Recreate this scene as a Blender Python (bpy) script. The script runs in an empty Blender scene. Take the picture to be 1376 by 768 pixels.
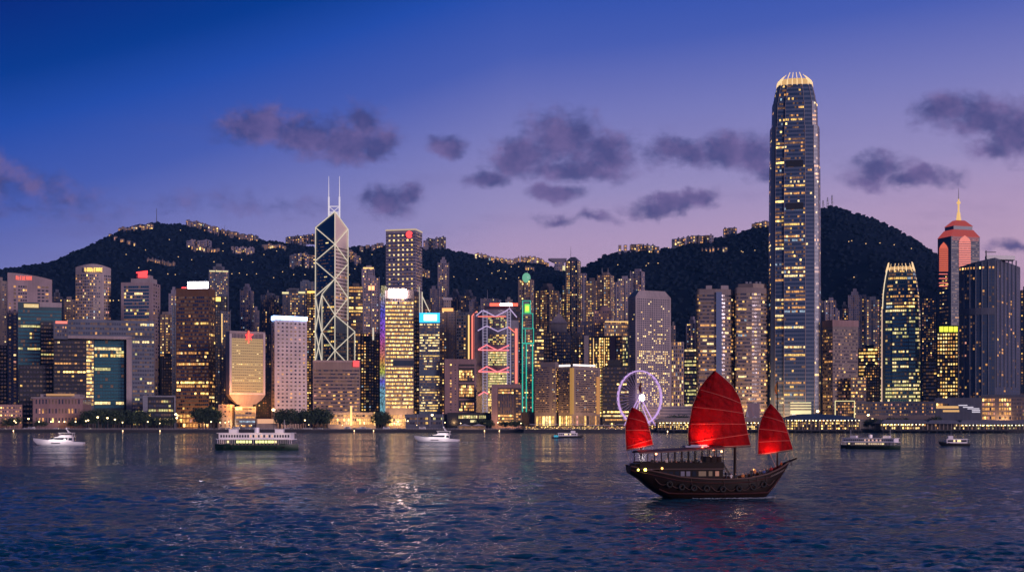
import bpy, bmesh, math, random
import numpy as np
from mathutils import Vector, Matrix

scene = bpy.context.scene
COL = scene.collection
F, CX, HY, CZ = 1800.0, 688.0, 562.0, 13.0     # survey constants: lens, centre line, horizon line, eye height

# ------------------------------------------------------------------ camera
cam_d = bpy.data.cameras.new('camera'); cam = bpy.data.objects.new('camera', cam_d); COL.objects.link(cam)
cam.location = (0, 0, CZ); cam.rotation_euler = (math.pi/2, 0, 0)
cam_d.sensor_width = 36.0; cam_d.lens = 36.0*F/1376.0; cam_d.shift_y = 178.0/1376.0
cam_d.clip_start = 1.0; cam_d.clip_end = 60000
scene.camera = cam

# ------------------------------------------------------------------ view, sampling
scene.view_settings.view_transform = 'Standard'; scene.view_settings.look = 'None'
scene.view_settings.exposure = 0.0; scene.view_settings.gamma = 1.0
scene.render.engine = 'CYCLES'
scene.cycles.use_denoising = True
scene.cycles.max_bounces = 5; scene.cycles.diffuse_bounces = 2; scene.cycles.glossy_bounces = 3
scene.cycles.transmission_bounces = 3; scene.cycles.transparent_max_bounces = 6
scene.cycles.sample_clamp_indirect = 6.0; scene.cycles.sample_clamp_direct = 0.0
scene.cycles.caustics_reflective = False; scene.cycles.caustics_refractive = False

def lin(c):
    return tuple(((v/255.0)/12.92 if v/255.0 <= 0.04045 else ((v/255.0+0.055)/1.055)**2.4) for v in c)

# ------------------------------------------------------------------ sky
SUN_EL, SUN_AZ = math.radians(3.0), math.radians(138.0)    # low afterglow, west (off the right-hand side) and behind
world = bpy.data.worlds.new('World'); scene.world = world; world.use_nodes = True
nt = world.node_tree; nt.nodes.clear()
class G:
    "small helper that wires shader nodes"
    def __init__(s, nt): s.nt = nt
    def n(s, t, **k):
        nd = s.nt.nodes.new(t)
        for a, b in k.items(): setattr(nd, a, b)
        return nd
    def _set(s, sock, v):
        if isinstance(v, bpy.types.NodeSocket): s.nt.links.new(v, sock)
        else: sock.default_value = v
    def m(s, op, a, b=0.0, c=0.0, clamp=False):
        nd = s.n('ShaderNodeMath', operation=op, use_clamp=clamp)
        s._set(nd.inputs[0], a); s._set(nd.inputs[1], b)
        if op in ('MULTIPLY_ADD',): s._set(nd.inputs[2], c)
        return nd.outputs[0]
    def v(s, op, a, b=(0, 0, 0)):
        nd = s.n('ShaderNodeVectorMath', operation=op)
        s._set(nd.inputs[0], a)
        if op == 'SCALE': s._set(nd.inputs['Scale'], b)
        elif op != 'LENGTH': s._set(nd.inputs[1], b)
        return nd.outputs['Value'] if op in ('LENGTH', 'DOT_PRODUCT') else nd.outputs['Vector']
    def noise(s, vec, scale, detail=4, rough=0.55, col=False):
        nd = s.n('ShaderNodeTexNoise'); s._set(nd.inputs['Vector'], vec)
        nd.inputs['Scale'].default_value = scale; nd.inputs['Detail'].default_value = detail
        nd.inputs['Roughness'].default_value = rough
        return nd.outputs['Color' if col else 'Fac']
    def ramp(s, fac, stops, interp='LINEAR'):
        nd = s.n('ShaderNodeValToRGB'); s._set(nd.inputs[0], fac); cr = nd.color_ramp; cr.interpolation = interp
        while len(cr.elements) < len(stops): cr.elements.new(0.5)
        for e, (p, c) in zip(cr.elements, stops):
            e.position = p; e.color = (c[0], c[1], c[2], 1)
        return nd.outputs[0]
    def mix(s, fac, a, b):
        nd = s.n('ShaderNodeMix', data_type='RGBA'); s._set(nd.inputs[0], fac)
        s._set(nd.inputs[6], a); s._set(nd.inputs[7], b)
        return nd.outputs[2]
    def maprange(s, v, a, b, c=0.0, d=1.0, smooth=True):
        nd = s.n('ShaderNodeMapRange', interpolation_type='SMOOTHSTEP' if smooth else 'LINEAR')
        s._set(nd.inputs[0], v)
        for i, q in zip((1, 2, 3, 4), (a, b, c, d)): nd.inputs[i].default_value = q
        return nd.outputs[0]

g = G(nt)
tc = g.n('ShaderNodeTexCoord').outputs['Generated']
sep = g.n('ShaderNodeSeparateXYZ'); nt.links.new(tc, sep.inputs[0])
X, Y, Z = sep.outputs
u = g.m('SUBTRACT', Z, g.m('ADD', g.m('MULTIPLY', g.m('MINIMUM', X, 0.0), 0.32), g.m('MULTIPLY', g.m('MAXIMUM', X, 0.0), 0.085)))
u = g.m('ADD', u, g.m('MULTIPLY', g.maprange(Y, 0.1, -0.6), 0.06))   # the sky opposite the afterglow is bluer
AIR = (0.004, 0.008, 0.026)                                           # what the air box adds in front of the sky
R = lambda p, c: (p, tuple(max(0.0, v-a)/0.93 for v, a in zip(lin(c), AIR)))
sky_c = g.ramp(u, [R(0.0, (205, 150, 180)), R(0.085, (202, 168, 198)), R(0.125, (186, 160, 200)), R(0.16, (158, 148, 200)), R(0.213, (124, 127, 195)),
                   R(0.262, (76, 98, 186)), R(0.312, (38, 80, 178)), R(0.345, (10, 62, 152)), R(0.40, (2, 42, 128)), R(0.46, (16, 54, 108)), R(1.0, (18, 52, 92))])
# clouds: each a soft patch of the sky with its own direction and size, edges broken by noise
ysafe = g.m('MAXIMUM', Y, 0.05)
px_ = g.m('DIVIDE', X, ysafe); pz_ = g.m('DIVIDE', Z, ysafe)
cmb = g.n('ShaderNodeCombineXYZ'); nt.links.new(px_, cmb.inputs[0]); nt.links.new(pz_, cmb.inputs[1])
P0 = cmb.outputs[0]
warp = g.v('SCALE', g.v('SUBTRACT', g.noise(P0, 16, 5, 0.6, True), (0.5, 0.5, 0.5)), 0.045)
P = g.v('ADD', P0, warp)
def cd(x, y, rx, ry, s=1.0): return ((x-CX)/F, (HY-y)/F, rx*1.1/F, ry*1.1/F, s)
CL = [cd(345, 172, 62, 30), cd(410, 180, 70, 26), cd(470, 182, 66, 27), cd(497, 157, 30, 27), cd(515, 190, 30, 18),
      cd(598, 189, 26, 14), cd(525, 268, 46, 24), cd(497, 262, 20, 20, .8), cd(553, 262, 22, 16, .8),
      cd(700, 208, 50, 26), cd(760, 188, 62, 38), cd(820, 200, 50, 28), cd(655, 232, 30, 18), cd(775, 222, 80, 16),
      cd(748, 254, 42, 14), cd(895, 271, 56, 15), cd(935, 266, 25, 13), cd(800, 288, 40, 8, .6), cd(745, 292, 28, 7, .6),
      cd(915, 204, 46, 24), cd(965, 200, 50, 30), cd(1010, 202, 48, 32), cd(1035, 225, 42, 22, .7),
      cd(1180, 226, 50, 20, .8), cd(1235, 243, 48, 17), cd(1165, 238, 42, 14, .7), cd(1265, 158, 38, 26), cd(1318, 160, 62, 32), cd(1362, 176, 52, 40),
      cd(1340, 200, 50, 18, .7), cd(45, 245, 56, 24, .5), cd(85, 262, 50, 18, .38), cd(-5, 240, 50, 30, .6), cd(30, 282, 140, 9, .25),
      cd(1365, 322, 34, 10, .7), cd(330, 270, 120, 10, .25)]
val = None
for (cx, cy, rx, ry, s) in CL:
    d = g.v('LENGTH', g.v('MULTIPLY', g.v('SUBTRACT', P, (cx, cy, 0)), (1/rx, 1/ry, 0)))
    w = g.m('MULTIPLY', g.m('SUBTRACT', 1.0, d), s)
    val = w if val is None else g.m('SMOOTH_MAX', val, w, 0)
    if val.node.operation == 'SMOOTH_MAX': val.node.inputs[2].default_value = 0.12
fb = g.noise(P0, 34, 8, 0.62)
stretch = g.v('MULTIPLY', P0, (1, 1.7, 1))
fb2 = g.noise(stretch, 90, 6, 0.6)
dens = g.m('ADD', val, g.m('ADD', g.m('MULTIPLY', g.m('SUBTRACT', fb, 0.5), 0.95), g.m('MULTIPLY', g.m('SUBTRACT', fb2, 0.5), 0.75)))
alpha = g.m('MULTIPLY', g.maprange(dens, -0.20, 0.66), 0.88)
alpha = g.m('MULTIPLY', alpha, g.maprange(Y, 0.05, 0.4))
# lit from the west and above: compare density with a copy shifted toward the afterglow
fbs = g.noise(g.v('ADD', P0, (0.010, 0.012, 0)), 34, 8, 0.62)
rel = g.m('ADD', g.m('MULTIPLY', g.m('SUBTRACT', fb, fbs), 4.0), 0.42, clamp=True)
ccol = g.mix(rel, lin((68, 70, 128)) + (1,), lin((120, 102, 156)) + (1,))
ccol = g.mix(g.maprange(dens, 0.3, 1.5), ccol, lin((86, 78, 134)) + (1,))
wis = g.noise(g.v('MULTIPLY', P0, (5.0, 26.0, 1.0)), 1.0, 6, 0.62)
walpha = g.m('MULTIPLY', g.m('MULTIPLY', g.maprange(wis, 0.50, 0.78), 0.30), g.maprange(Y, 0.05, 0.4))
walpha = g.m('MULTIPLY', walpha, g.maprange(Z, 0.235, 0.165))
sky_w = g.mix(walpha, sky_c, lin((104, 92, 150)) + (1,))
sky_all = g.mix(alpha, sky_w, ccol)
below = g.maprange(Z, -0.03, 0.0)
sky_all = g.mix(below, lin((60, 45, 75)) + (1,), sky_all)
bg = g.n('ShaderNodeBackground'); nt.links.new(sky_all, bg.inputs[0]); bg.inputs[1].default_value = 0.93
nis = g.n('ShaderNodeTexSky', sky_type='NISHITA', sun_disc=False)
nis.sun_elevation = SUN_EL; nis.sun_rotation = SUN_AZ; nis.ozone_density = 4.0
bg2 = g.n('ShaderNodeBackground'); nt.links.new(nis.outputs[0], bg2.inputs[0]); bg2.inputs[1].default_value = 0.05
bg2.inputs[1].default_value = 0.004
ad = g.n('ShaderNodeAddShader'); nt.links.new(bg.outputs[0], ad.inputs[0]); nt.links.new(bg2.outputs[0], ad.inputs[1])
wo = g.n('ShaderNodeOutputWorld'); nt.links.new(ad.outputs[0], wo.inputs[0])
world.cycles.sampling_method = 'MANUAL'; world.cycles.sample_map_resolution = 512

sd = bpy.data.lights.new('sun', 'SUN'); sd.energy = 2.1; sd.angle = math.radians(14); sd.color = (0.98, 0.72, 0.82)
so = bpy.data.objects.new('sun', sd); COL.objects.link(so)
sdir = Vector((math.sin(SUN_AZ)*math.cos(SUN_EL), math.cos(SUN_AZ)*math.cos(SUN_EL), math.sin(math.radians(8))))
so.rotation_euler = sdir.to_track_quat('Z', 'Y').to_euler(); so.location = (600, -600, 400)

# ------------------------------------------------------------------ tagging and linking
ALL = []
def tag(o, label=None, cat=None, group=None, kind=None):
    if label: o['label'] = label
    if cat: o['category'] = cat
    if group: o['group'] = group
    if kind: o['kind'] = kind
    return o
def empty(name, loc, label, cat, group=None, rz=0.0):
    o = bpy.data.objects.new(name, None); COL.objects.link(o); o.location = loc; o.rotation_euler = (0, 0, rz)
    o.empty_display_size = 1.0
    return tag(o, label, cat, group)
def children(o): return [c for c in ALLC.get(o.name, [])]
ALLC = {}
def setpar(o, p):
    o.parent = p; ALLC.setdefault(p.name, []).append(o)
def copy_tree(o, parent=None):
    c = o.copy(); COL.objects.link(c)
    if parent is not None: setpar(c, parent)
    for ch in children(o): copy_tree(ch, c)
    return c

class MB:
    "collects faces and links them as one mesh object"
    def __init__(s): s.v = []; s.f = []; s.m = []; s.sm = []
    def face(s, pts, mi=0, smooth=False):
        b = len(s.v); s.v.extend([tuple(p) for p in pts]); s.f.append(tuple(range(b, b+len(pts)))); s.m.append(mi); s.sm.append(smooth)
    def grid(s, rows, mi=0, smooth=True, wrap=False):
        b = len(s.v); n = len(rows[0])
        for r in rows: s.v.extend([tuple(p) for p in r])
        for i in range(len(rows)-1):
            for j in range(n if wrap else n-1):
                a, c = b+i*n+j, b+i*n+(j+1) % n
                s.f.append((a, c, c+n, a+n)); s.m.append(mi); s.sm.append(smooth)
    def box(s, x0, x1, y0, y1, z0, z1, mi=0):
        s.prism([(x0, y0), (x1, y0), (x1, y1), (x0, y1)], z0, z1, mi)
    def prism(s, pts, z0, z1, mi=0, top=None, bottom=True):
        "z1 may be one height per corner"
        n = len(pts); zt = [z1]*n if not hasattr(z1, '__len__') else z1
        for i in range(n):
            j = (i+1) % n
            s.face([(pts[i][0], pts[i][1], z0), (pts[j][0], pts[j][1], z0), (pts[j][0], pts[j][1], zt[j]), (pts[i][0], pts[i][1], zt[i])], mi)
        s.face([(p[0], p[1], z) for p, z in zip(pts, zt)], mi if top is None else top)
        if bottom: s.face([(p[0], p[1], z0) for p in reversed(pts)], mi)
    def loft(s, secs, mi=0, smooth=False, cap=True):
        "secs: closed loops of 3D points with equal counts, bottom to top"
        n = len(secs[0])
        for a, b in zip(secs[:-1], secs[1:]):
            for i in range(n):
                j = (i+1) % n
                s.face([a[i], a[j], b[j], b[i]], mi, smooth)
        if cap: s.face(secs[-1], mi); s.face(list(reversed(secs[0])), mi)
    def tube(s, pts, r, n=6, mi=0, r2=None, cap=True):
        pts = [Vector(p) for p in pts]; rows = []
        for i, p in enumerate(pts):
            d = (pts[min(i+1, len(pts)-1)]-pts[max(i-1, 0)])
            if d.length < 1e-9: d = Vector((0, 0, 1))
            d.normalize(); up = Vector((0, 0, 1)) if abs(d.z) < 0.95 else Vector((0, 1, 0))
            a = d.cross(up).normalized(); b = a.cross(d)
            rr = r if r2 is None else r+(r2-r)*i/max(1, len(pts)-1)
            rows.append([p+(a*math.cos(t)+b*math.sin(t))*rr for t in [2*math.pi*k/n for k in range(n)]])
        s.grid(rows, mi, n > 5, True)
        if cap: s.face(list(reversed(rows[0])), mi); s.face(rows[-1], mi)
    def ball(s, c, rx, ry=None, rz=None, mi=0, nu=10, nv=6):
        ry = ry or rx; rz = rz or rx; rows = []
        for i in range(nv+1):
            t = math.pi*i/nv
            rows.append([(c[0]+rx*math.sin(t)*math.cos(2*math.pi*k/nu), c[1]+ry*math.sin(t)*math.sin(2*math.pi*k/nu), c[2]-rz*math.cos(t)) for k in range(nu)])
        s.grid(rows, mi, True, True)
    def mesh(s, name, mats, origin=(0, 0, 0)):
        me = bpy.data.meshes.new(name)
        if s.v:
            v = np.array(s.v, dtype=float)-np.array(origin, dtype=float)
            me.from_pydata(v.tolist(), [], s.f)
            me.polygons.foreach_set('material_index', s.m); me.polygons.foreach_set('use_smooth', s.sm)
        for m in (mats if isinstance(mats, (list, tuple)) else [mats]): me.materials.append(m)
        me.update(); return me
    def build(s, name, mats, parent=None, origin=(0, 0, 0)):
        o = bpy.data.objects.new(name, s.mesh(name, mats, origin)); COL.objects.link(o)
        if parent is not None: setpar(o, parent)
        return o

# ------------------------------------------------------------------ materials
MATS = {}
def principled(name, rgb, rough=0.7, metal=0.0, emit=None, es=0.0, spec=0.5, sample=True):
    m = bpy.data.materials.new(name); m.use_nodes = True; b = m.node_tree.nodes['Principled BSDF']
    b.inputs['Base Color'].default_value = (*rgb, 1); b.inputs['Roughness'].default_value = rough
    b.inputs['Metallic'].default_value = metal; b.inputs['Specular IOR Level'].default_value = spec
    if emit: b.inputs['Emission Color'].default_value = (*emit, 1); b.inputs['Emission Strength'].default_value = es
    if not sample: m.cycles.emission_sampling = 'NONE'
    return m
def wallmat(name, rgb, rough=0.75, var=0.25, streak=True):
    "stained, weathered wall: colour varies in large patches and in vertical rain streaks"
    if name in MATS: return MATS[name]
    m = principled(name, rgb, rough); gg = G(m.node_tree); b = m.node_tree.nodes['Principled BSDF']
    pos = gg.n('ShaderNodeNewGeometry').outputs['Position']
    n1 = gg.noise(pos, 0.05, 5, 0.6)
    n2 = gg.noise(gg.v('MULTIPLY', pos, (0.5, 0.5, 0.02)), 1.0, 3, 0.6)
    f = gg.m('ADD', gg.m('MULTIPLY', n1, 0.6), gg.m('MULTIPLY', n2, 0.4))
    f = gg.maprange(f, 0.3, 0.7)
    c = gg.mix(f, tuple(v*(1-var) for v in rgb) + (1,), tuple(min(1, v*(1+var)) for v in rgb) + (1,))
    m.node_tree.links.new(c, b.inputs['Base Color']); MATS[name] = m; return m
def glassmat(name, rgb, rough=0.12, spec=0.9, metal=0.0):
    if name in MATS: return MATS[name]
    m = principled(name, rgb, rough, metal, spec=spec); gg = G(m.node_tree); b = m.node_tree.nodes['Principled BSDF']
    pos = gg.n('ShaderNodeNewGeometry').outputs['Position']
    n = gg.noise(pos, 0.12, 3, 0.5)
    bp = gg.n('ShaderNodeBump'); bp.inputs['Strength'].default_value = 0.12; bp.inputs['Distance'].default_value = 2.0
    m.node_tree.links.new(n, bp.inputs['Height']); m.node_tree.links.new(bp.outputs[0], b.inputs['Normal'])
    MATS[name] = m; return m
def glow(name, rgb, s, sample=False):
    if name in MATS: return MATS[name]
    m = principled(name, (0.03, 0.03, 0.03), 0.4, emit=rgb, es=s, sample=sample); MATS[name] = m; return m
def litwin(name, rgb, s):
    "a lit room behind glass: brightness and tint vary from bay to bay"
    m = principled(name, (0.03, 0.03, 0.03), 0.3, emit=rgb, es=s, sample=False); gg = G(m.node_tree); b = m.node_tree.nodes['Principled BSDF']
    pos = gg.n('ShaderNodeNewGeometry').outputs['Position']
    n = gg.noise(pos, 0.35, 2, 0.7)
    f = gg.maprange(n, 0.3, 0.7, s*0.35, s*1.5)
    m.node_tree.links.new(f, b.inputs['Emission Strength']); MATS[name] = m; return m
WM = [glassmat('window_glass_dark', (0.012, 0.016, 0.03), 0.15), glassmat('window_glass_blue', (0.02, 0.035, 0.06), 0.1, 1.0),
      litwin('window_dim_amber', (1.0, 0.46, 0.18), 0.20), litwin('window_amber', (1.0, 0.45, 0.12), 0.85),
      litwin('window_yellow', (1.0, 0.60, 0.15), 1.2), litwin('window_warm_white', (1.0, 0.73, 0.32), 1.4),
      litwin('window_bright', (1.0, 0.64, 0.19), 2.8), litwin('window_greenish', (0.85, 0.75, 0.28), 0.85),
      litwin('window_rose', (1.0, 0.42, 0.30), 0.7), litwin('window_cool', (0.6, 0.8, 1.0), 0.5), glassmat('window_glass_teal', (0.03, 0.15, 0.17), 0.2, 0.9, 0.7), glassmat('window_glass_indigo', (0.03, 0.065, 0.13), 0.4, 0.5, 0.0), litwin('window_faint', (1.0, 0.48, 0.24), 0.085)]
GD, GB, DIM, AMB, YEL, WHI, BRI, GRN, ROS, COO, GT, GI, FNT = range(13)
LITS = {'warm': [(DIM, 38), (AMB, 28), (YEL, 18), (WHI, 10), (BRI, 3), (COO, 3)], 'gold': [(AMB, 25), (YEL, 40), (WHI, 20), (BRI, 15)],
        'amber': [(DIM, 40), (AMB, 50), (YEL, 8), (ROS, 8)], 'home': [(DIM, 40), (AMB, 28), (YEL, 10), (WHI, 8), (ROS, 7), (BRI, 3), (COO, 4)],
        'green': [(GRN, 45), (YEL, 30), (DIM, 20), (WHI, 5)], 'pale': [(YEL, 35), (WHI, 45), (DIM, 15), (BRI, 5)],
        'greenw': [(GRN, 55), (WHI, 35), (YEL, 10)], 'orange': [(AMB, 70), (BRI, 20), (ROS, 10)]}
def pick(rng, ws):
    t = rng.random()*sum(w for _, w in ws)
    for k, w in ws:
        t -= w
        if t <= 0: return k
    return ws[-1][0]

# ------------------------------------------------------------------ geometry of the survey
def ray(px, Y): return (px-CX)*Y/F
def hgt(py, Y): return CZ+(HY-py)*Y/F
def footprint(x0, xc, x1, Y, depth=None, th=None):
    "corner points (counter-clockwise, first edge faces the harbour) of a block whose silhouette spans the bearings x0..x1 with its near corner at xc"
    k0, k1 = (x0-CX)/F, (x1-CX)/F
    if xc is None:
        km = (k0+k1)/2; a = math.atan(km)+(th or 0.0); r = Vector((math.cos(a), -math.sin(a))); d = Vector((math.sin(a), math.cos(a)))
        L = Vector((k0*Y, Y)); w = (k1*L.y-L.x)/(r.x-k1*r.y); Rr = L+r*w
        D = depth or min(max(w*0.8, 14), 38)
        return [L, Rr, Rr+d*D, L+d*D]
    kc = (xc-CX)/F; a = math.atan(kc); r = Vector((math.cos(a), -math.sin(a))); d = Vector((math.sin(a), math.cos(a)))
    if th is None: th = math.atan2((x1-xc), 0.9*(xc-x0))
    C = Vector((kc*Y, Y)); uu = -r*math.cos(th)+d*math.sin(th); vv = r*math.sin(th)+d*math.cos(th)
    L = C+uu*((k0*C.y-C.x)/(uu.x-k0*uu.y)); Rr = C+vv*((k1*C.y-C.x)/(vv.x-k1*vv.y))
    return [L, C, Rr, L+Rr-C]

GROUND0 = 3.0
def gz(Y): return 3.0 if Y < 1600 else 3.0+0.10*(Y-1600)

def lit_pattern(rng, nx, nz, mode, p, zf):
    out = [[0]*nx for _ in range(nz)]
    colw = [rng.choice([0.15, 0.4, 1.0, 1.0, 2.4]) for _ in range(nx)]
    for j in range(nz):
        k = zf((j+0.5)/nz)
        if mode == 'office':
            r = rng.random(); pp = p*k
            if r < pp*0.7:
                for i in range(nx): out[j][i] = rng.random() < 0.86
            elif r < pp*0.7+0.10+0.45*p:
                a = rng.randrange(nx); L = max(1, int(nx*rng.uniform(0.12, 0.6)))
                for i in range(a, min(nx, a+L)): out[j][i] = rng.random() < 0.85
                for i in range(nx):
                    if rng.random() < pp*0.3: out[j][i] = True
            else:
                for i in range(nx): out[j][i] = rng.random() < pp*0.14
        elif mode == 'cols':
            for i in range(nx): out[j][i] = rng.random() < min(0.95, p*k*colw[i])
        else:
            for i in range(nx): out[j][i] = rng.random() < p*k
    return out

class Bld:
    "a building: footprint, walls, windows, roof pieces, signs, all parented to an Empty at its base"
    def __init__(s, name, label, cat, pts, Y, ytop, wall, group=None, base=None, seed=0, z0=None):
        s.pts = [Vector((p[0], p[1])) for p in pts]; s.Y = Y
        s.z0 = (gz(Y)-1.0 if z0 is None else z0); s.z1 = hgt(ytop, min(p.y for p in s.pts)) if ytop is not None else None
        c = sum(s.pts, Vector((0, 0)))/len(s.pts); s.o = (c.x, c.y, s.z0)
        s.root = empty(name, s.o, label, cat, group); s.rng = random.Random(seed or hash((round(c.x), round(c.y))) & 0xffff)
        s.wall = wall; s.win = MB(); s.cells = []
    def part(s, mb, name, mats, parent=None):
        return mb.build(name, mats, parent or s.root, s.o if parent is None else s.o)
    def body(s, z0=None, z1=None, pts=None, wall=None, name='wall', par=0.0):
        mb = MB(); pts = pts or s.pts; z1 = s.z1 if z1 is None else z1
        mb.prism(pts, s.z0 if z0 is None else z0, z1)
        if par and not hasattr(z1, '__len__'):
            n = len(pts); c = sum(pts, Vector((0, 0)))/n
            for i in range(n):
                a, b = pts[i], pts[(i+1) % n]; ai, bi = a+(c-a)*0.04, b+(c-b)*0.04
                for q in ([a, b, bi, ai],): mb.prism(q, z1, z1+par)
        return s.part(mb, name, wall or s.wall)
    def corners(s, side, z0, z1, a=0.0, b=1.0, pts=None):
        pts = pts or s.pts; p, q = pts[side], pts[(side+1) % len(pts)]; A, B = p.lerp(q, a), p.lerp(q, b)
        return [Vector((A.x, A.y, z0)), Vector((B.x, B.y, z0)), Vector((B.x, B.y, z1)), Vector((A.x, A.y, z1))]
    def windows(s, side, z0=None, z1=None, a=0.04, b=0.96, ww=3.0, fh=3.9, fx=0.7, fz=0.55, mode='office', p=0.3, lits='warm',
                zf=lambda t: 1.0, dark=GD, quad=None, nx=None, nz=None, off=0.07, pts=None, skip=None):
        q = quad or s.corners(side, s.z0 if z0 is None else z0, s.z1 if z1 is None else z1, a, b, pts)
        q = [Vector(v) for v in q]
        ex = (q[1]-q[0]).length; ez = (q[3]-q[0]).length
        nrm = (q[1]-q[0]).cross(q[3]-q[0])
        if nrm.length < 1e-6: return
        nrm.normalize()
        mid = (q[0]+q[2])/2
        if nrm.dot(Vector((0, 0, CZ))-mid) < 0: return
        nx = nx or max(1, int(round(ex/ww))); nz = nz or max(1, int(round(ez/fh)))
        P = lit_pattern(s.rng, nx, nz, mode, p, zf); lw = LITS[lits]; rowc = None
        for j in range(nz):
            t0, t1 = (j+0.5-fz/2)/nz, (j+0.5+fz/2)/nz
            rowc = pick(s.rng, lw)
            for i in range(nx):
                if skip and skip(i, j, nx, nz): continue
                u0, u1 = (i+0.5-fx/2)/nx, (i+0.5+fx/2)/nx
                def bl(u, t): return q[0].lerp(q[1], u).lerp(q[3].lerp(q[2], u), t)+nrm*off
                m = FNT if (p > 0 and s.rng.random() < (0.42 if dark in (GD, GB) else 0.08)) else dark
                if P[j][i]:
                    m = rowc if (mode == 'office' and s.rng.random() < 0.75) else pick(s.rng, lw)
                s.cells.append(([bl(u0, t0), bl(u1, t0), bl(u1, t1), bl(u0, t1)], m))
    def finish_windows(s, nparts=0):
        "the most visible windows become parts of their own, the rest one counted mass"
        lit = [k for k, c in enumerate(s.cells) if AMB <= c[1] <= COO]
        if len(lit) > nparts: lit = s.rng.sample(lit, nparts)
        lit = set(lit); cache = {}; rest = MB()
        for k, (q, m) in enumerate(s.cells):
            if k not in lit: rest.face(q, m); continue
            q = [Vector(v) for v in q]; c = (q[0]+q[2])/2
            key = (m, round((q[1]-q[0]).x, 2), round((q[1]-q[0]).y, 2), round((q[3]-q[0]).z, 2), round((q[2]-q[3]).x, 2))
            if key not in cache:
                mb = MB(); mb.face([v-c for v in q]); cache[key] = mb.mesh('window', WM[m])
            o = bpy.data.objects.new('window', cache[key]); COL.objects.link(o); setpar(o, s.root); o.location = c-Vector(s.o)
        if rest.f:
            o = s.part(rest, 'window', WM)
            if len(rest.f) > 1: o['kind'] = 'stuff'
        s.cells = []
    def at(s, side, px, py, off=0.0, pts=None):
        "the point of a wall seen along a bearing"
        pts = pts or s.pts; p, q = pts[side], pts[(side+1) % len(pts)]; e = q-p; n = Vector((e.y, -e.x)).normalized()
        k = (px-CX)/F; y = (p.dot(n)+off)/(k*n.x+n.y)
        return Vector((k*y, y, hgt(py, y)))
    def panel(s, side, x0, x1, y0, y1, mat, name='panel', off=0.1, th=0.5, pts=None, parent=None):
        a, b = s.at(side, x0, y1, off+th, pts), s.at(side, x1, y1, off+th, pts); z1 = s.at(side, (x0+x1)/2, y0, off+th, pts).z; z0 = (a.z+b.z)/2
        pp, qq = (pts or s.pts)[side], (pts or s.pts)[(side+1) % len(pts or s.pts)]; e = qq-pp; n = Vector((e.y, -e.x)).normalized()*th
        mb = MB(); mb.prism([(a.x, a.y), (b.x, b.y), (b.x-n.x, b.y-n.y), (a.x-n.x, a.y-n.y)], z0, z1)
        return s.part(mb, name, mat, parent)
    def glyphs(s, side, x0, x1, y0, y1, n, mat, name='lettering', off=0.6, pts=None, seed=3, parent=None):
        "n letter-sized marks built of strokes"
        rng = random.Random(seed); mb = MB()
        A, B = s.at(side, x0, y1, off, pts), s.at(side, x1, y1, off, pts); z1 = s.at(side, x0, y0, off, pts).z
        e = (B-A); e.z = 0; H = z1-A.z; W = e.length/n; e.normalize()
        nn = Vector((e.y, -e.x, 0))
        for i in range(n):
            o = A+e*(W*(i+0.12)); w = W*0.72; t = max(W*0.2, 0.2)
            def bar(u0, u1, v0, v1):
                a = o+e*(u0*w)+Vector((0, 0, v0*H)); b = o+e*(u1*w)+Vector((0, 0, v0*H))
                mb.prism([(a.x, a.y), (b.x, b.y), (b.x-nn.x*0.2, b.y-nn.y*0.2), (a.x-nn.x*0.2, a.y-nn.y*0.2)], a.z, a.z+(v1-v0)*H)
            tt = t/w; tv = min(0.22, t/H)
            bar(0, tt, 0, 1)
            k = rng.randrange(5)
            if k in (0, 1, 3): bar(tt, 1, 1-tv, 1)
            if k in (0, 2, 4): bar(tt, 1, 0, tv)
            if k in (0, 1, 3, 4): bar(tt, 1, 0.45, 0.45+tv)
            if k in (1, 2, 3): bar(1-tt, 1, tv*1.02 if k == 2 else 0, 1-tv if k != 2 else 1)
        return s.part(mb, name, mat, parent)
    def strip(s, side, pp, r, mat, name='light_strip', off=0.5, pts=None, n=5):
        mb = MB(); P3 = [s.at(side, x, y, off, pts) for x, y in pp]; mb.tube(P3, r, n); return s.part(mb, name, mat)
    def roofbox(s, fx0, fx1, h, fy0=0.25, fy1=0.8, name='roof_plant', z=None, wall=None, over=0.0):
        P, Q, D = s.pts[0], s.pts[1], s.pts[-1]; z = s.z1 if z is None else z
        f = lambda a, b: P+(Q-P)*a+(D-P)*b
        mb = MB(); mb.prism([f(fx0, fy0), f(fx1, fy0), f(fx1, fy1), f(fx0, fy1)], z+0.01, z+h)
        if over: mb.prism([f(fx0-over, fy0-over), f(fx1+over, fy0-over), f(fx1+over, fy1+over), f(fx0-over, fy1+over)], z+h, z+h+1.2)
        return s.part(mb, name, wall or s.wall)
    def mast(s, px, y0, y1, r=0.5, mat=None, name='mast', side=0, off=-8, r2=None):
        p = s.at(side, px, y0, off); q = s.at(side, px, y1, off); mb = MB(); mb.tube([p, q], r, 6, r2=r2 if r2 is not None else r*0.4)
        return s.part(mb, name, mat or M['steel'])
    def cornice(s, z, h, out, wall=None, name='cornice', pts=None):
        pts = pts or s.pts; c = sum(pts, Vector((0, 0)))/len(pts)
        mb = MB(); mb.prism([p+(p-c).normalized()*out for p in pts], z, z+h)
        return s.part(mb, name, wall or s.wall)

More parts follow.
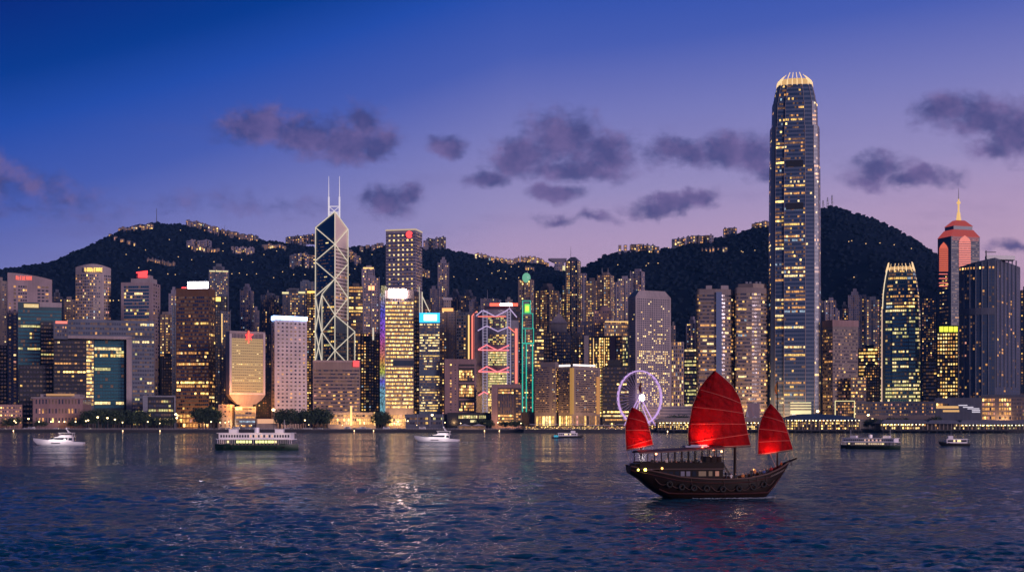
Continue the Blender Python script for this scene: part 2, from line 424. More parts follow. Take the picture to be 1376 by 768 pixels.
M = {}
M['steel'] = principled('painted_steel', (0.35, 0.34, 0.36), 0.5)
M['darksteel'] = principled('dark_steel', (0.06, 0.06, 0.07), 0.5)
M['white_led'] = glow('white_led_sign', (0.92, 0.86, 1.0), 16.0, True)
M['pinkwhite_led'] = glow('pink_white_led_sign', (1.0, 0.76, 0.72), 40.0, True)
M['blue_led'] = glow('blue_led', (0.30, 0.52, 1.0), 9.0, True)
M['cyan_led'] = glow('cyan_led', (0.02, 0.42, 0.9), 2.0, True)
M['cyan_w'] = glow('pale_cyan_led', (0.45, 0.85, 1.0), 5.0, True)
M['red_led'] = glow('red_led', (1.0, 0.05, 0.05), 2.2, True)
M['redor_led'] = glow('red_orange_led', (1.0, 0.13, 0.07), 1.7, True)
M['coral_led'] = glow('coral_led', (1.0, 0.22, 0.16), 1.2)
M['pinkred_led'] = glow('pink_red_led', (1.0, 0.2, 0.22), 1.6)
M['yellow_led'] = glow('yellow_led', (1.0, 0.62, 0.12), 2.6, True)
M['gold_led'] = glow('gold_led', (1.0, 0.60, 0.20), 1.5)
M['paleyel_led'] = glow('pale_yellow_led', (1.0, 0.85, 0.42), 1.0)
M['white_line'] = glow('white_line_light', (1.0, 0.85, 0.66), 0.75)
M['lav_line'] = glow('lavender_line_light', (0.80, 0.58, 0.98), 0.7)
M['teal_line'] = glow('teal_line_light', (0.05, 0.75, 0.55), 0.75)
M['green_led'] = glow('green_led', (0.25, 1.0, 0.12), 1.2)
M['mint_led'] = glow('mint_led', (0.35, 1.0, 0.65), 0.45)
M['wheel_line'] = glow('violet_wheel_light', (0.74, 0.44, 0.95), 0.9)
M['wheel_dim'] = glow('violet_spoke_light', (0.6, 0.35, 0.8), 0.5)
M['hub'] = glow('white_hub_light', (1.0, 0.86, 0.82), 14.0, True)
M['lamp'] = glow('street_lamp_light', (1.0, 0.70, 0.32), 7.0)
M['lampw'] = glow('street_lamp_pale_light', (1.0, 0.86, 0.55), 6.0)
M['yelgreen'] = glow('yellow_green_led', (0.85, 0.9, 0.06), 1.6)
W = {}
def wl(n, r, g_, b, rough=0.75, var=0.22):
    r, g_, b = r*.72, g_*.72, b*.70
    W[n] = wallmat('wall_'+n, (r, g_, b), rough, var)
wl('pale', .42, .35, .37); wl('pink', .40, .30, .32); wl('white', .62, .55, .58); wl('grey', .25, .26, .32); wl('bluegrey', .14, .17, .24)
wl('mauve', .31, .28, .36); wl('brown', .16, .075, .035); wl('dark', .02, .022, .03); wl('teal', .015, .07, .085, .3); wl('beige', .38, .30, .26)
wl('tan', .27, .215, .21); wl('stone', .33, .29, .29); wl('green', .015, .05, .05, .3); wl('navy', .03, .05, .09, .35); wl('darkbrown', .06, .045, .045)
wl('dusk', .075, .10, .15, .5); wl('rose', .36, .22, .22); wl('slate', .13, .14, .19); wl('steelblue', .10, .14, .20, .35)
# ------------------------------------------------------------------ value noise for terrain and waves
class VN:
    def __init__(s, seed): s.t = np.random.RandomState(seed).rand(256, 256)
    def __call__(s, x, y):
        xi = np.floor(x).astype(int); yi = np.floor(y).astype(int); fx = x-xi; fy = y-yi
        fx = fx*fx*(3-2*fx); fy = fy*fy*(3-2*fy); t = s.t
        a = t[xi & 255, yi & 255]; b = t[(xi+1) & 255, yi & 255]; c = t[xi & 255, (yi+1) & 255]; d = t[(xi+1) & 255, (yi+1) & 255]
        return (a*(1-fx)+b*fx)*(1-fy)+(c*(1-fx)+d*fx)*fy
def fbm(vn, x, y, o=4):
    r = 0; a = 0.5
    for k in range(o): r = r+a*vn(x+k*17.3, y-k*9.1); x = x*2.03; y = y*2.03; a *= 0.5
    return r

def grid_obj(name, Xs, Ys, Zs, mats, smooth=True, kind='structure'):
    nr, nc = Xs.shape; v = np.stack([Xs.ravel(), Ys.ravel(), Zs.ravel()], 1)
    i, j = np.meshgrid(np.arange(nr-1), np.arange(nc-1), indexing='ij'); a = (i*nc+j).ravel()
    f = np.stack([a, a+1, a+nc+1, a+nc], 1)
    me = bpy.data.meshes.new(name); me.vertices.add(len(v)); me.vertices.foreach_set('co', v.ravel())
    me.loops.add(f.size); me.loops.foreach_set('vertex_index', f.ravel())
    me.polygons.add(len(f)); me.polygons.foreach_set('loop_start', np.arange(len(f))*4); me.polygons.foreach_set('loop_total', np.full(len(f), 4))
    me.update(calc_edges=True); me.polygons.foreach_set('use_smooth', np.full(len(f), smooth)); me.materials.append(mats)
    o = bpy.data.objects.new(name, me); COL.objects.link(o); o['kind'] = kind; return o

# ------------------------------------------------------------------ water
wm = principled('harbour_water', (0.006, 0.075, 0.125), 0.07, spec=0.5); wm.node_tree.nodes['Principled BSDF'].inputs['IOR'].default_value = 1.36
gg = G(wm.node_tree); bsdf = wm.node_tree.nodes['Principled BSDF']
pos = gg.n('ShaderNodeNewGeometry').outputs['Position']
n1 = gg.noise(gg.v('MULTIPLY', pos, (0.45, 0.8, 1)), 1.0, 6, 0.6)
n2 = gg.noise(gg.v('MULTIPLY', pos, (0.07, 0.14, 1)), 1.0, 3, 0.5)
n3 = gg.noise(gg.v('MULTIPLY', pos, (1.6, 2.2, 1)), 1.0, 3, 0.6)
hh = gg.m('ADD', gg.m('ADD', gg.m('MULTIPLY', n1, 1.1), gg.m('MULTIPLY', n2, 2.2)), gg.m('MULTIPLY', n3, 0.16))
bp = gg.n('ShaderNodeBump'); bp.inputs['Strength'].default_value = 1.0; bp.inputs['Distance'].default_value = 0.5
sx_ = gg.n('ShaderNodeSeparateXYZ'); wm.node_tree.links.new(pos, sx_.inputs[0])
wm.node_tree.links.new(hh, bp.inputs['Height'])
# ripple slopes too fine for the mesh: tilt the normal directly, more where the modelled chop ends
r1 = gg.v('SUBTRACT', gg.noise(gg.v('MULTIPLY', pos, (0.8, 1.1, 1)), 1.0, 3, 0.65, True), (0.5, 0.5, 0.5))
r1 = gg.v('MULTIPLY', r1, (1.0, 1.0, 0.0))
nsum = gg.v('ADD', bp.outputs[0], gg.v('SCALE', r1, gg.maprange(sx_.outputs[1], 110, 440, 0.13, 3.2)))
wm.node_tree.links.new(gg.v('NORMALIZE', nsum), bsdf.inputs['Normal'])
# calm and ruffled lanes
lane = gg.noise(gg.v('MULTIPLY', pos, (0.006, 0.02, 1)), 1.0, 4, 0.6)
wm.node_tree.links.new(gg.maprange(lane, 0.35, 0.65, 0.06, 0.16), bsdf.inputs['Roughness'])

pyr = np.concatenate([np.linspace(1100, 790, 60), np.linspace(789.5, 581.5, 430)])
Yr = CZ*F/(pyr-HY); Yr = np.concatenate([[-300, 0, 20], Yr, [1262]])
rows = len(Yr); kx = np.linspace(-0.47, 0.47, 760)
YY = np.repeat(Yr[:, None], len(kx), 1); XX = kx[None, :]*np.maximum(YY, 60)
# wide apron to both sides so the harbour goes on
XX[:, 0] = -6000; XX[:, -1] = 6000; XX[:, 1] = -900; XX[:, -2] = 900
rng = np.random.RandomState(5); ZZ = np.zeros_like(XX)
dy = np.abs(np.gradient(YY, axis=0)); dxs = np.maximum(YY, 60)*0.94/760; sp = np.maximum(dy, dxs)
for k in range(60):
    lam = 0.8*(8.5/0.8)**rng.rand(); th = rng.normal(1.2, 0.75); kk = 2*np.pi/lam
    ph = kk*(XX*math.cos(th)+YY*math.sin(th))+rng.rand()*7
    ph = ph+1.1*np.sin(kk*0.31*(XX*math.cos(th+1.3)+YY*math.sin(th+1.3))+rng.rand()*7)
    amp = 0.0064*lam**0.76*np.clip(lam/(2.5*sp)-0.6, 0, 1)
    s = np.sin(ph); ZZ += amp*(s+0.35*np.cos(2*ph))
vn = VN(3); patch = 0.35+1.3*fbm(vn, XX/26+300, YY/19+300, 3)
ZZ *= patch; ZZ[:, :2] = -0.02; ZZ[:, -2:] = -0.02
water = grid_obj('water', XX, YY, ZZ, wm)

# ------------------------------------------------------------------ land, seawall, promenade, road
conc = wallmat('seawall_concrete', (0.035, 0.033, 0.038), 0.85, 0.35); pave = wallmat('promenade_paving', (0.20, 0.18, 0.18), 0.8, 0.2)
asph = wallmat('road_asphalt', (0.05, 0.05, 0.055), 0.85, 0.2); paint = principled('road_paint', (0.75, 0.75, 0.72), 0.6)
landm = wallmat('city_ground', (0.06, 0.058, 0.06), 0.9, 0.3)
mb = MB(); mb.box(-4000, 4000, 1275, 6000, -3, GROUND0); tag(mb.build('ground', landm), kind='structure')
mb = MB(); mb.box(-4000, 4000, 1250, 1275, -3, GROUND0-0.35)
for z, o_ in ((1.4, 0.25), (2.3, 0.4)): mb.box(-700, 700, 1250-o_, 1249.99, z, z+0.3)
tag(mb.build('seawall', conc), 'dark concrete seawall edging the harbour under the city', 'seawall')
mb = MB(); mb.box(-1200, 1200, 1250.0, 1262, GROUND0-0.346, GROUND0); tag(mb.build('path', pave), kind='structure')
mb = MB(); mb.box(-1200, 1200, 1262, 1274.9, GROUND0-0.34, GROUND0-0.14)
tag(mb.build('road', asph), kind='structure')
mb = MB()
for i in range(160): mb.box(-600+i*7.5, -597+i*7.5, 1268.4, 1268.7, GROUND0-0.139, GROUND0-0.135)
tag(mb.build('road_marking', paint), kind='structure')
# promenade balustrade, one per stretch
rail_m = principled('railing_paint', (0.42, 0.40, 0.42), 0.5)
def railing(px0, px1, label):
    x0, x1 = ray(px0, 1251), ray(px1, 1251); r = empty('railing', ((x0+x1)/2, 1251, GROUND0), label, 'railing')
    o = ((x0+x1)/2, 1251, GROUND0); mb = MB(); mb.box(x0, x1, 1250.7, 1250.8, GROUND0+1.0, GROUND0+1.12); mb.box(x0, x1, 1250.7, 1250.8, GROUND0+.45, GROUND0+.53); mb.build('rail', rail_m, r, o)
    mb = MB(); n = int((x1-x0)/2.5)
    for i in range(n+1):
        x = x0+(x1-x0)*i/n; mb.box(x-.08, x+.08, 1250.66, 1250.84, GROUND0, GROUND0+1.15)
    q = mb.build('post', rail_m, r, o); q['kind'] = 'stuff'
railing(-20, 286, 'pale promenade railing on the seawall behind the slim white yacht')
railing(290, 540, 'pale promenade railing on the seawall behind the green-hulled ferry')
railing(545, 700, 'pale promenade railing on the seawall behind the speeding white yacht')

# ------------------------------------------------------------------ hills
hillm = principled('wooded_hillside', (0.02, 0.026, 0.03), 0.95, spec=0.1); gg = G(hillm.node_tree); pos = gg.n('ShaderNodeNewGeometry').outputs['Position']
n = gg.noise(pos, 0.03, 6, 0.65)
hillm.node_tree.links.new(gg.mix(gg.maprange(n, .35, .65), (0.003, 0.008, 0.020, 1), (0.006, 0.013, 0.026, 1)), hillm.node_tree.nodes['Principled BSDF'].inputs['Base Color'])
VA = VN(11); VB = VN(12)
def ridge(tab, Yr):
    a = np.array(tab, float); return (a[:, 0]-CX)*Yr/F, CZ+(HY-a[:, 1])*Yr/F
RL, RR = 3300.0, 2900.0
TL = [(-600, 420), (-200, 385), (0, 363), (40, 358), (80, 350), (110, 337), (140, 321), (165, 310), (185, 304), (210, 300), (250, 304), (290, 309), (340, 322), (400, 330), (420, 333), (470, 333),
      (520, 330), (560, 333), (600, 336), (630, 342), (660, 349), (700, 353), (735, 358), (760, 360), (800, 366), (860, 380), (960, 400), (1200, 430), (2000, 480)]
TR = [(-200, 560), (600, 500), (700, 440), (750, 390), (785, 360), (810, 346), (840, 338), (870, 336), (900, 335), (930, 327), (960, 322), (990, 314), (1015, 305), (1040, 299),
      (1080, 285), (1105, 279), (1125, 280), (1150, 287), (1190, 302), (1230, 325), (1258, 347), (1290, 372), (1376, 412), (1600, 470), (2400, 540)]
def hz(X, Yv, which):
    Xr, Hr = ridge(TL if which == 0 else TR, RL if which == 0 else RR); Yr = RL if which == 0 else RR; Y0 = 1560.0
    H = np.interp(X, Xr, Hr); t = (Yv-Y0)/(Yr-Y0); tc_ = np.clip(t, 0, 1)
    s = tc_**1.22; back = np.clip(t-1, 0, 5); s = s-back*0.9
    nz = fbm(VA, X/260+50, Yv/300+50, 4)-0.5; env = np.sin(np.pi*np.clip(t, 0, 1))
    z = 3+(H-3)*s*(1+0.30*nz*env) + (fbm(VB, X/24, Yv/24, 3)-0.5)*5*np.clip(tc_*4, 0, 1)
    return np.where(t <= 0, 2.5, np.maximum(z, -20))
def hzmax(X, Yv): return np.maximum(hz(X, Yv, 0), hz(X, Yv, 1))
for which, xr in ((0, (-2400, 2200)), (1, (-300, 3600))):
    xs = np.linspace(xr[0], xr[1], 420); ys = np.linspace(1555, (RL if which == 0 else RR)+420, 190)
    A, B = np.meshgrid(xs, ys); Zh = hz(A, B, which)
    other = hz(A, B, 1-which); Zh = np.where(Zh < other-14, -25, Zh)
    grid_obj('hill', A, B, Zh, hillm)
def hill_hit(px, py):
    "where the line of sight along this bearing meets the hillside"
    k = (px-CX)/F; ys = np.linspace(1700, 3400, 700); z = hzmax(k*ys, ys); los = CZ+(HY-py)*ys/F
    w = np.where(z >= los)[0]
    if len(w) == 0:
        i = int(np.argmax((z-CZ)/ys)); return k*ys[i], ys[i], float(z[i])
    i = w[0]; return k*ys[i], ys[i], float(z[i])

# forest: crowns of leaf clumps all over the slopes (uncountable)
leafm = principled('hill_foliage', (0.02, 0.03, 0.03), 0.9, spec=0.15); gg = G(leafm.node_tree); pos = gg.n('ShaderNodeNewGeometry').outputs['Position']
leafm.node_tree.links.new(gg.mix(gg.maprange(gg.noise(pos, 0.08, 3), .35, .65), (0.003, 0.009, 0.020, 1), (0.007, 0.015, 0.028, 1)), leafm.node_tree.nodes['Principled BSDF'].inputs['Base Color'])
rs = np.random.RandomState(8); ph = (1+5**.5)/2
ico = np.array([(-1, ph, 0), (1, ph, 0), (-1, -ph, 0), (1, -ph, 0), (0, -1, ph), (0, 1, ph), (0, -1, -ph), (0, 1, -ph), (ph, 0, -1), (ph, 0, 1), (-ph, 0, -1), (-ph, 0, 1)])/1.9
icf = np.array([(0, 11, 5), (0, 5, 1), (0, 1, 7), (0, 7, 10), (0, 10, 11), (1, 5, 9), (5, 11, 4), (11, 10, 2), (10, 7, 6), (7, 1, 8), (3, 9, 4), (3, 4, 2), (3, 2, 6), (3, 6, 8), (3, 8, 9), (4, 9, 5), (2, 4, 11), (6, 2, 10), (8, 6, 7), (9, 8, 1)])
N = 15000; kk = rs.uniform(-0.42, 0.40, N*2); yy = 1800+rs.rand(N*2)**0.7*1560; xx = kk*yy; zz = hzmax(xx, yy)
near_r = np.clip(1-np.abs(yy-np.where(hz(xx, yy, 1) > hz(xx, yy, 0), RR, RL))/350, 0, 1); ok = rs.rand(N*2) < 0.35+0.65*near_r
ok &= zz > 10; xx, yy, zz = xx[ok][:N], yy[ok][:N], zz[ok][:N]; n_ = len(xx)
sc = rs.uniform(3.5, 6.5, n_); V = ico[None]*sc[:, None, None]*rs.uniform(0.65, 1.3, (n_, 12, 1)); V[:, :, 2] *= 0.8
V[:, :, 0] += xx[:, None]; V[:, :, 1] += yy[:, None]; V[:, :, 2] += (zz+sc*0.35)[:, None]
Ff = (icf[None]+12*np.arange(n_)[:, None, None]).reshape(-1, 3); V = V.reshape(-1, 3)
me = bpy.data.meshes.new('forest'); me.vertices.add(len(V)); me.vertices.foreach_set('co', V.ravel()); me.loops.add(Ff.size); me.loops.foreach_set('vertex_index', Ff.ravel())
me.polygons.add(len(Ff)); me.polygons.foreach_set('loop_start', np.arange(len(Ff))*3); me.polygons.foreach_set('loop_total', np.full(len(Ff), 3)); me.update(calc_edges=True); me.polygons.foreach_set('use_smooth', np.full(len(Ff), True)); me.materials.append(leafm)
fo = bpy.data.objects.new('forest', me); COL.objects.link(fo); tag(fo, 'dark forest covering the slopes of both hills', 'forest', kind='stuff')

# ------------------------------------------------------------------ evening air over the harbour
hzm = bpy.data.materials.new('evening_air'); hzm.use_nodes = True; hn = hzm.node_tree; hn.nodes.clear(); ho = hn.nodes.new('ShaderNodeOutputMaterial'); hv = hn.nodes.new('ShaderNodeVolumePrincipled')
hv.inputs['Color'].default_value = (.16, .42, .95, 1); hv.inputs['Density'].default_value = 0.00004; hv.inputs['Anisotropy'].default_value = 0.0; hn.links.new(hv.outputs[0], ho.inputs['Volume'])
mb = MB(); mb.box(-6500, 6500, -1200, 6500, -8, 620); hb_ = mb.build('haze', hzm); tag(hb_, 'thin blue evening air over the harbour and hills', 'haze', kind='stuff')
# ================================================================== landmark buildings
def simple(name, label, x0, xc, x1, ytop, Y, wall, cat='tower', th=None, depth=None, group=None, z0=None, seed=0, par=0.0, ztop=None):
    b = Bld(name, label, cat, footprint(x0, xc, x1, Y, depth, th), Y, ytop, W[wall], group, seed=seed or int(x0*7+ytop), z0=z0)
    b.body(par=par); return b

# 1 pale slab with red lettering
Y = 1440
b = Bld('hotel_tower', 'pale pink slab tower with red glowing lettering and a gently curved roofline', 'tower', footprint(10, None, 70, Y, 30), Y, 366, W['pink'], seed=1)
zL, zR = hgt(366, Y), hgt(374, Y); P = b.pts; n = 8
arc = [P[0].lerp(P[1], i/n) for i in range(n+1)]; bk = P[3].lerp(P[2], 0.0)
pts = arc+[P[2], P[3]]; zt = [zL+(zR-zL)*(i/n)**2 for i in range(n+1)]+[zR, zL]
b.body(pts=pts, z1=zt); zt_ = hgt(382, Y)
for (a0, a1, nx, p) in ((0.13, 0.2, 1, .3), (0.235, 0.44, 4, .25), (0.66, 0.93, 3, .05)):
    b.windows(0, z1=zt_, a=a0, b=a1, nx=nx, fh=3.7, fx=.74, fz=.55, mode='rand', p=p, lits='home')
b.windows(0, z1=hgt(405, Y), a=0.02, b=0.09, nx=1, fh=4.3, fx=.6, fz=.5, mode='rand', p=.1, lits='home')
sgn = b.panel(0, 20.5, 43.5, 369.5, 376.5, W['pink'], 'sign', 0.05, .3); b.glyphs(0, 21, 43, 370.3, 375.7, 8, M['redor_led'], seed=1, off=.8)
b.finish_windows(40)

# 2 green glass block with yellow sign
Y = 1385
b = simple('office_block', 'teal green glass office block with a yellow lettered sign on its pale top band', 24, None, 83, 406, Y, 'teal', depth=34, seed=2)
b.windows(0, z1=hgt(415, Y), a=.01, b=.99, ww=2.2, fh=3.9, fx=.9, fz=.55, p=.22, lits='green', dark=GT, zf=lambda t: 1.3-.6*t)
b.panel(0, 24, 53, 406, 413.5, W['teal'], 'top_band', .02, .3); b.panel(0, 53.2, 83, 406.3, 412.6, W['pale'], 'top_band', .02, .5)
b.panel(0, 32, 52, 408, 413, glow('sign_amber_panel', (1., .62, .22), .7), 'sign', .35, .4); b.glyphs(0, 32.6, 51.5, 408.8, 412.3, 7, M['paleyel_led'], seed=2, off=1.0)
b.finish_windows(60)
# dark towers in front of it
b = simple('office_block', 'dark glass office block stepping down in front of the teal green block', 54, None, 73, 432, 1372, 'dark', depth=26, seed=3)
b.windows(0, a=.05, b=.97, ww=2.6, fh=4, fx=.8, fz=.45, p=.25, lits='green'); b.finish_windows(30)
b = simple('office_block', 'low dark block with few lit windows below the teal green block', 25, None, 72, 490, 1345, 'dark', depth=24, seed=4)
b.windows(0, a=.03, b=.97, ww=3.2, fh=4.5, fx=.7, fz=.4, p=.03, lits='green'); b.finish_windows(10)
b = simple('office_block', 'black low block at the very edge of the skyline under lit flats', -20, None, 10, 463, 1440, 'dark', depth=24, seed=5); b.windows(0, p=.02); b.finish_windows(0)

# 3 portal shaped government complex
Y = 1330
def wedge(b, x0, x1, y0, y1, mat, name, off=0.0, depth=24, side=0):
    a, c = b.at(side, x0, y1, off), b.at(side, x1, y1, off); z1 = b.at(side, (x0+x1)/2, y0, off).z; e = (c-a); e.z = 0; e.normalize(); n = Vector((-e.y, e.x, 0))*depth
    mb = MB(); mb.prism([(a.x, a.y), (c.x, c.y), (c.x+n.x, c.y+n.y), (a.x+n.x, a.y+n.y)], a.z, z1); return b.part(mb, name, mat)
b = Bld('government_complex', 'blue-grey slab block shaped as a gateway with a pale frame round its tall opening', 'office complex', footprint(72, None, 213, Y, 30), Y, 430, W['bluegrey'], seed=6)
zt_, zb_ = hgt(430, Y), b.z0
wedge(b, 91, 207.5, 430, 451, W['bluegrey'], 'upper_slab', 0, 30); wedge(b, 177.2, 207.5, 451.01, 575, W['bluegrey'], 'wing', 0, 30)
wedge(b, 72, 90.9, 432, 455, W['slate'], 'wing', .5, 28); wedge(b, 72, 115.6, 455.01, 575, W['dark'], 'wing', -6, 24)
wedge(b, 90.9, 177.2, 451.1, 454.3, W['pale'], 'frame', 1.2, 20); wedge(b, 170.0, 177.2, 454.35, 556, W['pale'], 'frame', 1.2, 20)
wedge(b, 115.7, 126.3, 455.5, 575, W['slate'], 'stair_tower', -8, 20); wedge(b, 126.4, 167, 455.5, 575, W['green'], 'glass_wall', -14, 18); wedge(b, 167.1, 169.9, 455, 575, W['dark'], 'wing', -10, 16)
def wq(b, x0, x1, y0, y1, off, side=0):
    A, B = b.at(side, x0, y1, off), b.at(side, x1, y1, off); zt = b.at(side, (x0+x1)/2, y0, off).z; return [A, Vector((B.x, B.y, A.z)), Vector((B.x, B.y, zt)), Vector((A.x, A.y, zt))]
b.windows(0, quad=wq(b, 92, 207, 432, 450, .02), ww=2.3, fh=4.2, fx=.8, fz=.5, p=.22, lits='warm', dark=GB)
b.windows(0, quad=wq(b, 178, 207, 451, 572, .02), ww=2.3, fh=4.2, fx=.8, fz=.5, p=.34, lits='green', dark=GB)
b.windows(0, quad=wq(b, 73, 90, 437, 452, .52), ww=2.2, fh=3.6, fx=.55, fz=.5, mode='rand', p=.3, lits='home')
b.windows(0, quad=wq(b, 73, 115, 457, 570, -5.98), ww=2.6, fh=4.2, fx=.8, fz=.4, p=.10, lits='gold')
b.windows(0, quad=wq(b, 116.2, 125.8, 457, 545, -7.98), nx=4, fh=3.6, fx=.9, fz=.6, mode='rand', p=.93, lits='gold')
b.windows(0, quad=wq(b, 127, 166.5, 457, 548, -13.98), ww=2.6, fh=3.4, fx=.9, fz=.8, p=.04, lits='greenw', dark=GT)
b.panel(0, 74.5, 90.5, 431, 434.5, M['coral_led'], 'sign', .6, .3); b.finish_windows(100)
b = simple('low_hall', 'low rosy stone hall with a lit colonnade beside the harbour trees', 44, 111, 123, 533, 1300, 'rose', cat='hall', seed=7)
b.cornice(b.z1-1.2, 1.2, 2.0, W['pale']); b.windows(0, ww=3.1, z0=7, a=.04, b=.96, nz=3, fx=.45, fz=.5, mode='rand', p=.16, lits='orange'); b.windows(1, z0=7, ww=4, nz=3, fx=.2, fz=.5, p=.0)
b.roofbox(.1, .9, 3.0, name='roof_storey', wall=W['pale']); b.panel(0, 62, 100, 528.5, 531.5, glow('roof_glow', (1., .5, .2), .5), 'light_strip', -6, .3); b.finish_windows(40)
b = simple('glass_pavilion', 'dark glass box in a pale square frame at the foot of the pink tower', 192, None, 236, 531, 1300, 'dark', cat='pavilion', seed=8, depth=20)
for q in ((192, 236, 531, 533), (192, 198.5, 533.05, 575), (234, 236, 533.05, 575)): b.panel(0, *q, W['grey'], 'frame', .1, 1.2)
b.windows(0, quad=wq(b, 199.5, 233, 536, 572, .1), ww=2.4, fh=4.2, fx=.8, fz=.5, p=.3, lits='green', dark=GB); b.finish_windows(20)

# 4 bowed hotel with yellow sign
Y = 1500
P = footprint(101.5, None, 149, Y, 26); n = 10; e = P[1]-P[0]; nn = Vector((e.y, -e.x)).normalized()
arc = [P[0].lerp(P[1], i/n)+nn*(9*math.sin(math.pi*i/n)) for i in range(n+1)]
b = Bld('hotel_tower', 'bowed pale hotel tower with gold lettering on its curved crown', 'tower', arc+[P[2], P[3]], Y, 356, W['pale'], seed=9); b.body(z1=[b.z1-2+3.5*math.sin(math.pi*i/n) for i in range(n+1)]+[b.z1-2]*2)
for i in range(n):
    if i == 7: continue
    b.windows(i, z0=hgt(433, Y), z1=hgt(368, Y), a=.03, b=.97, nx=(2 if i > 6 else 2), fh=3.3, fx=.72, fz=.6, mode='rand', p=.25, lits='home', dark=GB)
b.panel(4, 112.5, 139.5, 359, 364.5, W['pale'], 'sign', 1, .2); b.glyphs(4, 113.5, 138, 359.2, 364.6, 8, M['yellow_led'], seed=5, off=2.0)
b.finish_windows(40)

# 5 pink tower with teal glass and a red rooftop logo
Y = 1480
b = simple('office_tower', 'rosy concrete tower with a dark green glass front and a red rooftop emblem', 162.5, 203, 215.5, 379, Y, 'pink', th=.34, seed=10)
b.windows(0, z1=hgt(383, Y), a=.1, b=.93, ww=2.4, fh=3.7, fx=.93, fz=.62, p=.34, lits='green', dark=GT)
b.windows(1, a=.2, b=.9, nx=3, fh=3.9, fx=.5, fz=.5, mode='rand', p=.04)
b.roofbox(.25, .95, 5, wall=W['pale']); b.roofbox(.4, .85, 9, wall=W['pale'], fy0=.35, fy1=.7)
mb = MB(); c = b.at(0, 191, 368.5, -8)
mb.box(c.x-4.5, c.x+5.5, c.y-.4, c.y+.4, c.z-3.5, c.z+1); mb.prism([(c.x-6.5, c.y-.5), (c.x+6, c.y-.5), (c.x+6, c.y+.5), (c.x-6.5, c.y+.5)], c.z+1.05, [c.z+2.6, c.z+4.2, c.z+4.2, c.z+2.6]); b.part(mb, 'emblem', M['red_led'])
b.finish_windows(50)

# 7 brown gold tower with white roof sign
Y = 1350
b = simple('office_tower', 'bronze glass tower with a blank white roof sign and gold lit floors', 236.5, 281, 289, 389, Y, 'brown', th=.3, seed=11, par=1.5)
for s_ in (0, 1): b.windows(s_, z0=14, z1=hgt(397, Y), a=.02, b=.98, ww=2.1, fh=3.7, fx=.88, fz=.55, p=.14, lits='gold', dark=GD, zf=lambda t: 1.9-1.3*t)
b.windows(0, z0=4, z1=18, a=.0, b=1, ww=3.5, nz=3, fx=.7, fz=.7, mode='rand', p=.8, lits='orange')
b.panel(0, 252, 279.5, 378.5, 387.5, M['white_led'], 'sign', -6, .8); b.panel(0, 244, 250, 385.5, 388.5, M['red_led'], 'sign', -3, .6)
mb = MB()
for px in (255, 265.5, 276): q = b.at(0, px, 389, -7.2); mb.box(q.x-.3, q.x+.3, q.y-.3, q.y+.3, b.z1, q.z+2)
b.part(mb, 'sign_stand', M['darksteel']); b.finish_windows(100)

# 12 block on an inverted neck with red star
Y = 1292
b = Bld('headquarters_block', 'white block standing on a narrow flared golden neck with a red star on top', 'tower', footprint(303.5, 308.5, 356.5, Y, th=1.12), Y, 445, W['pale'], seed=12)
C = sum(b.pts, Vector((0, 0)))/4; zm, zn, zf_ = hgt(530, Y), hgt(540, Y), hgt(543, Y)
b.body(z0=zm)
mb = MB(); nk = [C+(p-C)*0.35 for p in b.pts]
mb.loft([[(p.x, p.y, b.z0) for p in nk], [(p.x, p.y, zf_) for p in nk]]); b.part(mb, 'neck', W['stone'])
mb = MB(); mid = [C+(p-C)*0.86 for p in b.pts]; lo = [C+(p-C)*0.52 for p in b.pts]
mb.loft([[(p.x, p.y, zf_+.1) for p in lo], [(p.x, p.y, hgt(535, Y)) for p in mid], [(p.x, p.y, zm-.05) for p in b.pts]])
b.part(mb, 'flared_base', W['stone'])
b.panel(1, 308.5, 356.5, 445, 447.5, W['pale'], 'frame', .05, 1.0)
for q in ((308.5, 311.2, 447.6, 530), (353.8, 356.5, 447.6, 530), (311.3, 353.7, 527.4, 530)): b.panel(1, *q, W['white'], 'frame', .05, 1.0)
fm = principled('lit_curtain_glass', (0.12, 0.10, 0.06), .3, emit=(1., .62, .24), es=.36, sample=False)
b.panel(1, 311.4, 353.6, 454.5, 527.3, fm, 'glazing', .02, .15)
b.windows(1, quad=wq(b, 312, 353, 448.5, 454, .1, 1), nx=22, nz=1, fx=.5, fz=.95, mode='rand', p=.0)
b.windows(1, quad=wq(b, 312, 353, 455, 527, .25, 1), nx=15, nz=20, fx=.8, fz=.16, mode='rand', p=.85, lits='pale', zf=lambda t: 1.0 if .2 < t < .24 or .52 < t < .56 else .12)
mb = MB(); c = b.at(1, 334, 451, 2.0); st = []
for k in range(10):
    r = 5.2 if k % 2 == 0 else 2.1; t = math.pi/2+k*math.pi/5; st.append((c.x+r*math.cos(t), c.y, c.z+r*math.sin(t)))
mb.face(st); mb.face([(x, y+1, z) for x, y, z in reversed(st)])
for k in range(10): a, d_ = st[k], st[(k+1) % 10]; mb.face([(a[0], a[1]+1, a[2]), (d_[0], d_[1]+1, d_[2]), d_, a])
b.part(mb, 'star', M['red_led']); b.strip(1, [(334, 444), (334, 461)], .7, M['redor_led'], off=3.4)
b.finish_windows(60)
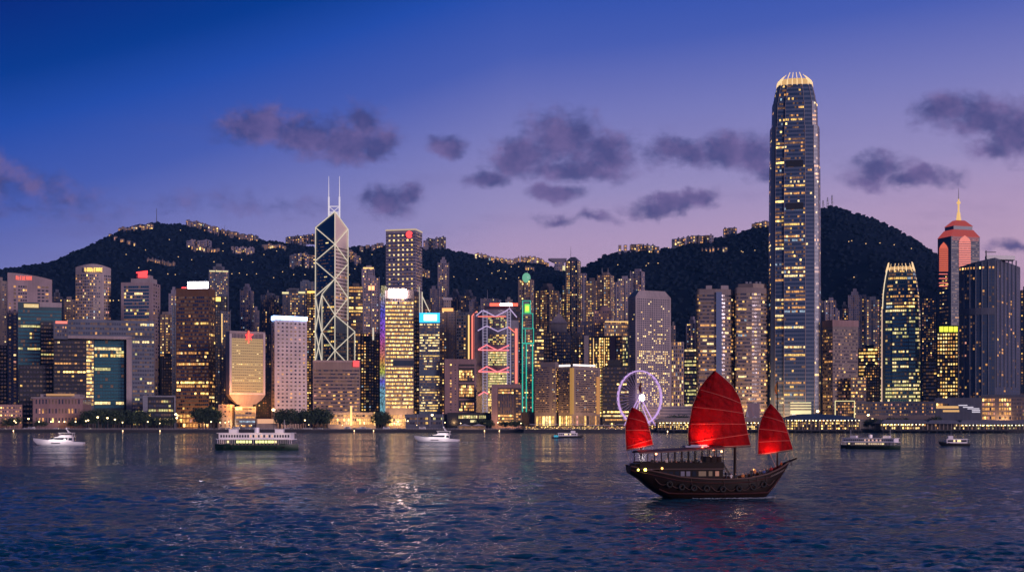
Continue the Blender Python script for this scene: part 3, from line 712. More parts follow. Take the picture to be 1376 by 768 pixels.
# its lower wings
b = simple('low_block', 'beige low wing beside the flared neck, lit warm from below', 293.5, 312, 315, 543, 1284, 'beige', cat='low building', th=.3, seed=13)
b.windows(0, z0=4, ww=4, nz=5, fx=.4, fz=.3, mode='rand', p=.25, lits='amber', zf=lambda t: 2-1.8*t); b.finish_windows(12)
b = simple('low_block', 'grey office base with lit floors directly under the flared neck', 315.5, None, 344, 546, 1280, 'slate', cat='low building', seed=14, depth=8)
b.windows(0, z0=4, ww=3, nz=5, fx=.9, fz=.45, p=.6, lits='warm'); b.finish_windows(40)
b = simple('low_block', 'long low building glowing peach next to the flared-neck block', 344.5, None, 373, 562, 1282, 'beige', cat='low building', seed=15)
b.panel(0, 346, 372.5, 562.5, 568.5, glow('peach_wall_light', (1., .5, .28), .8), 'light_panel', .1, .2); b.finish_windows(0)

# 14 white tower with blue roof light
Y = 1330
b = simple('office_tower', 'white tower pierced by small square windows with a bright blue roof band', 364.5, 369, 412.5, 429, Y, 'white', th=1.15, seed=16)
b.windows(1, z0=hgt(552, Y), z1=hgt(431, Y), a=.05, b=.97, nx=7, nz=23, fx=.46, fz=.42, mode='rand', p=.16, lits='amber')
b.windows(0, z0=hgt(552, Y), z1=hgt(431, Y), a=.1, b=.9, nx=2, nz=23, fx=.5, fz=.42, mode='rand', p=.05, lits='amber')
b.panel(1, 367.5, 413, 424.8, 429.5, M['blue_led'], 'light_band', .1, .8); b.panel(0, 364.5, 367.4, 424.8, 430, M['blue_led'], 'light_band', .1, .8); b.finish_windows(60)

# 15 braced pointed tower
Y = 1500
def P2(px, Y): return Vector((ray(px, Y), Y))
Cn = P2(450.2, Y); Lf = P2(423.2, Y+24); Rt = P2(468.0, Y+27); Bk = Lf+Rt-Cn
b = Bld('braced_tower', 'pointed glass tower crossed by glowing white diagonal braces with twin masts', 'tower', [Cn, Rt, Bk, Lf], Y, 284, W['navy'], seed=17)
gl1 = glassmat('deep_blue_glass', (0.01, 0.05, 0.13), .1, 1.0); gl2 = glassmat('sunset_painted_glass', (0.75, 0.62, 0.50), .35, .9, .1)  # the beige face has its sunset reflection painted into the glass colour
zc, zl, zr = hgt(284, Cn.y), hgt(305, Lf.y), hgt(308, Rt.y)
mb = MB(); pts = [Cn, Rt, Bk, Lf]; zs = [zc, zr, (zl+zr)/2-10, zl]
for i in range(4):
    p, q = pts[i], pts[(i+1) % 4]
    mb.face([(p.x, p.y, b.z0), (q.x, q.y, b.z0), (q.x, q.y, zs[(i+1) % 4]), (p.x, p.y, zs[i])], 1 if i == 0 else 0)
mb.face([(Cn.x, Cn.y, zc), (Rt.x, Rt.y, zr), (Bk.x, Bk.y, zs[2])], 0); mb.face([(Cn.x, Cn.y, zc), (Bk.x, Bk.y, zs[2]), (Lf.x, Lf.y, zl)], 0)
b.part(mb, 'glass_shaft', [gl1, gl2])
# lower, wider shafts stepping out toward the harbour
def lowshaft(pxe, ye_c, ye_e, side, name):
    n2 = Vector((0, -3)); c2 = Cn+n2; e2 = P2(pxe, 1508 if side < 0 else 1520)
    bk = Cn+Vector((side*2, 30)); z1, z2 = hgt(ye_c, c2.y), hgt(ye_e, e2.y)
    ring = [c2, bk, e2] if side < 0 else [c2, e2, bk]
    zz_ = [z1, z1, z2] if side < 0 else [z1, z2, z1]
    mb = MB(); mb.prism(ring, b.z0, zz_); b.part(mb, name, [glassmat('grey_green_glass', (0.06, 0.08, 0.09), .15, .9)]); return c2, e2, z1, z2
cA, eA, zA1, zA2 = lowshaft(432.4, 374.6, 395, -1, 'lower_shaft'); cB, eB, zB1, zB2 = lowshaft(477, 423, 445, 1, 'lower_shaft')
def on(p, q, px, py, off=.9):
    e = q-p; n = Vector((e.y, -e.x)).normalized()
    if n.y > 0: n = -n
    k = (px-CX)/F; y = (p.dot(n)+off)/(k*n.x+n.y); return Vector((k*y, y, hgt(py, y)))
BR = []
def br(p, q, pl, r=.5): mbx = MB(); mbx.tube([on(p, q, x, y) for x, y in pl], r, 5); b.part(mbx, 'brace', M['white_line'])
br(Lf, Cn, [(423.9, 305.5), (423.4, 486)]); br(Lf, Cn, [(450, 285), (450, 373)]); br(Rt, Cn, [(467.8, 308), (467.5, 430)])
br(Lf, Cn, [(424, 305.5), (449.8, 284.5)], .5); br(Rt, Cn, [(450.4, 284.5), (467.8, 308)], .5)
for (a, c) in (((424.3, 306), (450, 328)), ((450, 328), (424, 350)), ((424, 352), (450, 374.4))): br(Lf, Cn, [a, c])
for (a, c) in (((467.6, 308), (450.4, 328)), ((450.4, 328), (467.3, 351)), ((467.3, 355), (450.4, 374.4)), ((450.4, 374.6), (467.2, 399)), ((467.2, 401), (450.4, 422.5))): br(Rt, Cn, [a, c])
for (a, c) in (((449.8, 375), (423.6, 398)), ((423.6, 398), (432, 445)), ((432, 397), (423.5, 445)), ((423.5, 445), (432, 484)), ((432, 447), (423.5, 486))): br(Lf, Cn, [a, c], .6)
for (a, c) in (((450, 374), (432.6, 395)), ((432.6, 395), (432.6, 486)), ((450, 374), (450, 486)), ((432.8, 396), (450, 422.8)), ((450, 422.8), (432.8, 445)), ((432.8, 446), (450, 470.5)), ((450, 470.5), (438, 486))): br(eA, cA, [a, c])
for (a, c) in (((450.4, 423), (476.6, 445)), ((476.8, 445), (476.8, 486)), ((476.6, 446), (450.4, 470.5)), ((450.4, 470.5), (465, 486)), ((467.2, 432), (467.2, 486))): br(cB, eB, [a, c])
def facewin(b, fa, fb, z0, z1, **k): b.windows(0, quad=[(fa.x, fa.y, z0), (fb.x, fb.y, z0), (fb.x, fb.y, z1), (fa.x, fa.y, z1)], **k)
facewin(b, Lf.lerp(Cn, .04), Lf.lerp(Cn, .97), hgt(400, Y), hgt(318, Y), ww=2.6, fh=3.9, fx=.95, fz=.3, p=.02, lits='pale', dark=GB)
facewin(b, Cn.lerp(Rt, .05), Cn.lerp(Rt, .95), hgt(430, Y), hgt(330, Y), ww=3, fh=3.9, fx=.8, fz=.5, p=.10, lits='amber')
facewin(b, eA.lerp(cA, .04), eA.lerp(cA, .96), 20, hgt(396, Y), ww=2.6, fh=3.9, fx=.85, fz=.5, p=.16, lits='green')
facewin(b, cB.lerp(eB, .04), cB.lerp(eB, .96), 20, hgt(446, Y), ww=2.6, fh=3.9, fx=.85, fz=.5, p=.14, lits='green')
for px in (441.8, 456.2):
    p = Vector((ray(px, Y+12), Y+12)); mb = MB(); mb.tube([(p.x, p.y, hgt(291, Y)), (p.x, p.y, hgt(262, Y))], .9, 6); mb.tube([(p.x, p.y, hgt(262, Y)), (p.x, p.y, hgt(234, Y))], .45, 6, r2=.2); b.part(mb, 'mast', glow('mast_light', (.9, .8, .9), .8))
a, c = ray(441.8, Y+12), ray(456.2, Y+12); mb = MB()
for yy_ in (275, 283): mb.tube([(a, Y+12, hgt(yy_, Y)), (c, Y+12, hgt(yy_, Y))], .55, 5)
mb.tube([(a, Y+12, hgt(275, Y)), (c, Y+12, hgt(287, Y))], .4, 5); mb.tube([(c, Y+12, hgt(275, Y)), (a, Y+12, hgt(287, Y))], .4, 5); b.part(mb, 'mast_brace', glow('mast_light', (.9, .8, .9), .8))
b.finish_windows(60)

# 16 brown low block with red emblem and bright podium
Y = 1350
b = simple('office_block', 'broad ribbed brown block with a red square emblem in front of the braced tower', 420.5, None, 484, 485, Y, 'tan', seed=18, depth=34, cat='office building')
b.windows(0, z1=hgt(495, Y), a=.02, b=.98, ww=2.4, nz=17, fx=.97, fz=.42, mode='rand', p=.2, lits='amber', zf=lambda t: 2.2 if .3 < t < .62 else .55)
b.panel(0, 420.5, 484, 483.8, 486.2, W['pale'], 'parapet', .3, .5); b.panel(0, 474.5, 482.5, 484.5, 492.2, M['red_led'], 'emblem', 1.0, .5); b.finish_windows(90)
b = simple('podium_hall', 'low stone podium with brightly lit golden arcades below the ribbed brown block', 441, None, 505, 553.5, 1300, 'beige', cat='podium', seed=19, depth=20)
b.windows(0, quad=wq(b, 443, 503, 561.5, 570, .05), nx=20, nz=2, fx=.7, fz=.8, mode='rand', p=.9, lits='orange'); b.windows(0, quad=wq(b, 445, 503, 556, 560.5, .05), nx=14, nz=1, fx=.8, fz=.6, mode='rand', p=.5, lits='amber')
b.panel(0, 470.5, 473.2, 545, 571, M['gold_led'], 'lit_column', .2, 1); b.panel(0, 502.5, 504.5, 553, 571, M['gold_led'], 'lit_column', .2, .8); b.finish_windows(40)

# 18 square tower with grid windows and red round emblem
Y = 1450
b = simple('office_tower', 'tall square grey tower of paired small windows with a red round emblem', 518.5, 558.5, 567.3, 309, Y, 'mauve', th=.30, seed=20)
b.cornice(b.z1, 1.6, .4, glow('parapet_light', (1., .75, .5), .55), 'lit_parapet')
for s_, nx in ((0, 34), (1, 26)): b.windows(s_, z0=10, z1=b.z1-2, a=.01, b=.99, nx=nx//2, nz=62, fx=.9, fz=.30, mode='rand', p=.0, dark=GB)
b.windows(0, quad=wq(b, 520.5, 556.5, 313, 398, .2), nx=6, nz=13, fx=.36, fz=.34, mode='rand', p=.9, lits='pale'); 
b.windows(1, quad=wq(b, 559.2, 566.8, 313, 398, .2, 1), nx=7, nz=26, fx=.6, fz=.2, mode='rand', p=.6, lits='amber')
b.windows(1, quad=wq(b, 559.2, 566.8, 400, 540, .2, 1), nx=7, nz=40, fx=.6, fz=.2, mode='rand', p=.3, lits='amber')
mb = MB(); c = b.at(0, 550, 315, .8); mb.tube([(c.x, c.y, c.z), (c.x, c.y+.8, c.z)], 3.8, 14); b.part(mb, 'emblem', M['red_led'])
b.strip(1, [(567.2, 392), (567.4, 422)], .55, M['white_line'], off=.8); b.strip(1, [(563.3, 385), (563.5, 420)], .4, M['white_line'], off=.8); b.finish_windows(70)

# 19 golden LED block, bright sign, rainbow side
Y = 1335
b = simple('office_tower', 'golden striped office block carrying a blazing white sign and a rainbow lit edge', 517.5, None, 556, 389, Y, 'tan', seed=21, depth=32)
b.windows(0, z0=hgt(549, Y), z1=hgt(404, Y), a=.02, b=.98, nx=26, nz=28, fx=.94, fz=.46, mode='rand', p=.95, lits='gold', skip=lambda i, j, nx, nz: 11 <= j <= 12 and i > 6)
b.windows(0, z0=hgt(404, Y), z1=hgt(400, Y), a=.02, b=.98, nx=12, nz=1, fx=.9, fz=.6, mode='rand', p=.2)
b.panel(0, 523, 546, 388, 399.5, M['pinkwhite_led'], 'sign', 1.0, .8); b.panel(0, 528, 556, 484, 491, W['navy'], 'dark_band', .1, .4)
rb = principled('rainbow_led_panel', (.03, .03, .03), .4, emit=(1, 1, 1), es=.8, sample=False); gg = G(rb.node_tree)
zz_ = gg.n('ShaderNodeSeparateXYZ'); rb.node_tree.links.new(gg.n('ShaderNodeNewGeometry').outputs['Position'], zz_.inputs[0])
hh_ = gg.m('MULTIPLY_ADD', zz_.outputs[2], 1/140.0, 0.0)
rc = gg.ramp(hh_, [(0., (.25, .7, .75)), (.30, (.2, .5, .7)), (.36, (.15, .1, .9)), (.42, (.7, .8, .1)), (.52, (.9, .3, .1)), (.62, (.8, .15, .4)), (.72, (.4, .1, .9)), (.86, (.12, .12, .9)), (1., (.7, .6, .3))])
nn_ = gg.noise(gg.n('ShaderNodeNewGeometry').outputs['Position'], .5, 2, .8)
rb.node_tree.links.new(rc, rb.node_tree.nodes['Principled BSDF'].inputs['Emission Color']); rb.node_tree.links.new(gg.maprange(nn_, .35, .65, .05, .85), rb.node_tree.nodes['Principled BSDF'].inputs['Emission Strength'])
mb = MB(); secs = []
for t in np.linspace(0, 1, 12):
    z = b.z0+8+(hgt(383, Y)-b.z0-8)*t; x0 = ray(510.2-1.0*math.sin(t*2.2)+1.8*t**2, Y); x1 = ray(517.4, Y); secs.append([(x0, Y+6, z), (x1, Y, z), (x1, Y+26, z), (x0, Y+26, z)])
mb.loft(secs); b.part(mb, 'rainbow_fin', rb); b.strip(0, [(517.6, 390), (518, 556)], .4, M['steel'])
b.windows(0, quad=wq(b, 519, 556, 556, 572, .1), nx=12, nz=3, fx=.7, fz=.7, mode='rand', p=.85, lits='orange'); b.finish_windows(100)

# 20 cyan sign tower
Y = 1330
b = simple('office_tower', 'slim glass tower topped by a glowing cyan sign box', 563.5, None, 591, 421, Y, 'steelblue', seed=22, depth=30)
b.windows(0, z0=hgt(553, Y), z1=hgt(434, Y), a=.02, b=.98, nx=14, nz=34, fx=.88, fz=.5, p=.6, mode='office', lits='pale', dark=GB, skip=lambda i, j, nx, nz: j in (14, 15))
b.panel(0, 563.5, 591, 420, 433, M['cyan_led'], 'sign_box', .1, 1); b.panel(0, 569.5, 587, 422.3, 430.5, M['cyan_w'], 'sign', 1.3, .4); b.finish_windows(80)
b = simple('office_block', 'narrow brown shaft squeezed between the golden striped block and cyan-sign tower', 556.5, None, 563.2, 392, 1360, 'darkbrown', seed=23, depth=20)
b.windows(0, p=.03, ww=3); b.strip(0, [(567.5, 398), (577.5, 419)], .5, M['white_line'], off=10); b.finish_windows(0)

# 22 mauve stone block with golden panels
Y = 1320
b = simple('office_block', 'mauve stone block with three glowing golden lattice panels in its centre', 597.5, None, 640, 482, Y, 'rose', seed=24, depth=34, cat='office building')
b.windows(0, quad=wq(b, 599, 637.5, 482, 553, .1), nx=1, nz=1, fx=.001, fz=.001)
b.windows(0, quad=wq(b, 604, 607.5, 488, 552, .1), nx=1, nz=18, fx=.6, fz=.5, mode='rand', p=.6, lits='orange'); b.windows(0, quad=wq(b, 611, 613, 488, 552, .1), nx=1, nz=18, fx=.7, fz=.4, mode='rand', p=.1)
b.panel(0, 616.3, 637.5, 489, 552.8, W['darkbrown'], 'recess', .05, .1)
b.windows(0, quad=wq(b, 617, 637, 497, 511, .3), nx=9, nz=4, fx=.8, fz=.75, mode='rand', p=.8, lits='orange'); b.windows(0, quad=wq(b, 617, 637, 517, 533, .3), nx=9, nz=4, fx=.8, fz=.75, mode='rand', p=.85, lits='orange'); b.windows(0, quad=wq(b, 617, 637, 540, 552, .3), nx=9, nz=3, fx=.8, fz=.7, mode='rand', p=.7, lits='orange')
for yy_ in (493, 514.5, 536.5): b.panel(0, 616.3, 637.5, yy_-1.2, yy_+.8, W['rose'], 'band', .4, .3)
b.finish_windows(80)

# 23 framed tower with chevrons
Y = 1400
b = simple('bank_tower', 'framed tower hung with glowing red and lavender chevrons between ladder masts', 647, None, 686.5, 416, Y, 'grey', seed=25, depth=40)
mbs = wedge(b, 637.2, 646.9, 420, 575, W['mauve'], 'service_shaft', -4, 30); mbs = wedge(b, 686.6, 697, 430, 575, W['grey'], 'service_shaft', -3, 30)
wedge(b, 651, 690, 409, 415.9, W['slate'], 'crown', -10, 20)
b.panel(0, 658, 696, 407, 411, M['redor_led'], 'roof_light_bar', 1, 1.5); b.panel(0, 672, 688, 407.6, 410.4, M['pinkwhite_led'], 'roof_light_bar', 2.7, .3)
for (x0, x1) in ((649, 654.5), (681.5, 686)):
    mb = MB()
    for x in (x0, x1):
        mb.tube([b.at(0, x, 417, 1.4), b.at(0, x, 560, 1.4)], .42, 4)
    for k in range(36):
        mb.tube([b.at(0, x0, 419+k*3.9, 1.4), b.at(0, x1, 419+k*3.9, 1.4)], .26, 4)
    b.part(mb, 'ladder_mast', glow('ladder_light', (.75, .62, .95), .42))
chev = [([(649, 416.5), (665.7, 425), (680, 417.5), (684.5, 414), (694.5, 426)], 'lav_line'), ([(640, 424), (648, 417)], 'lav_line'), ([(642, 425), (680, 425)], 'coral_led'),
        ([(642, 444), (654, 437.5), (669, 445), (683, 439)], 'lav_line'), ([(683, 439), (694, 448)], 'coral_led'),
        ([(642.5, 469.5), (654, 463), (668.5, 470.5), (684, 463.5)], 'pinkred_led'), ([(642.5, 469.8), (684, 470.3)], 'pinkred_led'),
        ([(643, 498.5), (654, 492), (668.5, 499.3), (684, 493)], 'pinkred_led'), ([(643, 499), (684, 499.5)], 'pinkred_led'), ([(643, 531), (650.5, 526), (656, 529)], 'pinkred_led')]
for pl, mm in chev: b.strip(0, pl, .62, M[mm], 'chevron_light', off=2.4, n=5)
for (y0, y1, p, L, nz) in ((426, 440, .4, 'green', 5), (449, 463, .55, 'green', 5), (472, 491, .97, 'greenw', 6), (500, 520, .95, 'greenw', 6), (521, 556, .5, 'gold', 10)):
    b.windows(0, quad=wq(b, 656, 681, y0, y1, .3), nx=12, nz=nz, fx=.9, fz=.62, mode='rand', p=p, lits=L)
b.windows(0, quad=wq(b, 687.5, 691, 440, 514, .3-2.9), nx=1, nz=20, fx=.8, fz=.4, mode='rand', p=.3)
b.panel(0, 692, 695.4, 441, 515, M['coral_led'], 'light_strip', -2.8, .5); b.finish_windows(90)
Y = 1560
b = simple('office_tower', 'dark tower outlined by a coral neon edge just behind the chevron tower', 612, 640, 646, 419, Y, 'slate', th=.2, seed=26)
b.windows(0, a=.05, b=.5, ww=3, fh=3.6, p=.1, mode='cols', lits='home')
for x in (634.5, 638): b.strip(0, [(x, 424), (x, 484)], 1.1, M['coral_led'], off=.8)
b.strip(0, [(629.8, 423), (629.8, 484)], .9, M['gold_led'], off=.8); b.strip(0, [(634.5, 424), (641, 418)], .8, M['coral_led'], off=.9); b.finish_windows(10)
b = simple('city_hall_block', 'small pinkish block with a recessed rack of tall windows before the chevron tower', 660.5, None, 701, 516, 1292, 'rose', cat='low building', seed=27, depth=24)
b.panel(0, 669, 700.5, 521, 571, W['darkbrown'], 'recess', .05, .1)
b.windows(0, quad=wq(b, 669.5, 690, 522, 529, .2), nx=8, nz=2, fx=.9, fz=.6, mode='rand', p=.95, lits='orange'); b.windows(0, quad=wq(b, 669.5, 690, 530, 555, .2), nx=9, nz=6, fx=.6, fz=.8, mode='rand', p=.02, dark=GB)
b.windows(0, quad=wq(b, 669.5, 690, 556, 568, .2), nx=8, nz=3, fx=.9, fz=.6, mode='rand', p=.95, lits='orange'); b.windows(0, quad=wq(b, 693, 700, 523, 568, .2), nx=2, nz=13, fx=.8, fz=.6, mode='rand', p=.8, lits='amber')
mb = None
for i in range(10): b.panel(0, 669.3+i*2.3, 669.7+i*2.3, 530, 556, W['rose'], 'fin', .3, .4)
b.finish_windows(50)

# 25 tower outlined in teal neon
Y = 1345
b = simple('office_tower', 'slim stepped tower outlined in teal neon with a green emblem at its head', 701.5, None, 718, 462, Y, 'tan', seed=28, depth=22)
wedge(b, 701.5, 717.2, 441, 461.9, W['tan'], 'upper_tier', -.5, 18); wedge(b, 702, 716, 421, 440.9, W['tan'], 'upper_tier', -1, 16); wedge(b, 702, 712.8, 403.5, 420.9, W['grey'], 'upper_tier', -1.5, 14)
for x0, x1, y0, y1, o_ in ((702.3, 712.8, 403.8, 421, -1), (702, 716, 421, 441, -.5), (701.8, 717, 441, 461, 0)):
    b.strip(0, [(x0, y1), (x0, y0), (x1, y0), (x1, y1)], .5, M['teal_line'], 'neon_outline', off=o_+.5)
b.strip(0, [(701.8, 461), (717.6, 461)], .55, M['teal_line'], 'neon_outline')
for x in (702, 707.2, 715.6): b.strip(0, [(x, 462), (x, 553)], .62, M['teal_line'], 'neon_outline')
b.strip(0, [(705.8, 442), (705.8, 460)], .4, M['teal_line'], 'neon_outline'); b.panel(0, 705, 711.6, 408.5, 419.8, M['green_led'], 'emblem', -.8, .6); b.panel(0, 706.2, 710.4, 411, 417.5, M['yelgreen'], 'emblem', 0, .3)
b.windows(0, z0=hgt(552, Y), a=.04, b=.96, nx=6, nz=27, fx=.8, fz=.5, mode='rand', p=.22, lits='home'); b.windows(0, quad=wq(b, 703, 715, 424, 460, .1), nx=4, nz=10, fx=.8, fz=.5, mode='rand', p=.2, lits='home'); b.finish_windows(40)

# 26 pair of broad hotel blocks
Y = 1312
b = simple('hotel_block', 'broad rosy hotel block with fine window rows beside the teal neon tower', 718.5, 746, 752, 492, Y, 'tan', th=.4, seed=29, cat='hotel')
b.windows(0, z0=hgt(554, Y), a=.03, b=.72, nx=11, nz=21, fx=.85, fz=.4, mode='rand', p=.07, lits='amber'); b.windows(0, z0=hgt(554, Y), a=.86, b=.98, nx=2, nz=21, fx=.7, fz=.5, mode='rand', p=.4, lits='warm'); b.windows(1, z0=hgt(554, Y), a=.1, b=.9, nx=3, nz=21, fx=.7, fz=.5, mode='rand', p=.65, lits='amber')
b.roofbox(.25, .98, 4.5, fy0=.1, name='roof_storey'); b.windows(0, z0=4, z1=hgt(558, Y), a=.05, b=.98, nx=6, nz=1, fx=.7, fz=.9, mode='rand', p=.9, lits='gold'); b.finish_windows(60)
b = simple('hotel_block', 'wide hotel block with a white lit roof edge and one glowing golden vertical bay', 750.5, 769, 806.5, 492, 1300, 'tan', th=.72, seed=30, cat='hotel')
Y = 1300
b.windows(0, z0=hgt(554, Y), z1=hgt(496, Y), a=.03, b=.9, nx=9, nz=20, fx=.85, fz=.42, mode='rand', p=.10, lits='amber'); b.windows(1, z0=hgt(554, Y), z1=hgt(496, Y), a=.12, b=.92, nx=16, nz=20, fx=.85, fz=.42, mode='rand', p=.14, lits='warm')
b.panel(0, 751, 765.5, 489.6, 492.2, M['pinkwhite_led'] if False else glow('roof_edge_light', (1., .86, .84), 1.6, True), 'roof_light', .1, 1); b.panel(1, 771, 800, 489.4, 491.8, glow('roof_edge_light', (1., .86, .84), 1.6, True), 'roof_light', .1, 1)
gg_ = glow('painted_bay_glow', (1., .5, .12), .42); b.panel(0, 765.6, 768.9, 494, 556, gg_, 'lit_bay', .2, 1.2); b.panel(1, 769.1, 771.5, 494, 556, gg_, 'lit_bay', .2, 1.2); b.panel(1, 802.5, 806, 506, 556, glow('painted_bay_glow_dim', (1., .42, .12), .5), 'lit_bay', .2, 1)  # floodlight on these bays is painted in as emission
b.windows(0, z0=4, z1=hgt(558, Y), a=.03, b=.98, nx=6, nz=1, fx=.6, fz=.95, mode='rand', p=.95, lits='gold'); b.windows(1, z0=4, z1=hgt(558, Y), a=.03, b=.98, nx=10, nz=1, fx=.6, fz=.95, mode='rand', p=.85, lits='amber'); b.finish_windows(70)
# 27 pyramid roofed
Y = 1500
b = simple('office_tower', 'stone tower with a pale pyramid roof and tiny spire', 735.5, None, 767, 446, Y, 'slate', seed=31, depth=28)
b.windows(0, a=.03, b=.97, nx=10, fh=3.7, fx=.6, fz=.5, mode='rand', p=.15, lits='home')
wedge(b, 739.5, 762, 434, 445.9, W['stone'], 'upper_storey', -3, 22)
q = [b.at(0, 738.5, 434, -1), b.at(0, 763, 434, -1)]; dd = (b.pts[3]-b.pts[0]).normalized()*24; c = (q[0]+q[1])/2+Vector((dd.x, dd.y, 0))/2
mb = MB(); ring = [q[0], q[1], q[1]+Vector((dd.x, dd.y, 0)), q[0]+Vector((dd.x, dd.y, 0))]; z = q[0].z+.1; ap = (c.x, c.y, hgt(420, Y+12))
for i in range(4): a, d_ = ring[i], ring[(i+1) % 4]; mb.face([(a.x, a.y, z), (d_.x, d_.y, z), ap])
b.part(mb, 'roof', W['pale']); mb = MB(); mb.tube([ap, (ap[0], ap[1], ap[2]+7)], .5, 5, r2=.1); b.part(mb, 'spire', W['pale']); b.finish_windows(20)
b = simple('office_block', 'plain black-glass slab leaning against the pyramid-roofed tower', 730.5, None, 742.5, 447, 1470, 'dark', seed=32); b.windows(0, p=.01); b.finish_windows(0)
# 29 gold gridded block
Y = 1420
b = simple('office_tower', 'brown gridded office tower with gold window columns between two pale piers', 785, None, 836, 451, Y, 'darkbrown', seed=33, depth=30)
b.panel(0, 785, 791, 450.5, 560, W['pale'], 'pier', .1, 1); b.panel(0, 819.5, 827, 450.5, 560, W['rose'], 'pier', .1, 1)
b.windows(0, quad=wq(b, 792, 819, 453, 560, .1), nx=10, nz=28, fx=.6, fz=.6, mode='cols', p=.5, lits='gold'); b.windows(0, quad=wq(b, 828, 835.5, 453, 560, .1), nx=3, nz=28, fx=.6, fz=.6, mode='cols', p=.5, lits='warm')
for x in (797.5, 805.5, 812): b.strip(0, [(x, 454), (x, 552)], .32, M['gold_led'], off=.4)
b.finish_windows(90)
b = simple('hotel_tower', 'gold-lattice hotel tower with a scalloped glowing parapet', 812, None, 845.5, 431, 1480, 'beige', seed=34, depth=26)
b.windows(0, a=.02, b=.98, nx=13, fh=4.2, fx=.55, fz=.5, mode='rand', p=.75, lits='warm')
mb = MB()
for i in range(5): p = b.pts[0].lerp(b.pts[1], (i+.5)/5); mb.ball((p.x, p.y+2, b.z1), 3.2, 2.5, 3.0 if i != 2 else 5)
b.part(mb, 'scalloped_parapet', W['pale']); b.strip(0, [(813, 432), (845, 432)], .5, M['gold_led']); b.finish_windows(60)
b = simple('office_block', 'teal and amber glass block showing beneath the gold-lattice hotel', 836.5, None, 846, 452, 1445, 'teal', seed=35); b.windows(0, nx=4, fh=4, fx=.7, fz=.6, mode='rand', p=.5, lits='greenw'); b.finish_windows(20)
b = simple('apartment_tower', 'reddish tower with a domed roof beside the gold-lattice hotel', 798, None, 822, 417, 1500, 'rose', seed=36); b.windows(0, nx=8, fh=3.3, fx=.6, fz=.5, mode='rand', p=.25, lits='amber')
mb = MB(); p = b.pts[0].lerp(b.pts[1], .6); mb.ball((p.x, p.y+8, b.z1), 8, 6, 6.5, nu=14, nv=10); b.part(mb, 'dome', W['rose']); b.finish_windows(20)
# 30 black glass block
Y = 1330
b = simple('office_block', 'black glass block with a few gold lit floors beside the observation wheel', 809, None, 845.5, 492, Y, 'dark', seed=37, depth=26, cat='office building')
wedge(b, 817, 834, 483, 491.9, W['dark'], 'upper_storey', -1, 20); b.windows(0, a=.04, b=.98, ww=1.9, fh=3.8, fx=.85, fz=.42, p=.2, lits='gold'); b.finish_windows(60)
# 31 round-window tower
Y = 1370
b = simple('office_tower', 'white tower covered in round porthole windows under a hipped grey roof', 844, 854, 901.5, 398, Y, 'pale', th=1.0, seed=38, cat='tower')
c = sum(b.pts, Vector((0, 0)))/4; mb = MB(); lo = [c+(p-c)*1.0 for p in b.pts]; hi = [c+(p-c)*.72 for p in b.pts]
mb.loft([[(p.x, p.y, b.z1+.05) for p in lo], [(p.x, p.y, hgt(389, Y)) for p in hi]]); b.part(mb, 'roof', W['pale'])
def portholes(b, side, q, nx, nz, pf):
    q = [Vector(v) for v in q]; nr = (q[1]-q[0]).cross(q[3]-q[0]).normalized(); ex = (q[1]-q[0]).normalized()
    for j in range(nz):
        for i in range(nx):
            cc = q[0].lerp(q[1], (i+.5)/nx).lerp(q[3].lerp(q[2], (i+.5)/nx), (j+.5)/nz)+nr*.07; r = .74
            pts_ = [cc+ex*(r*math.cos(t))+Vector((0, 0, r*math.sin(t))) for t in [2*math.pi*k/8 for k in range(8)]]
            m = pick(b.rng, LITS['pale']) if b.rng.random() < pf(j/nz) else GB
            b.cells.append((pts_, m))
pf = lambda t: (.55 if t < .33 else .12) if t < .42 else (.8 if t < .53 else (.08 if t < .6 else (.2 if t < .68 else .07)))
portholes(b, 1, wq(b, 856, 900, 401, 552, .02, 1), 18, 52, pf); portholes(b, 0, wq(b, 846, 853, 401, 552, .02, 0), 4, 52, lambda t: .03)
# portholes stay one counted mass with the brightest as parts
rest = MB(); lits_ = [k for k, cl in enumerate(b.cells) if cl[1] >= AMB]; keep = set(b.rng.sample(lits_, min(99, len(lits_))))
cache = {}
for k, (q, m) in enumerate(b.cells):
    if k in keep:
        cc = sum(q, Vector((0, 0, 0)))/len(q)
        if m not in cache: mb = MB(); mb.face([v-cc for v in q]); cache[m] = mb.mesh('window', WM[m])
        o = bpy.data.objects.new('window', cache[m]); COL.objects.link(o); setpar(o, b.root); o.location = cc-Vector(b.o)
    else: rest.face(q, m)
o = b.part(rest, 'window', WM); o['kind'] = 'stuff'
# 32
b = simple('office_block', 'cream grid-fronted block beside the porthole tower', 901.8, None, 919, 459, 1400, 'pale', seed=39, depth=22); b.windows(0, nx=6, fh=3.9, fx=.66, fz=.72, mode='rand', p=.4, lits='warm'); b.finish_windows(50)
b = simple('office_block', 'dark green glass block lit in short yellow strips behind the big sail', 919.2, None, 938, 468, 1430, 'green', seed=40); b.windows(0, nx=9, fh=3.9, fx=.85, fz=.5, p=.35, lits='greenw'); b.finish_windows(40)
b = simple('parking_block', 'long low white building with ribbed storeys at the foot of the porthole tower', 866, None, 932, 545, 1310, 'pale', cat='low building', seed=41, depth=14)
for k in range(4): b.panel(0, 866.5, 931.5, 547+k*4, 548.2+k*4, W['slate'], 'ribbon_window', .05, .2)
b.finish_windows(0)

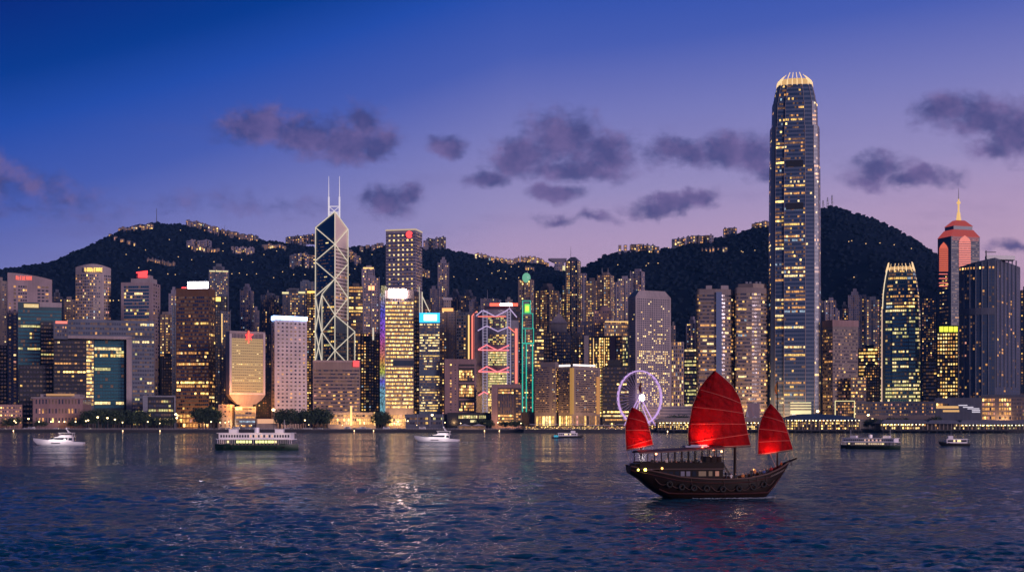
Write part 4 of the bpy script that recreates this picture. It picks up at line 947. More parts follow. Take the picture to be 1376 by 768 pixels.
# 33 twin curved exchange towers
Y = 1400
def exch(x0, xa, xb, x1, ytop, lab, seed):
    p0, p1, p2, p3 = P2(x0, Y+8), P2(xa, Y), P2(xb, Y), P2(x1, Y+9); n = 5
    cur = [p0]
    for i in range(1, n): t = i/n; cur.append(p0.lerp(p1, t)+Vector((-1, -1))*(2.2*math.sin(math.pi*t)))
    cur.append(p1); cur.append(p2)
    for i in range(1, n): t = i/n; cur.append(p2.lerp(p3, t)+Vector((1, -1))*(1.8*math.sin(math.pi*t)))
    cur.append(p3); pts = cur+[p3+Vector((2, 32)), p0+Vector((2, 32))]
    b = Bld('exchange_tower', lab, 'tower', pts, Y, ytop, W['tan'], seed=seed); b.body()
    for i in range(len(cur)-1):
        L = (pts[i+1]-pts[i]).length; b.windows(i, z0=8, z1=b.z1-5, a=.0, b=1, nx=max(1, round(L/2.3)), fh=3.9, fx=.96, fz=.5, mode='office', p=.30, lits='warm', zf=lambda t: 2.0-1.7*t, dark=GD)
    return b
b = exch(937.5, 941, 962, 986, 388, 'banded rosy tower with curved corners and a blue mirror-glass seam', 42)
b.panel(5, 962.3, 970, 392, 545, glassmat('blue_mirror', (.14, .2, .3), .15, 1, .5), 'glass_seam', 1.5, .3)
for (x0, x1) in ((948, 956), (968, 978)):
    q0, q1 = P2(x0, Y+18), P2(x1, Y+18); mb = MB(); mb.box(q0.x, q1.x, Y+14, Y+22, b.z1+.01, b.z1+5); b.part(mb, 'roof_plant', W['pale'])
b.finish_windows(100)
b = exch(988.5, 992, 1003, 1031, 386, 'banded rosy tower with a chevron roof tucked beside the tallest tower', 43)
mb = MB(); q0, q1, q2 = P2(992, Y+10), P2(1012, Y+2), P2(1030, Y+12); mb.prism([q0, q1, q2, q2+Vector((0, 16)), q0+Vector((0, 16))], b.z1+.01, b.z1+4.5); b.part(mb, 'roof_storey', W['beige']); 
for px in (1003, 1008, 1016, 1021): q = P2(px, Y+12); mb = MB(); mb.box(q.x-1.2, q.x+1.2, Y+10, Y+13, b.z1+4.55, b.z1+7); b.part(mb, 'roof_plant', W['grey'])
b.finish_windows(100)
b = simple('office_block', 'blank pink concrete block behind the marquee between the two sails', 1004, None, 1021, 541, 1300, 'pink', cat='low building', seed=44, depth=16); b.finish_windows(0)

# 34 the tallest tower
Y = 1400
b = Bld('skyscraper', 'tallest tower of the skyline with stepped rounded shoulders and a glowing claw crown', 'skyscraper', footprint(1032, None, 1104, Y, 54), Y, 112, W['steelblue'], seed=45)
c0 = sum(b.pts, Vector((0, 0)))/4; ax = (b.pts[1]-b.pts[0]); Wd = ax.length; ax.normalize(); ay = (b.pts[3]-b.pts[0]); Dd = ay.length; ay.normalize()
def ifc_ring(sx, z, sh=0.0):
    "plan: square with notched corners and a slightly proud middle bay on each side"
    h = 0.5; nt_ = .13; k = [(-h+nt_, -h+.035), (-.21, -h+.01), (-.2, -h-.012), (.2, -h-.012), (.21, -h+.01), (h-nt_, -h+.035), (h-nt_*.35, -h+nt_*.6), (h-.035, -h+nt_), (h-.01, -.2), (h, 0), (h-.01, .2), (h-.035, h-nt_), (h-nt_, h-.035), (0, h), (-h+nt_, h-.035), (-h+.035, h-nt_), (-h+.01, .2), (-h, 0), (-h+.01, -.2), (-h+.035, -h+nt_), (-h+nt_*.35, -h+nt_*.6)]
    return [Vector((*(c0+ax*(x*Wd*sx+sh)+ay*(y*Dd*sx)), z)) for x, y in k]
Yf = Y+2
prof = [(575, 1.0), (300, .985), (222.5, .975), (222, .955), (170.5, .95), (170, .885), (137.5, .865), (137, .84), (124, .775), (113, .69)]
secs = [ifc_ring(s_, hgt(py, Yf)) for py, s_ in prof]
mb = MB(); mb.loft(secs); b.part(mb, 'glass_shaft', wallmat('tall_tower_cladding', (.105, .14, .21), .4, .1))
fl = lambda t: 1.0
for k in range(len(prof)-1):
    (pa, sa), (pb, sb) = prof[k], prof[k+1]
    if pa-pb < 2: continue
    za, zb = hgt(pa, Yf), hgt(pb, Yf); nzz = max(1, round((zb-za)/4.1)); lo, hi = secs[k], secs[k+1]
    for i in list(range(8))+[17, 18, 19]:
        L = (lo[i+1]-lo[i]).length
        if L < 2: continue
        if k == 0:
            zff = lambda t: (.15 if t < .12 else (1.0 if t < .5 else (1.8 if .55 < t < .8 else (2.6 if t > .85 else .8))))
        else: zff = lambda t: 1.4
        b.windows(0, quad=[lo[i], lo[i+1], hi[i+1], hi[i]], nx=max(1, round(L/2.0)), nz=nzz, fx=.9, fz=.5, mode='office', p=(.30 if i < 5 else .12) if i not in (1, 4) else .0, lits='warm', zf=zff, dark=GI, off=.1)
for (py0, py1) in ((217, 226), (274, 283)): # mechanical floors
    mb = MB(); t = (py0+py1)/2; s_ = .985 if t > 250 else .967
    r1, r2 = ifc_ring(s_, hgt(py1, Yf)), ifc_ring(s_, hgt(py0, Yf)); q = [r1[2].lerp(r1[3], .08), r1[2].lerp(r1[3], .92), r2[2].lerp(r2[3], .92), r2[2].lerp(r2[3], .08)]
    nn = Vector((-ay.x, -ay.y, 0))*.35; mb.prism([(q[0]+nn).xy, (q[1]+nn).xy, (q[1]).xy, (q[0]).xy], q[0].z, q[3].z); b.part(mb, 'plant_floor', W['dark'])
# vertical mullion ribs
for i in (0, 2, 3, 5, 6, 7):
    mb = MB()
    for k in range(len(prof)-1):
        if prof[k][0]-prof[k+1][0] >= 2: mb.tube([secs[k][i]*1.0, secs[k+1][i]*1.0], .38, 4)
    b.part(mb, 'rib', W['pale'])
# claw crown
crown = MB(); nF = 44; base = ifc_ring(.68, 0); zc0 = hgt(113, Yf); zc1 = hgt(94, Yf)
core = MB(); core.loft([[Vector((*(c0+(p.xy-c0)*.98), zc0)) for p in base], [Vector((*(c0+(p.xy-c0)*.66), hgt(103, Yf))) for p in base]]); b.part(core, 'crown_core', glow('crown_glow', (1., .58, .24), .7))
per = [p.xy for p in base]; per2 = []
for i in range(len(per)):
    a, d_ = per[i], per[(i+1) % len(per)]; L = (d_-a).length; m_ = max(1, round(L/4.4))
    for j in range(m_): per2.append(a.lerp(d_, j/m_))
clawm = glow('crown_claw_light', (1., .66, .34), 1.15)
for j, p in enumerate(per2):
    o_ = (p-c0); mid_ = abs(o_.dot(ax))/(Wd*.34)
    top = hgt(95+6*max(0, mid_-.45)**1.0*1.6, Yf)
    mb = crown; pl = [Vector((*(c0+o_*1.03), zc0-5)), Vector((*(c0+o_*.99), zc0+4)), Vector((*(c0+o_*.87), zc0+(top-zc0)*.6)), Vector((*(c0+o_*.64), top))]
    mb.tube(pl, .6, 4, r2=.3)
b.part(crown, 'crown_claw', clawm)
b.panel(0, 1062, 1090, 540, 556, glow('entrance_light', (1., .9, .5), .9), 'entrance_screen', 1.0, .4)
for j_ in range(3): b.panel(0, 1062, 1090, 541.5+j_*3.6, 543.6+j_*3.6, W['slate'], 'louvre_band', 1.5, .2)
b.finish_windows(100)

# 35 brown block and annexe
Y = 1380
b = simple('hotel_tower', 'plain brown tower with a blank capped top beside the tallest tower', 1105.5, 1119, 1153, 430, Y, 'tan', th=.95, seed=46)
b.cornice(hgt(438, Y), b.z1-hgt(438, Y)+.4, .6, W['rose'], 'blank_cap')
b.windows(1, z1=hgt(441, Y), a=.02, b=.98, nx=14, fh=3.6, fx=.9, fz=.45, mode='rand', p=.18, lits='amber', zf=lambda t: 1.8-1.3*t); b.windows(0, z1=hgt(441, Y), a=.03, b=.97, nx=6, fh=3.6, fx=.8, fz=.45, p=.3, lits='amber'); b.finish_windows(60)
b = simple('hotel_annexe', 'small amber-lit annexe stepping down beside the brown capped tower', 1143, None, 1164, 506, 1370, 'tan', seed=47, depth=16); b.windows(0, nx=9, fh=3.6, fx=.85, fz=.5, mode='rand', p=.6, lits='warm'); b.finish_windows(40)
# 36 smaller claw-crowned tower
Y = 1420
b = Bld('skyscraper', 'shorter glass tower with a glowing claw crown and green-gold lit lower floors', 'skyscraper', footprint(1182.5, None, 1237.5, Y, 40), Y, 362, W['teal'], seed=48)
c0 = sum(b.pts, Vector((0, 0)))/4; ax = (b.pts[1]-b.pts[0]); Wd = ax.length; ax.normalize(); ay = (b.pts[3]-b.pts[0]); Dd = ay.length; ay.normalize(); Yf = Y
prof = [(575, 1.0), (415, .985), (414.5, .955), (396, .925), (382, .86), (371, .79), (362, .71)]
secs = [ifc_ring(s_, hgt(py, Yf)) for py, s_ in prof]
mb = MB(); mb.loft(secs); b.part(mb, 'glass_shaft', wallmat('small_tower_cladding', (.08, .12, .13), .45, .1))
for k in range(len(prof)-1):
    (pa, sa), (pb, sb) = prof[k], prof[k+1]
    if pa-pb < 2: continue
    za, zb = hgt(pa, Yf), hgt(pb, Yf); nzz = max(1, round((zb-za)/3.9)); lo, hi = secs[k], secs[k+1]
    for i in list(range(8))+[17, 18, 19]:
        L = (lo[i+1]-lo[i]).length
        if L < 1.5: continue
        zff = (lambda t: 3.8 if t < .36 else (.8 if t < .62 else 1.4)) if k == 0 else (lambda t: 2.8)
        b.windows(0, quad=[lo[i], lo[i+1], hi[i+1], hi[i]], nx=max(1, round(L/2.0)), nz=nzz, fx=.84, fz=.5, mode='office', p=.28, lits='greenw' if k == 0 else 'warm', zf=zff, dark=GT, off=.1)
mb = MB(); mb.tube([secs[0][20]+Vector((-.3, -.3, 0)), secs[1][20]+Vector((-.3, -.3, 0))], .55, 5); b.part(mb, 'lit_edge', glow('edge_floodlight', (1., .62, .45), .8))
mb = MB(); mb.tube([s_[20]+Vector((-.3, -.3, 0)) for s_ in secs[2:]], .5, 5); b.part(mb, 'lit_edge', glow('edge_floodlight2', (1., .8, .5), 1.0))
base = [p.xy for p in secs[-1]]; crown = MB(); z0c = secs[-1][0].z; per2 = []
for i in range(len(base)):
    a, d_ = base[i], base[(i+1) % len(base)]; m_ = max(1, round((d_-a).length/3.4))
    for j in range(m_): per2.append(a.lerp(d_, j/m_))
for p in per2:
    o_ = p-c0; m_ = abs(o_.dot(ax))/(Wd*.4); top = hgt(353.5-(2 if m_ > .7 else 0), Yf)
    crown.tube([Vector((*(c0+o_*1.01), z0c-7-9*max(0, m_-.6))), Vector((*(c0+o_*1.0), z0c+.5)), Vector((*(c0+o_*.86), top))], .7, 4, r2=.3)
b.part(crown, 'crown_claw', clawm); core = MB(); core.loft([[Vector((*(c0+(p-c0)*.98), z0c)) for p in base], [Vector((*(c0+(p-c0)*.8), z0c+3.5)) for p in base]]); b.part(core, 'crown_core', MATS['crown_glow'])
b.finish_windows(100)

# 37 spired tower with red crown
Y = 1700
b = simple('spired_tower', 'blue glass tower with red neon gables, red tiered crown and golden spire', 1260, 1278, 1316.5, 317, Y, 'dusk', th=.95, seed=49, z0=3)
c0 = sum(b.pts, Vector((0, 0)))/4; R_ = lambda s_, z: [Vector((*(c0+(p-c0)*s_), z)) for p in b.pts]
redr = glow('red_crown_light', (1., .13, .09), .38)
mb = MB(); mb.loft([R_(1.02, b.z1+.05), R_(.70, hgt(307, Y))]); b.part(mb, 'crown_roof', redr)
mb = MB(); mb.loft([R_(.66, hgt(306.8, Y)), R_(.66, hgt(302, Y))]); b.part(mb, 'crown_drum', W['steelblue'])
mb = MB(); mb.loft([R_(.69, hgt(301.8, Y)), R_(.30, hgt(293.5, Y))]); b.part(mb, 'crown_roof', redr)
gold = glow('gold_spire_light', (1., .6, .2), .9); c = Vector((c0.x, c0.y, 0)); mb = MB()
mb.tube([c+Vector((0, 0, hgt(295, Y))), c+Vector((0, 0, hgt(282, Y)))], 3.6, 8, r2=2.0); mb.tube([c+Vector((0, 0, hgt(282, Y))), c+Vector((0, 0, hgt(264, Y)))], 1.3, 6, r2=1.0)
mb.ball(tuple(c+Vector((0, 0, hgt(269, Y)))), 2.6, rz=2.2); b.part(mb, 'spire', gold); mb = MB(); mb.tube([c+Vector((0, 0, hgt(264, Y))), c+Vector((0, 0, hgt(249, Y)))], .6, 5, r2=.2); b.part(mb, 'spire_needle', M['steel'])
for k in range(5): b.panel(1, 1280, 1315, 318+k*1.2, 318.4+k*1.2, redr, 'neon_line', .1, .2)
def gable(side, x0, x1, yt, yb, n=12):
    xm = (x0+x1)/2; mb = MB(); st_ = (yb-yt-10)/n
    for k in range(n): A, B = b.at(side, x0, yt+9+k*st_+st_*.75, .5), b.at(side, x1, yt+9+k*st_+st_*.75, .5); mb.face([A, B, B+Vector((0, 0, st_*.72*Y/F)), A+Vector((0, 0, st_*.72*Y/F))])
    A, B, T = b.at(side, x0, yt+8.6, .5), b.at(side, x1, yt+8.6, .5), b.at(side, xm, yt, .5); mb.face([A, B, b.at(side, x1-2, yt+4.5, .5), T, b.at(side, x0+2, yt+4.5, .5)]); b.part(mb, 'neon_gable', glow('neon_gable_light', (1., .19, .10), .75))
gable(1, 1288.5, 1304.5, 316, 362); gable(0, 1262, 1274, 325, 366)
b.windows(1, z1=hgt(318, Y), a=.02, b=.98, nx=16, fh=4, fx=.95, fz=.3, p=.02, dark=GB); b.windows(0, z0=20, z1=hgt(368, Y), a=.15, b=.8, nx=6, nz=36, fx=.95, fz=.3, p=.25, lits='pale', dark=GB)
for x, y in ((1262, 368), (1262, 374), (1262, 380), (1262, 384)): b.strip(0, [(x, y), (x+11, y)], .5, M['coral_led'])
b.finish_windows(30)
# 38 yellow crowned block
Y = 1440
b = simple('office_tower', 'amber gridded block with an acid yellow glowing crown under the spired tower', 1258.5, None, 1288, 437, Y, 'darkbrown', seed=50, depth=26)
b.windows(0, z1=hgt(447, Y), a=.03, b=.97, nx=8, nz=26, fx=.6, fz=.5, mode='rand', p=.5, lits='gold', zf=lambda t: 1.9 if t > .75 else (1.5 if .35 < t < .5 else .8))
for k in range(4): b.panel(0, 1262.5+k*6.3, 1267.8+k*6.3, 438.5, 445.5, M['yelgreen'], 'crown_light', .1, .6)
b.finish_windows(80)
# 39 big blue-grey apartment tower
Y = 1340
P = footprint(1288.5, 1337, 1371, Y, th=.25)
b = Bld('apartment_tower', 'massive blue-grey apartment tower with a stepped curved front and crane on the roof', 'tower', P, Y, 349, W['dusk'], seed=51)
n = 6; zz1 = b.z1; Ll, Cc, Rr_, Bb = b.pts; e = Cc-Ll; nn = Vector((e.y, -e.x)).normalized(); cur = [Ll.lerp(Cc, i/n)+nn*(5*math.sin(math.pi*i/n)) for i in range(n+1)]
b.pts = cur+[Rr_, Bb]; b.body(z1=[hgt(356, Y)+(hgt(346, Y)-hgt(356, Y))*i/n for i in range(n+1)]+[hgt(346, Y)]*2)
for i in range(n+1):
    nx = 2 if i < n else 10
    b.windows(i, z0=14, z1=hgt(358, Y), a=.06, b=.94, nx=nx if i < n else 10, fh=3.2, fx=.62, fz=.6, mode='rand', p=.06, lits='amber', dark=GI)
for k in range(6): b.panel(n, 1339.5+k*5.2, 1340.3+k*5.2, 350, 520, W['slate'], 'rib', .1, .7)
for i in range(1, n): mb = MB(); p = cur[i]; mb.tube([(p.x, p.y-.3, 12), (p.x, p.y-.3, hgt(358-9*i/n, Y))], .55, 4); b.part(mb, 'rib', W['grey'])
mb = MB()
for i in range(n): a, d_ = cur[i], cur[i+1]; mb.prism([a+nn*.8, d_+nn*.8, d_+nn*.05, a+nn*.05], hgt(422, Y), hgt(413, Y))
mb2 = b.part(mb, 'plant_floor', W['slate']); 
for k in range(9): b.windows(0, quad=[Vector((*(cur[i_].lerp(cur[i_+1], 0) + nn*.1), hgt(361, Y))) if q_ == 0 else (Vector((*(cur[i_+1]+nn*.1), hgt(361, Y))) if q_ == 1 else (Vector((*(cur[i_+1]+nn*.1), hgt(357, Y))) if q_ == 2 else Vector((*(cur[i_]+nn*.1), hgt(357, Y))))) for i_ in [min(k, 5)] for q_ in range(4)], nx=2, nz=1, fx=.5, fz=.7, mode='rand', p=.6, lits='orange')
q0, q1 = P2(1326, Y+12), P2(1364, Y+18); mb = MB(); mb.prism([q0, q1, q1+Vector((3, 14)), q0+Vector((3, 14))], hgt(346, Y)+.02, hgt(340.5, Y)); b.part(mb, 'roof_storey', W['steelblue'])
q = P2(1325, Y+14); mb = MB(); mb.box(q.x-.5, q.x+.5, q.y-.5, q.y+.5, hgt(346, Y), hgt(334, Y)); mb.box(q.x-1, q.x+10, q.y-.4, q.y+.4, hgt(336.8, Y), hgt(335.8, Y)); b.part(mb, 'roof_crane', M['darksteel'])
b.finish_windows(80)
# 40 low malls
b = simple('shopping_block', 'long dark low mall with scattered warm windows beneath the shorter claw-crowned tower', 1150, None, 1256, 539, 1330, 'slate', cat='low building', seed=52, depth=18)
b.windows(0, quad=wq(b, 1152, 1254, 541, 560, .05), nx=34, nz=4, fx=.6, fz=.5, mode='rand', p=.28, lits='amber'); b.panel(0, 1150, 1256, 557, 563, W['tan'], 'terrace_wall', .6, .6); b.finish_windows(50)
b = simple('shopping_block', 'angular low building with zigzag white lights and an amber strip window', 1256.3, None, 1318, 534, 1320, 'slate', cat='low building', seed=53, depth=18)
b.panel(0, 1258, 1288, 545, 548.3, M['gold_led'] if False else glow('amber_strip', (1., .55, .2), .8), 'strip_window', .1, .3); b.windows(0, quad=wq(b, 1258, 1276, 541.5, 545, .4), nx=6, nz=1, fx=.8, fz=.9, mode='rand', p=.8, lits='orange')
for k, (x, y, w_) in enumerate(((1288, 543.5, 12), (1294, 546, 14), (1300, 548, 16), (1306, 550.3, 11), (1306, 552.5, 11))): b.panel(0, x, x+w_, y, y+1.2, glow('zigzag_light', (.95, .85, 1.), .8), 'zigzag_light', .3, .3)
b.panel(0, 1267, 1289, 550.5, 553, glow('amber_strip', (1., .55, .2), .8), 'strip_window', .2, .3); b.finish_windows(6)
b = simple('shopping_block', 'boxy building of bright orange shop floors under the massive apartment tower', 1318.3, None, 1385, 530, 1310, 'tan', cat='low building', seed=54, depth=20)
b.panel(0, 1318.3, 1385, 529.5, 533, W['slate'], 'parapet', .3, .6)
b.windows(0, quad=wq(b, 1320, 1337, 534, 564, .05), nx=7, nz=5, fx=.8, fz=.6, mode='rand', p=.95, lits='orange'); b.windows(0, quad=wq(b, 1342, 1359, 534, 564, .05), nx=5, nz=5, fx=.65, fz=.6, mode='rand', p=.8, lits='orange'); b.windows(0, quad=wq(b, 1360, 1380, 534, 564, .05), nx=10, nz=6, fx=.3, fz=.6, mode='rand', p=.2, lits='amber'); b.finish_windows(50)
b = simple('glass_entrance', 'small framed entrance cube outlined in cream light by the big pier', 1122, None, 1148.5, 538, 1290, 'darkbrown', cat='pavilion', seed=55, depth=12)
b.strip(0, [(1122.3, 563), (1122.3, 538.3), (1148.2, 538.3), (1148.2, 563)], .55, M['paleyel_led'], 'frame_light'); b.windows(0, quad=wq(b, 1123, 1147.5, 540, 559, .05), nx=9, nz=5, fx=.7, fz=.6, mode='rand', p=.6, lits='amber'); b.finish_windows(20)
# left-hand fringe and low dark foreground blocks
b = simple('low_block', 'dark glazed low terrace with hanging lights below the cyan-sign tower', 545, None, 597, 556, 1302, 'slate', cat='low building', seed=56, depth=14)
for x in (560, 577, 594): b.panel(0, x, x+1.6, 556, 573, W['grey'], 'pier', .1, .6)
b.windows(0, quad=wq(b, 547, 596, 559, 571, .05), nx=14, nz=2, fx=.9, fz=.5, mode='rand', p=.15, lits='green'); b.finish_windows(8)
b = simple('low_block', 'low garden pavilion with a yellow-green row of lights before the mauve block', 601, None, 660, 554, 1300, 'dark', cat='low building', seed=57, depth=14)
b.windows(0, quad=wq(b, 616, 653, 557.5, 562, .05), nx=16, nz=1, fx=.75, fz=.9, mode='rand', p=.95, lits='greenw'); b.panel(0, 632, 640.5, 564, 567, M['paleyel_led'], 'lit_sign', .2, .3); b.finish_windows(16)
b = simple('low_block', 'small grey block with a white line of light left by the harbour trees', -12, None, 30, 543, 1300, 'rose', cat='low building', seed=58, depth=14)
b.root['label'] = 'small rosy block with orange windows at the very edge of the waterfront'
b.windows(0, quad=wq(b, 0, 29, 545, 570, .05), nx=10, nz=5, fx=.6, fz=.4, mode='rand', p=.5, lits='orange', zf=lambda t: 1.6-1.2*t); b.finish_windows(10)
# ================================================================== the towers behind
# (x0, xc, x1, ytop, Y, wall, windows, p, extra, label)
BG = [
 (-6, None, 9, 377, 1650, 'tan', 'cols', .3, '', 'narrow tower of lit flats cut off by the edge of the skyline'),
 (69, None, 84, 398, 1620, 'slate', 'cols', .12, 'step', 'dim grey tower peeping over the teal green block'),
 (86, None, 101, 402, 1640, 'tan', 'cols', .3, '', 'squat tower with a golden lit stack of flats next to the bowed hotel'),
 (227, None, 240, 394, 1750, 'mauve', 'cols', .3, 'step', 'short pinkish residential tower peeping behind the bronze tower shoulder'),
 (214.5, 229, 234, 422, 1560, 'tan', 'cols', .55, '', 'warm residential tower with two golden window columns beside the rosy emblem tower'),
 (231.5, None, 239, 410, 1480, 'bluegrey', 'cols', .08, '', 'slim blue-grey slab pressed against the bronze tower'),
 (216, None, 236, 478, 1500, 'dark', 'rand', .05, '', 'dark block in the gap below the warm residential tower'),
 (281, None, 307, 362, 1850, 'slate', 'rand', .26, 'crown', 'tall hillside tower with a lit crown rising behind the bronze tower'),
 (289, None, 305, 398, 1500, 'dark', 'rand', .10, 'ysign', 'black tower with a small square yellow sign beside the bronze tower'),
 (297, None, 309.5, 418, 1440, 'slate', 'rand', .07, 'vline', 'dark slim tower marked by one gold vertical light'),
 (323, 337, 341, 390, 1700, 'mauve', 'cols', .16, 'step', 'stepped grey tower behind the inverted-neck block'),
 (351, 369, 375, 396, 1750, 'slate', 'cols', .22, 'spire', 'grey tower with a tiny finial between dark gaps on the slope'),
 (374, None, 381, 411, 1760, 'slate', 'cols', .12, '', 'thin low tower beside the grey finial tower'),
 (380, None, 410, 393, 1700, 'slate', 'cols', .5, 'ycaps', 'broad tower with two yellow roof caps above the blue-lit white tower'),
 (404, None, 424, 378, 1850, 'bluegrey', 'cols', .08, '', 'bluish round-shouldered tower peeping beside the braced tower'),
 (412, None, 424, 392, 1600, 'tan', 'cols', .8, 'ycap', 'tall amber-windowed tower hugging the edge of the braced tower'),
 (340.5, None, 365, 480, 1560, 'dark', 'rand', .06, '', 'black low block between the flared-neck block and white tower'),
 (468, None, 488, 384, 1560, 'tan', 'office', .4, '', 'amber striped tower immediately behind the braced tower'),
 (486.5, None, 503, 360, 1720, 'mauve', 'cols', .2, 'gcrown', 'tower with a golden lit crown line near the square grey tower'),
 (488, None, 509.5, 373, 1600, 'mauve', 'rand', .3, 'osign', 'rosy tower with a glowing orange sign and rounded shoulders'),
 (484.5, None, 510, 448, 1420, 'darkbrown', 'cols', .35, 'wline', 'dark brown tower with a white vertical light strip'),
 (484.5, None, 503, 458, 1400, 'dark', 'cols', .5, '', 'dark glass tower with gold edges beside the ribbed brown block'),
 (588.5, None, 603, 353, 1950, 'mauve', 'cols', .22, 'step', 'tall thin pinkish residential tower alone on the slope'),
 (578, None, 590, 388, 1850, 'mauve', 'cols', .15, '', 'lower pinkish tower at the shoulder of the tall thin one'),
 (590, None, 613, 417, 1500, 'tan', 'cols', .22, 'gtop', 'tower with a flaming golden crown light beside the cyan-sign tower'),
 (596.5, None, 606, 403, 1620, 'pale', 'rand', .05, 'flare', 'pale tower with a flared white top behind the golden crown light'),
 (603, 616, 621, 396, 1900, 'slate', 'cols', .10, 'step', 'dim cluster tower with rounded top on the lower slope'),
 (619, 634, 640, 397, 1880, 'slate', 'cols', .10, 'step', 'dim grey tower in the middle of the slope cluster'),
 (631, None, 643, 405, 1760, 'mauve', 'cols', .12, '', 'short grey tower beside the coral neon tower'),
 (612, None, 622, 420, 1640, 'slate', 'cols', .10, '', 'flat-topped grey tower beneath the slope cluster'),
 (646, None, 670, 401, 1750, 'mauve', 'cols', .1, 'ant', 'square mauve tower with an antenna behind the chevron tower'),
 (666, None, 697, 413, 1650, 'slate', 'cols', .08, '', 'dark block right behind the red roof light bar'),
 (697, 713, 717.5, 375, 1600, 'tan', 'rand', .35, 'gdome', 'residential tower crowned by a glowing mint green dome'),
 (719, 738, 751.5, 389, 1700, 'tan', 'cols', .75, 'step', 'twin-bay tower full of golden windows beside the mint-domed tower'),
 (718, None, 731, 441, 1460, 'darkbrown', 'office', .9, '', 'short block of bright yellow office floors behind the teal neon tower'),
 (755.5, None, 763, 383, 1780, 'mauve', 'cols', .6, '', 'low wing of lit flats attached beside the peaked tower'),
 (760.5, 776, 780.5, 350, 1750, 'slate', 'cols', .42, 'peak', 'tallest residential tower with a peaked top and whip antenna'),
 (779.5, None, 788, 367, 1820, 'mauve', 'cols', .2, '', 'grey shoulder tower just behind the peaked tower'),
 (787, None, 803.5, 377, 1700, 'tan', 'cols', .95, '', 'golden-windowed tower with a slanting roof next to the peaked tower'),
 (803, 820, 825, 369, 1720, 'tan', 'cols', .9, 'ants', 'golden-windowed tower topped by two white antennas'),
 (824, None, 831.5, 379, 1740, 'mauve', 'cols', .7, '', 'thin lit tower wedged below the twin antennas'),
 (830.5, None, 849, 374, 1780, 'mauve', 'cols', .35, '', 'residential tower whose flat roof steps down toward the porthole tower'),
 (847, 862, 866.5, 364, 1850, 'mauve', 'rand', .26, '', 'flat-roofed residential tower standing above the porthole tower'),
 (766, None, 786.5, 452, 1560, 'tan', 'cols', .3, '', 'brown mid-rise tower between the pyramid roof and the gold grid block'),
 (776, None, 797, 436, 1620, 'mauve', 'rand', .2, '', 'rosy mid-rise above the pale pier of the gold grid block'),
 (751, None, 768, 445, 1640, 'slate', 'cols', .5, '', 'dark slope tower directly behind the pyramid roof'),
 (922.5, 934, 938.5, 434, 1700, 'mauve', 'cols', .35, 'step', 'small stepped tower glimpsed before the banded curved tower'),
 (1104, None, 1111, 404, 1800, 'mauve', 'cols', .1, '', 'sliver of a grey tower touching the tallest tower'),
 (1109, None, 1123, 403, 1760, 'mauve', 'cols', .4, '', 'grey residential tower above the brown capped tower'),
 (1129, None, 1140, 414, 1780, 'slate', 'cols', .2, 'step', 'short stepped tower above the brown capped tower'),
 (1140, None, 1157, 396, 1800, 'mauve', 'cols', .04, 'step', 'unlit mauve slab tower on the slope by the brown capped tower'),
 (1155, None, 1167, 398, 1850, 'slate', 'cols', .14, '', 'dark blue-toned tower beside the unlit mauve slab'),
 (1164, None, 1182.5, 402, 1740, 'slate', 'cols', .42, '', 'tower with a column of amber windows touching the shorter claw-crowned tower'),
 (1153, None, 1180, 467, 1500, 'dark', 'office', .75, '', 'black block striped with bright yellow floors near the amber-lit annexe'),
 (1162, None, 1182, 492, 1440, 'dark', 'rand', .12, '', 'dark low block below the yellow striped one'),
 (1238, None, 1259, 400, 1760, 'slate', 'cols', .3, '', 'bluish residential tower between the claw crown and spired tower'),
 (1240, None, 1259, 485, 1500, 'dark', 'office', .15, '', 'dark office block beneath the bluish residential tower'),
 (1371.3, None, 1385, 389, 1500, 'navy', 'cols', .1, '', 'dark slab slipping out of view beyond the massive apartment tower'),
 (505, None, 520, 420, 1620, 'slate', 'cols', .2, '', 'grey tower glimpsed behind the rainbow-lit edge'),
 (568, None, 580, 405, 1700, 'darkbrown', 'cols', .1, '', 'dark tower rising just behind the cyan sign box'),
 (690, None, 702, 415, 1500, 'darkbrown', 'cols', .15, '', 'dark narrow tower between the chevron and teal neon towers'),
]
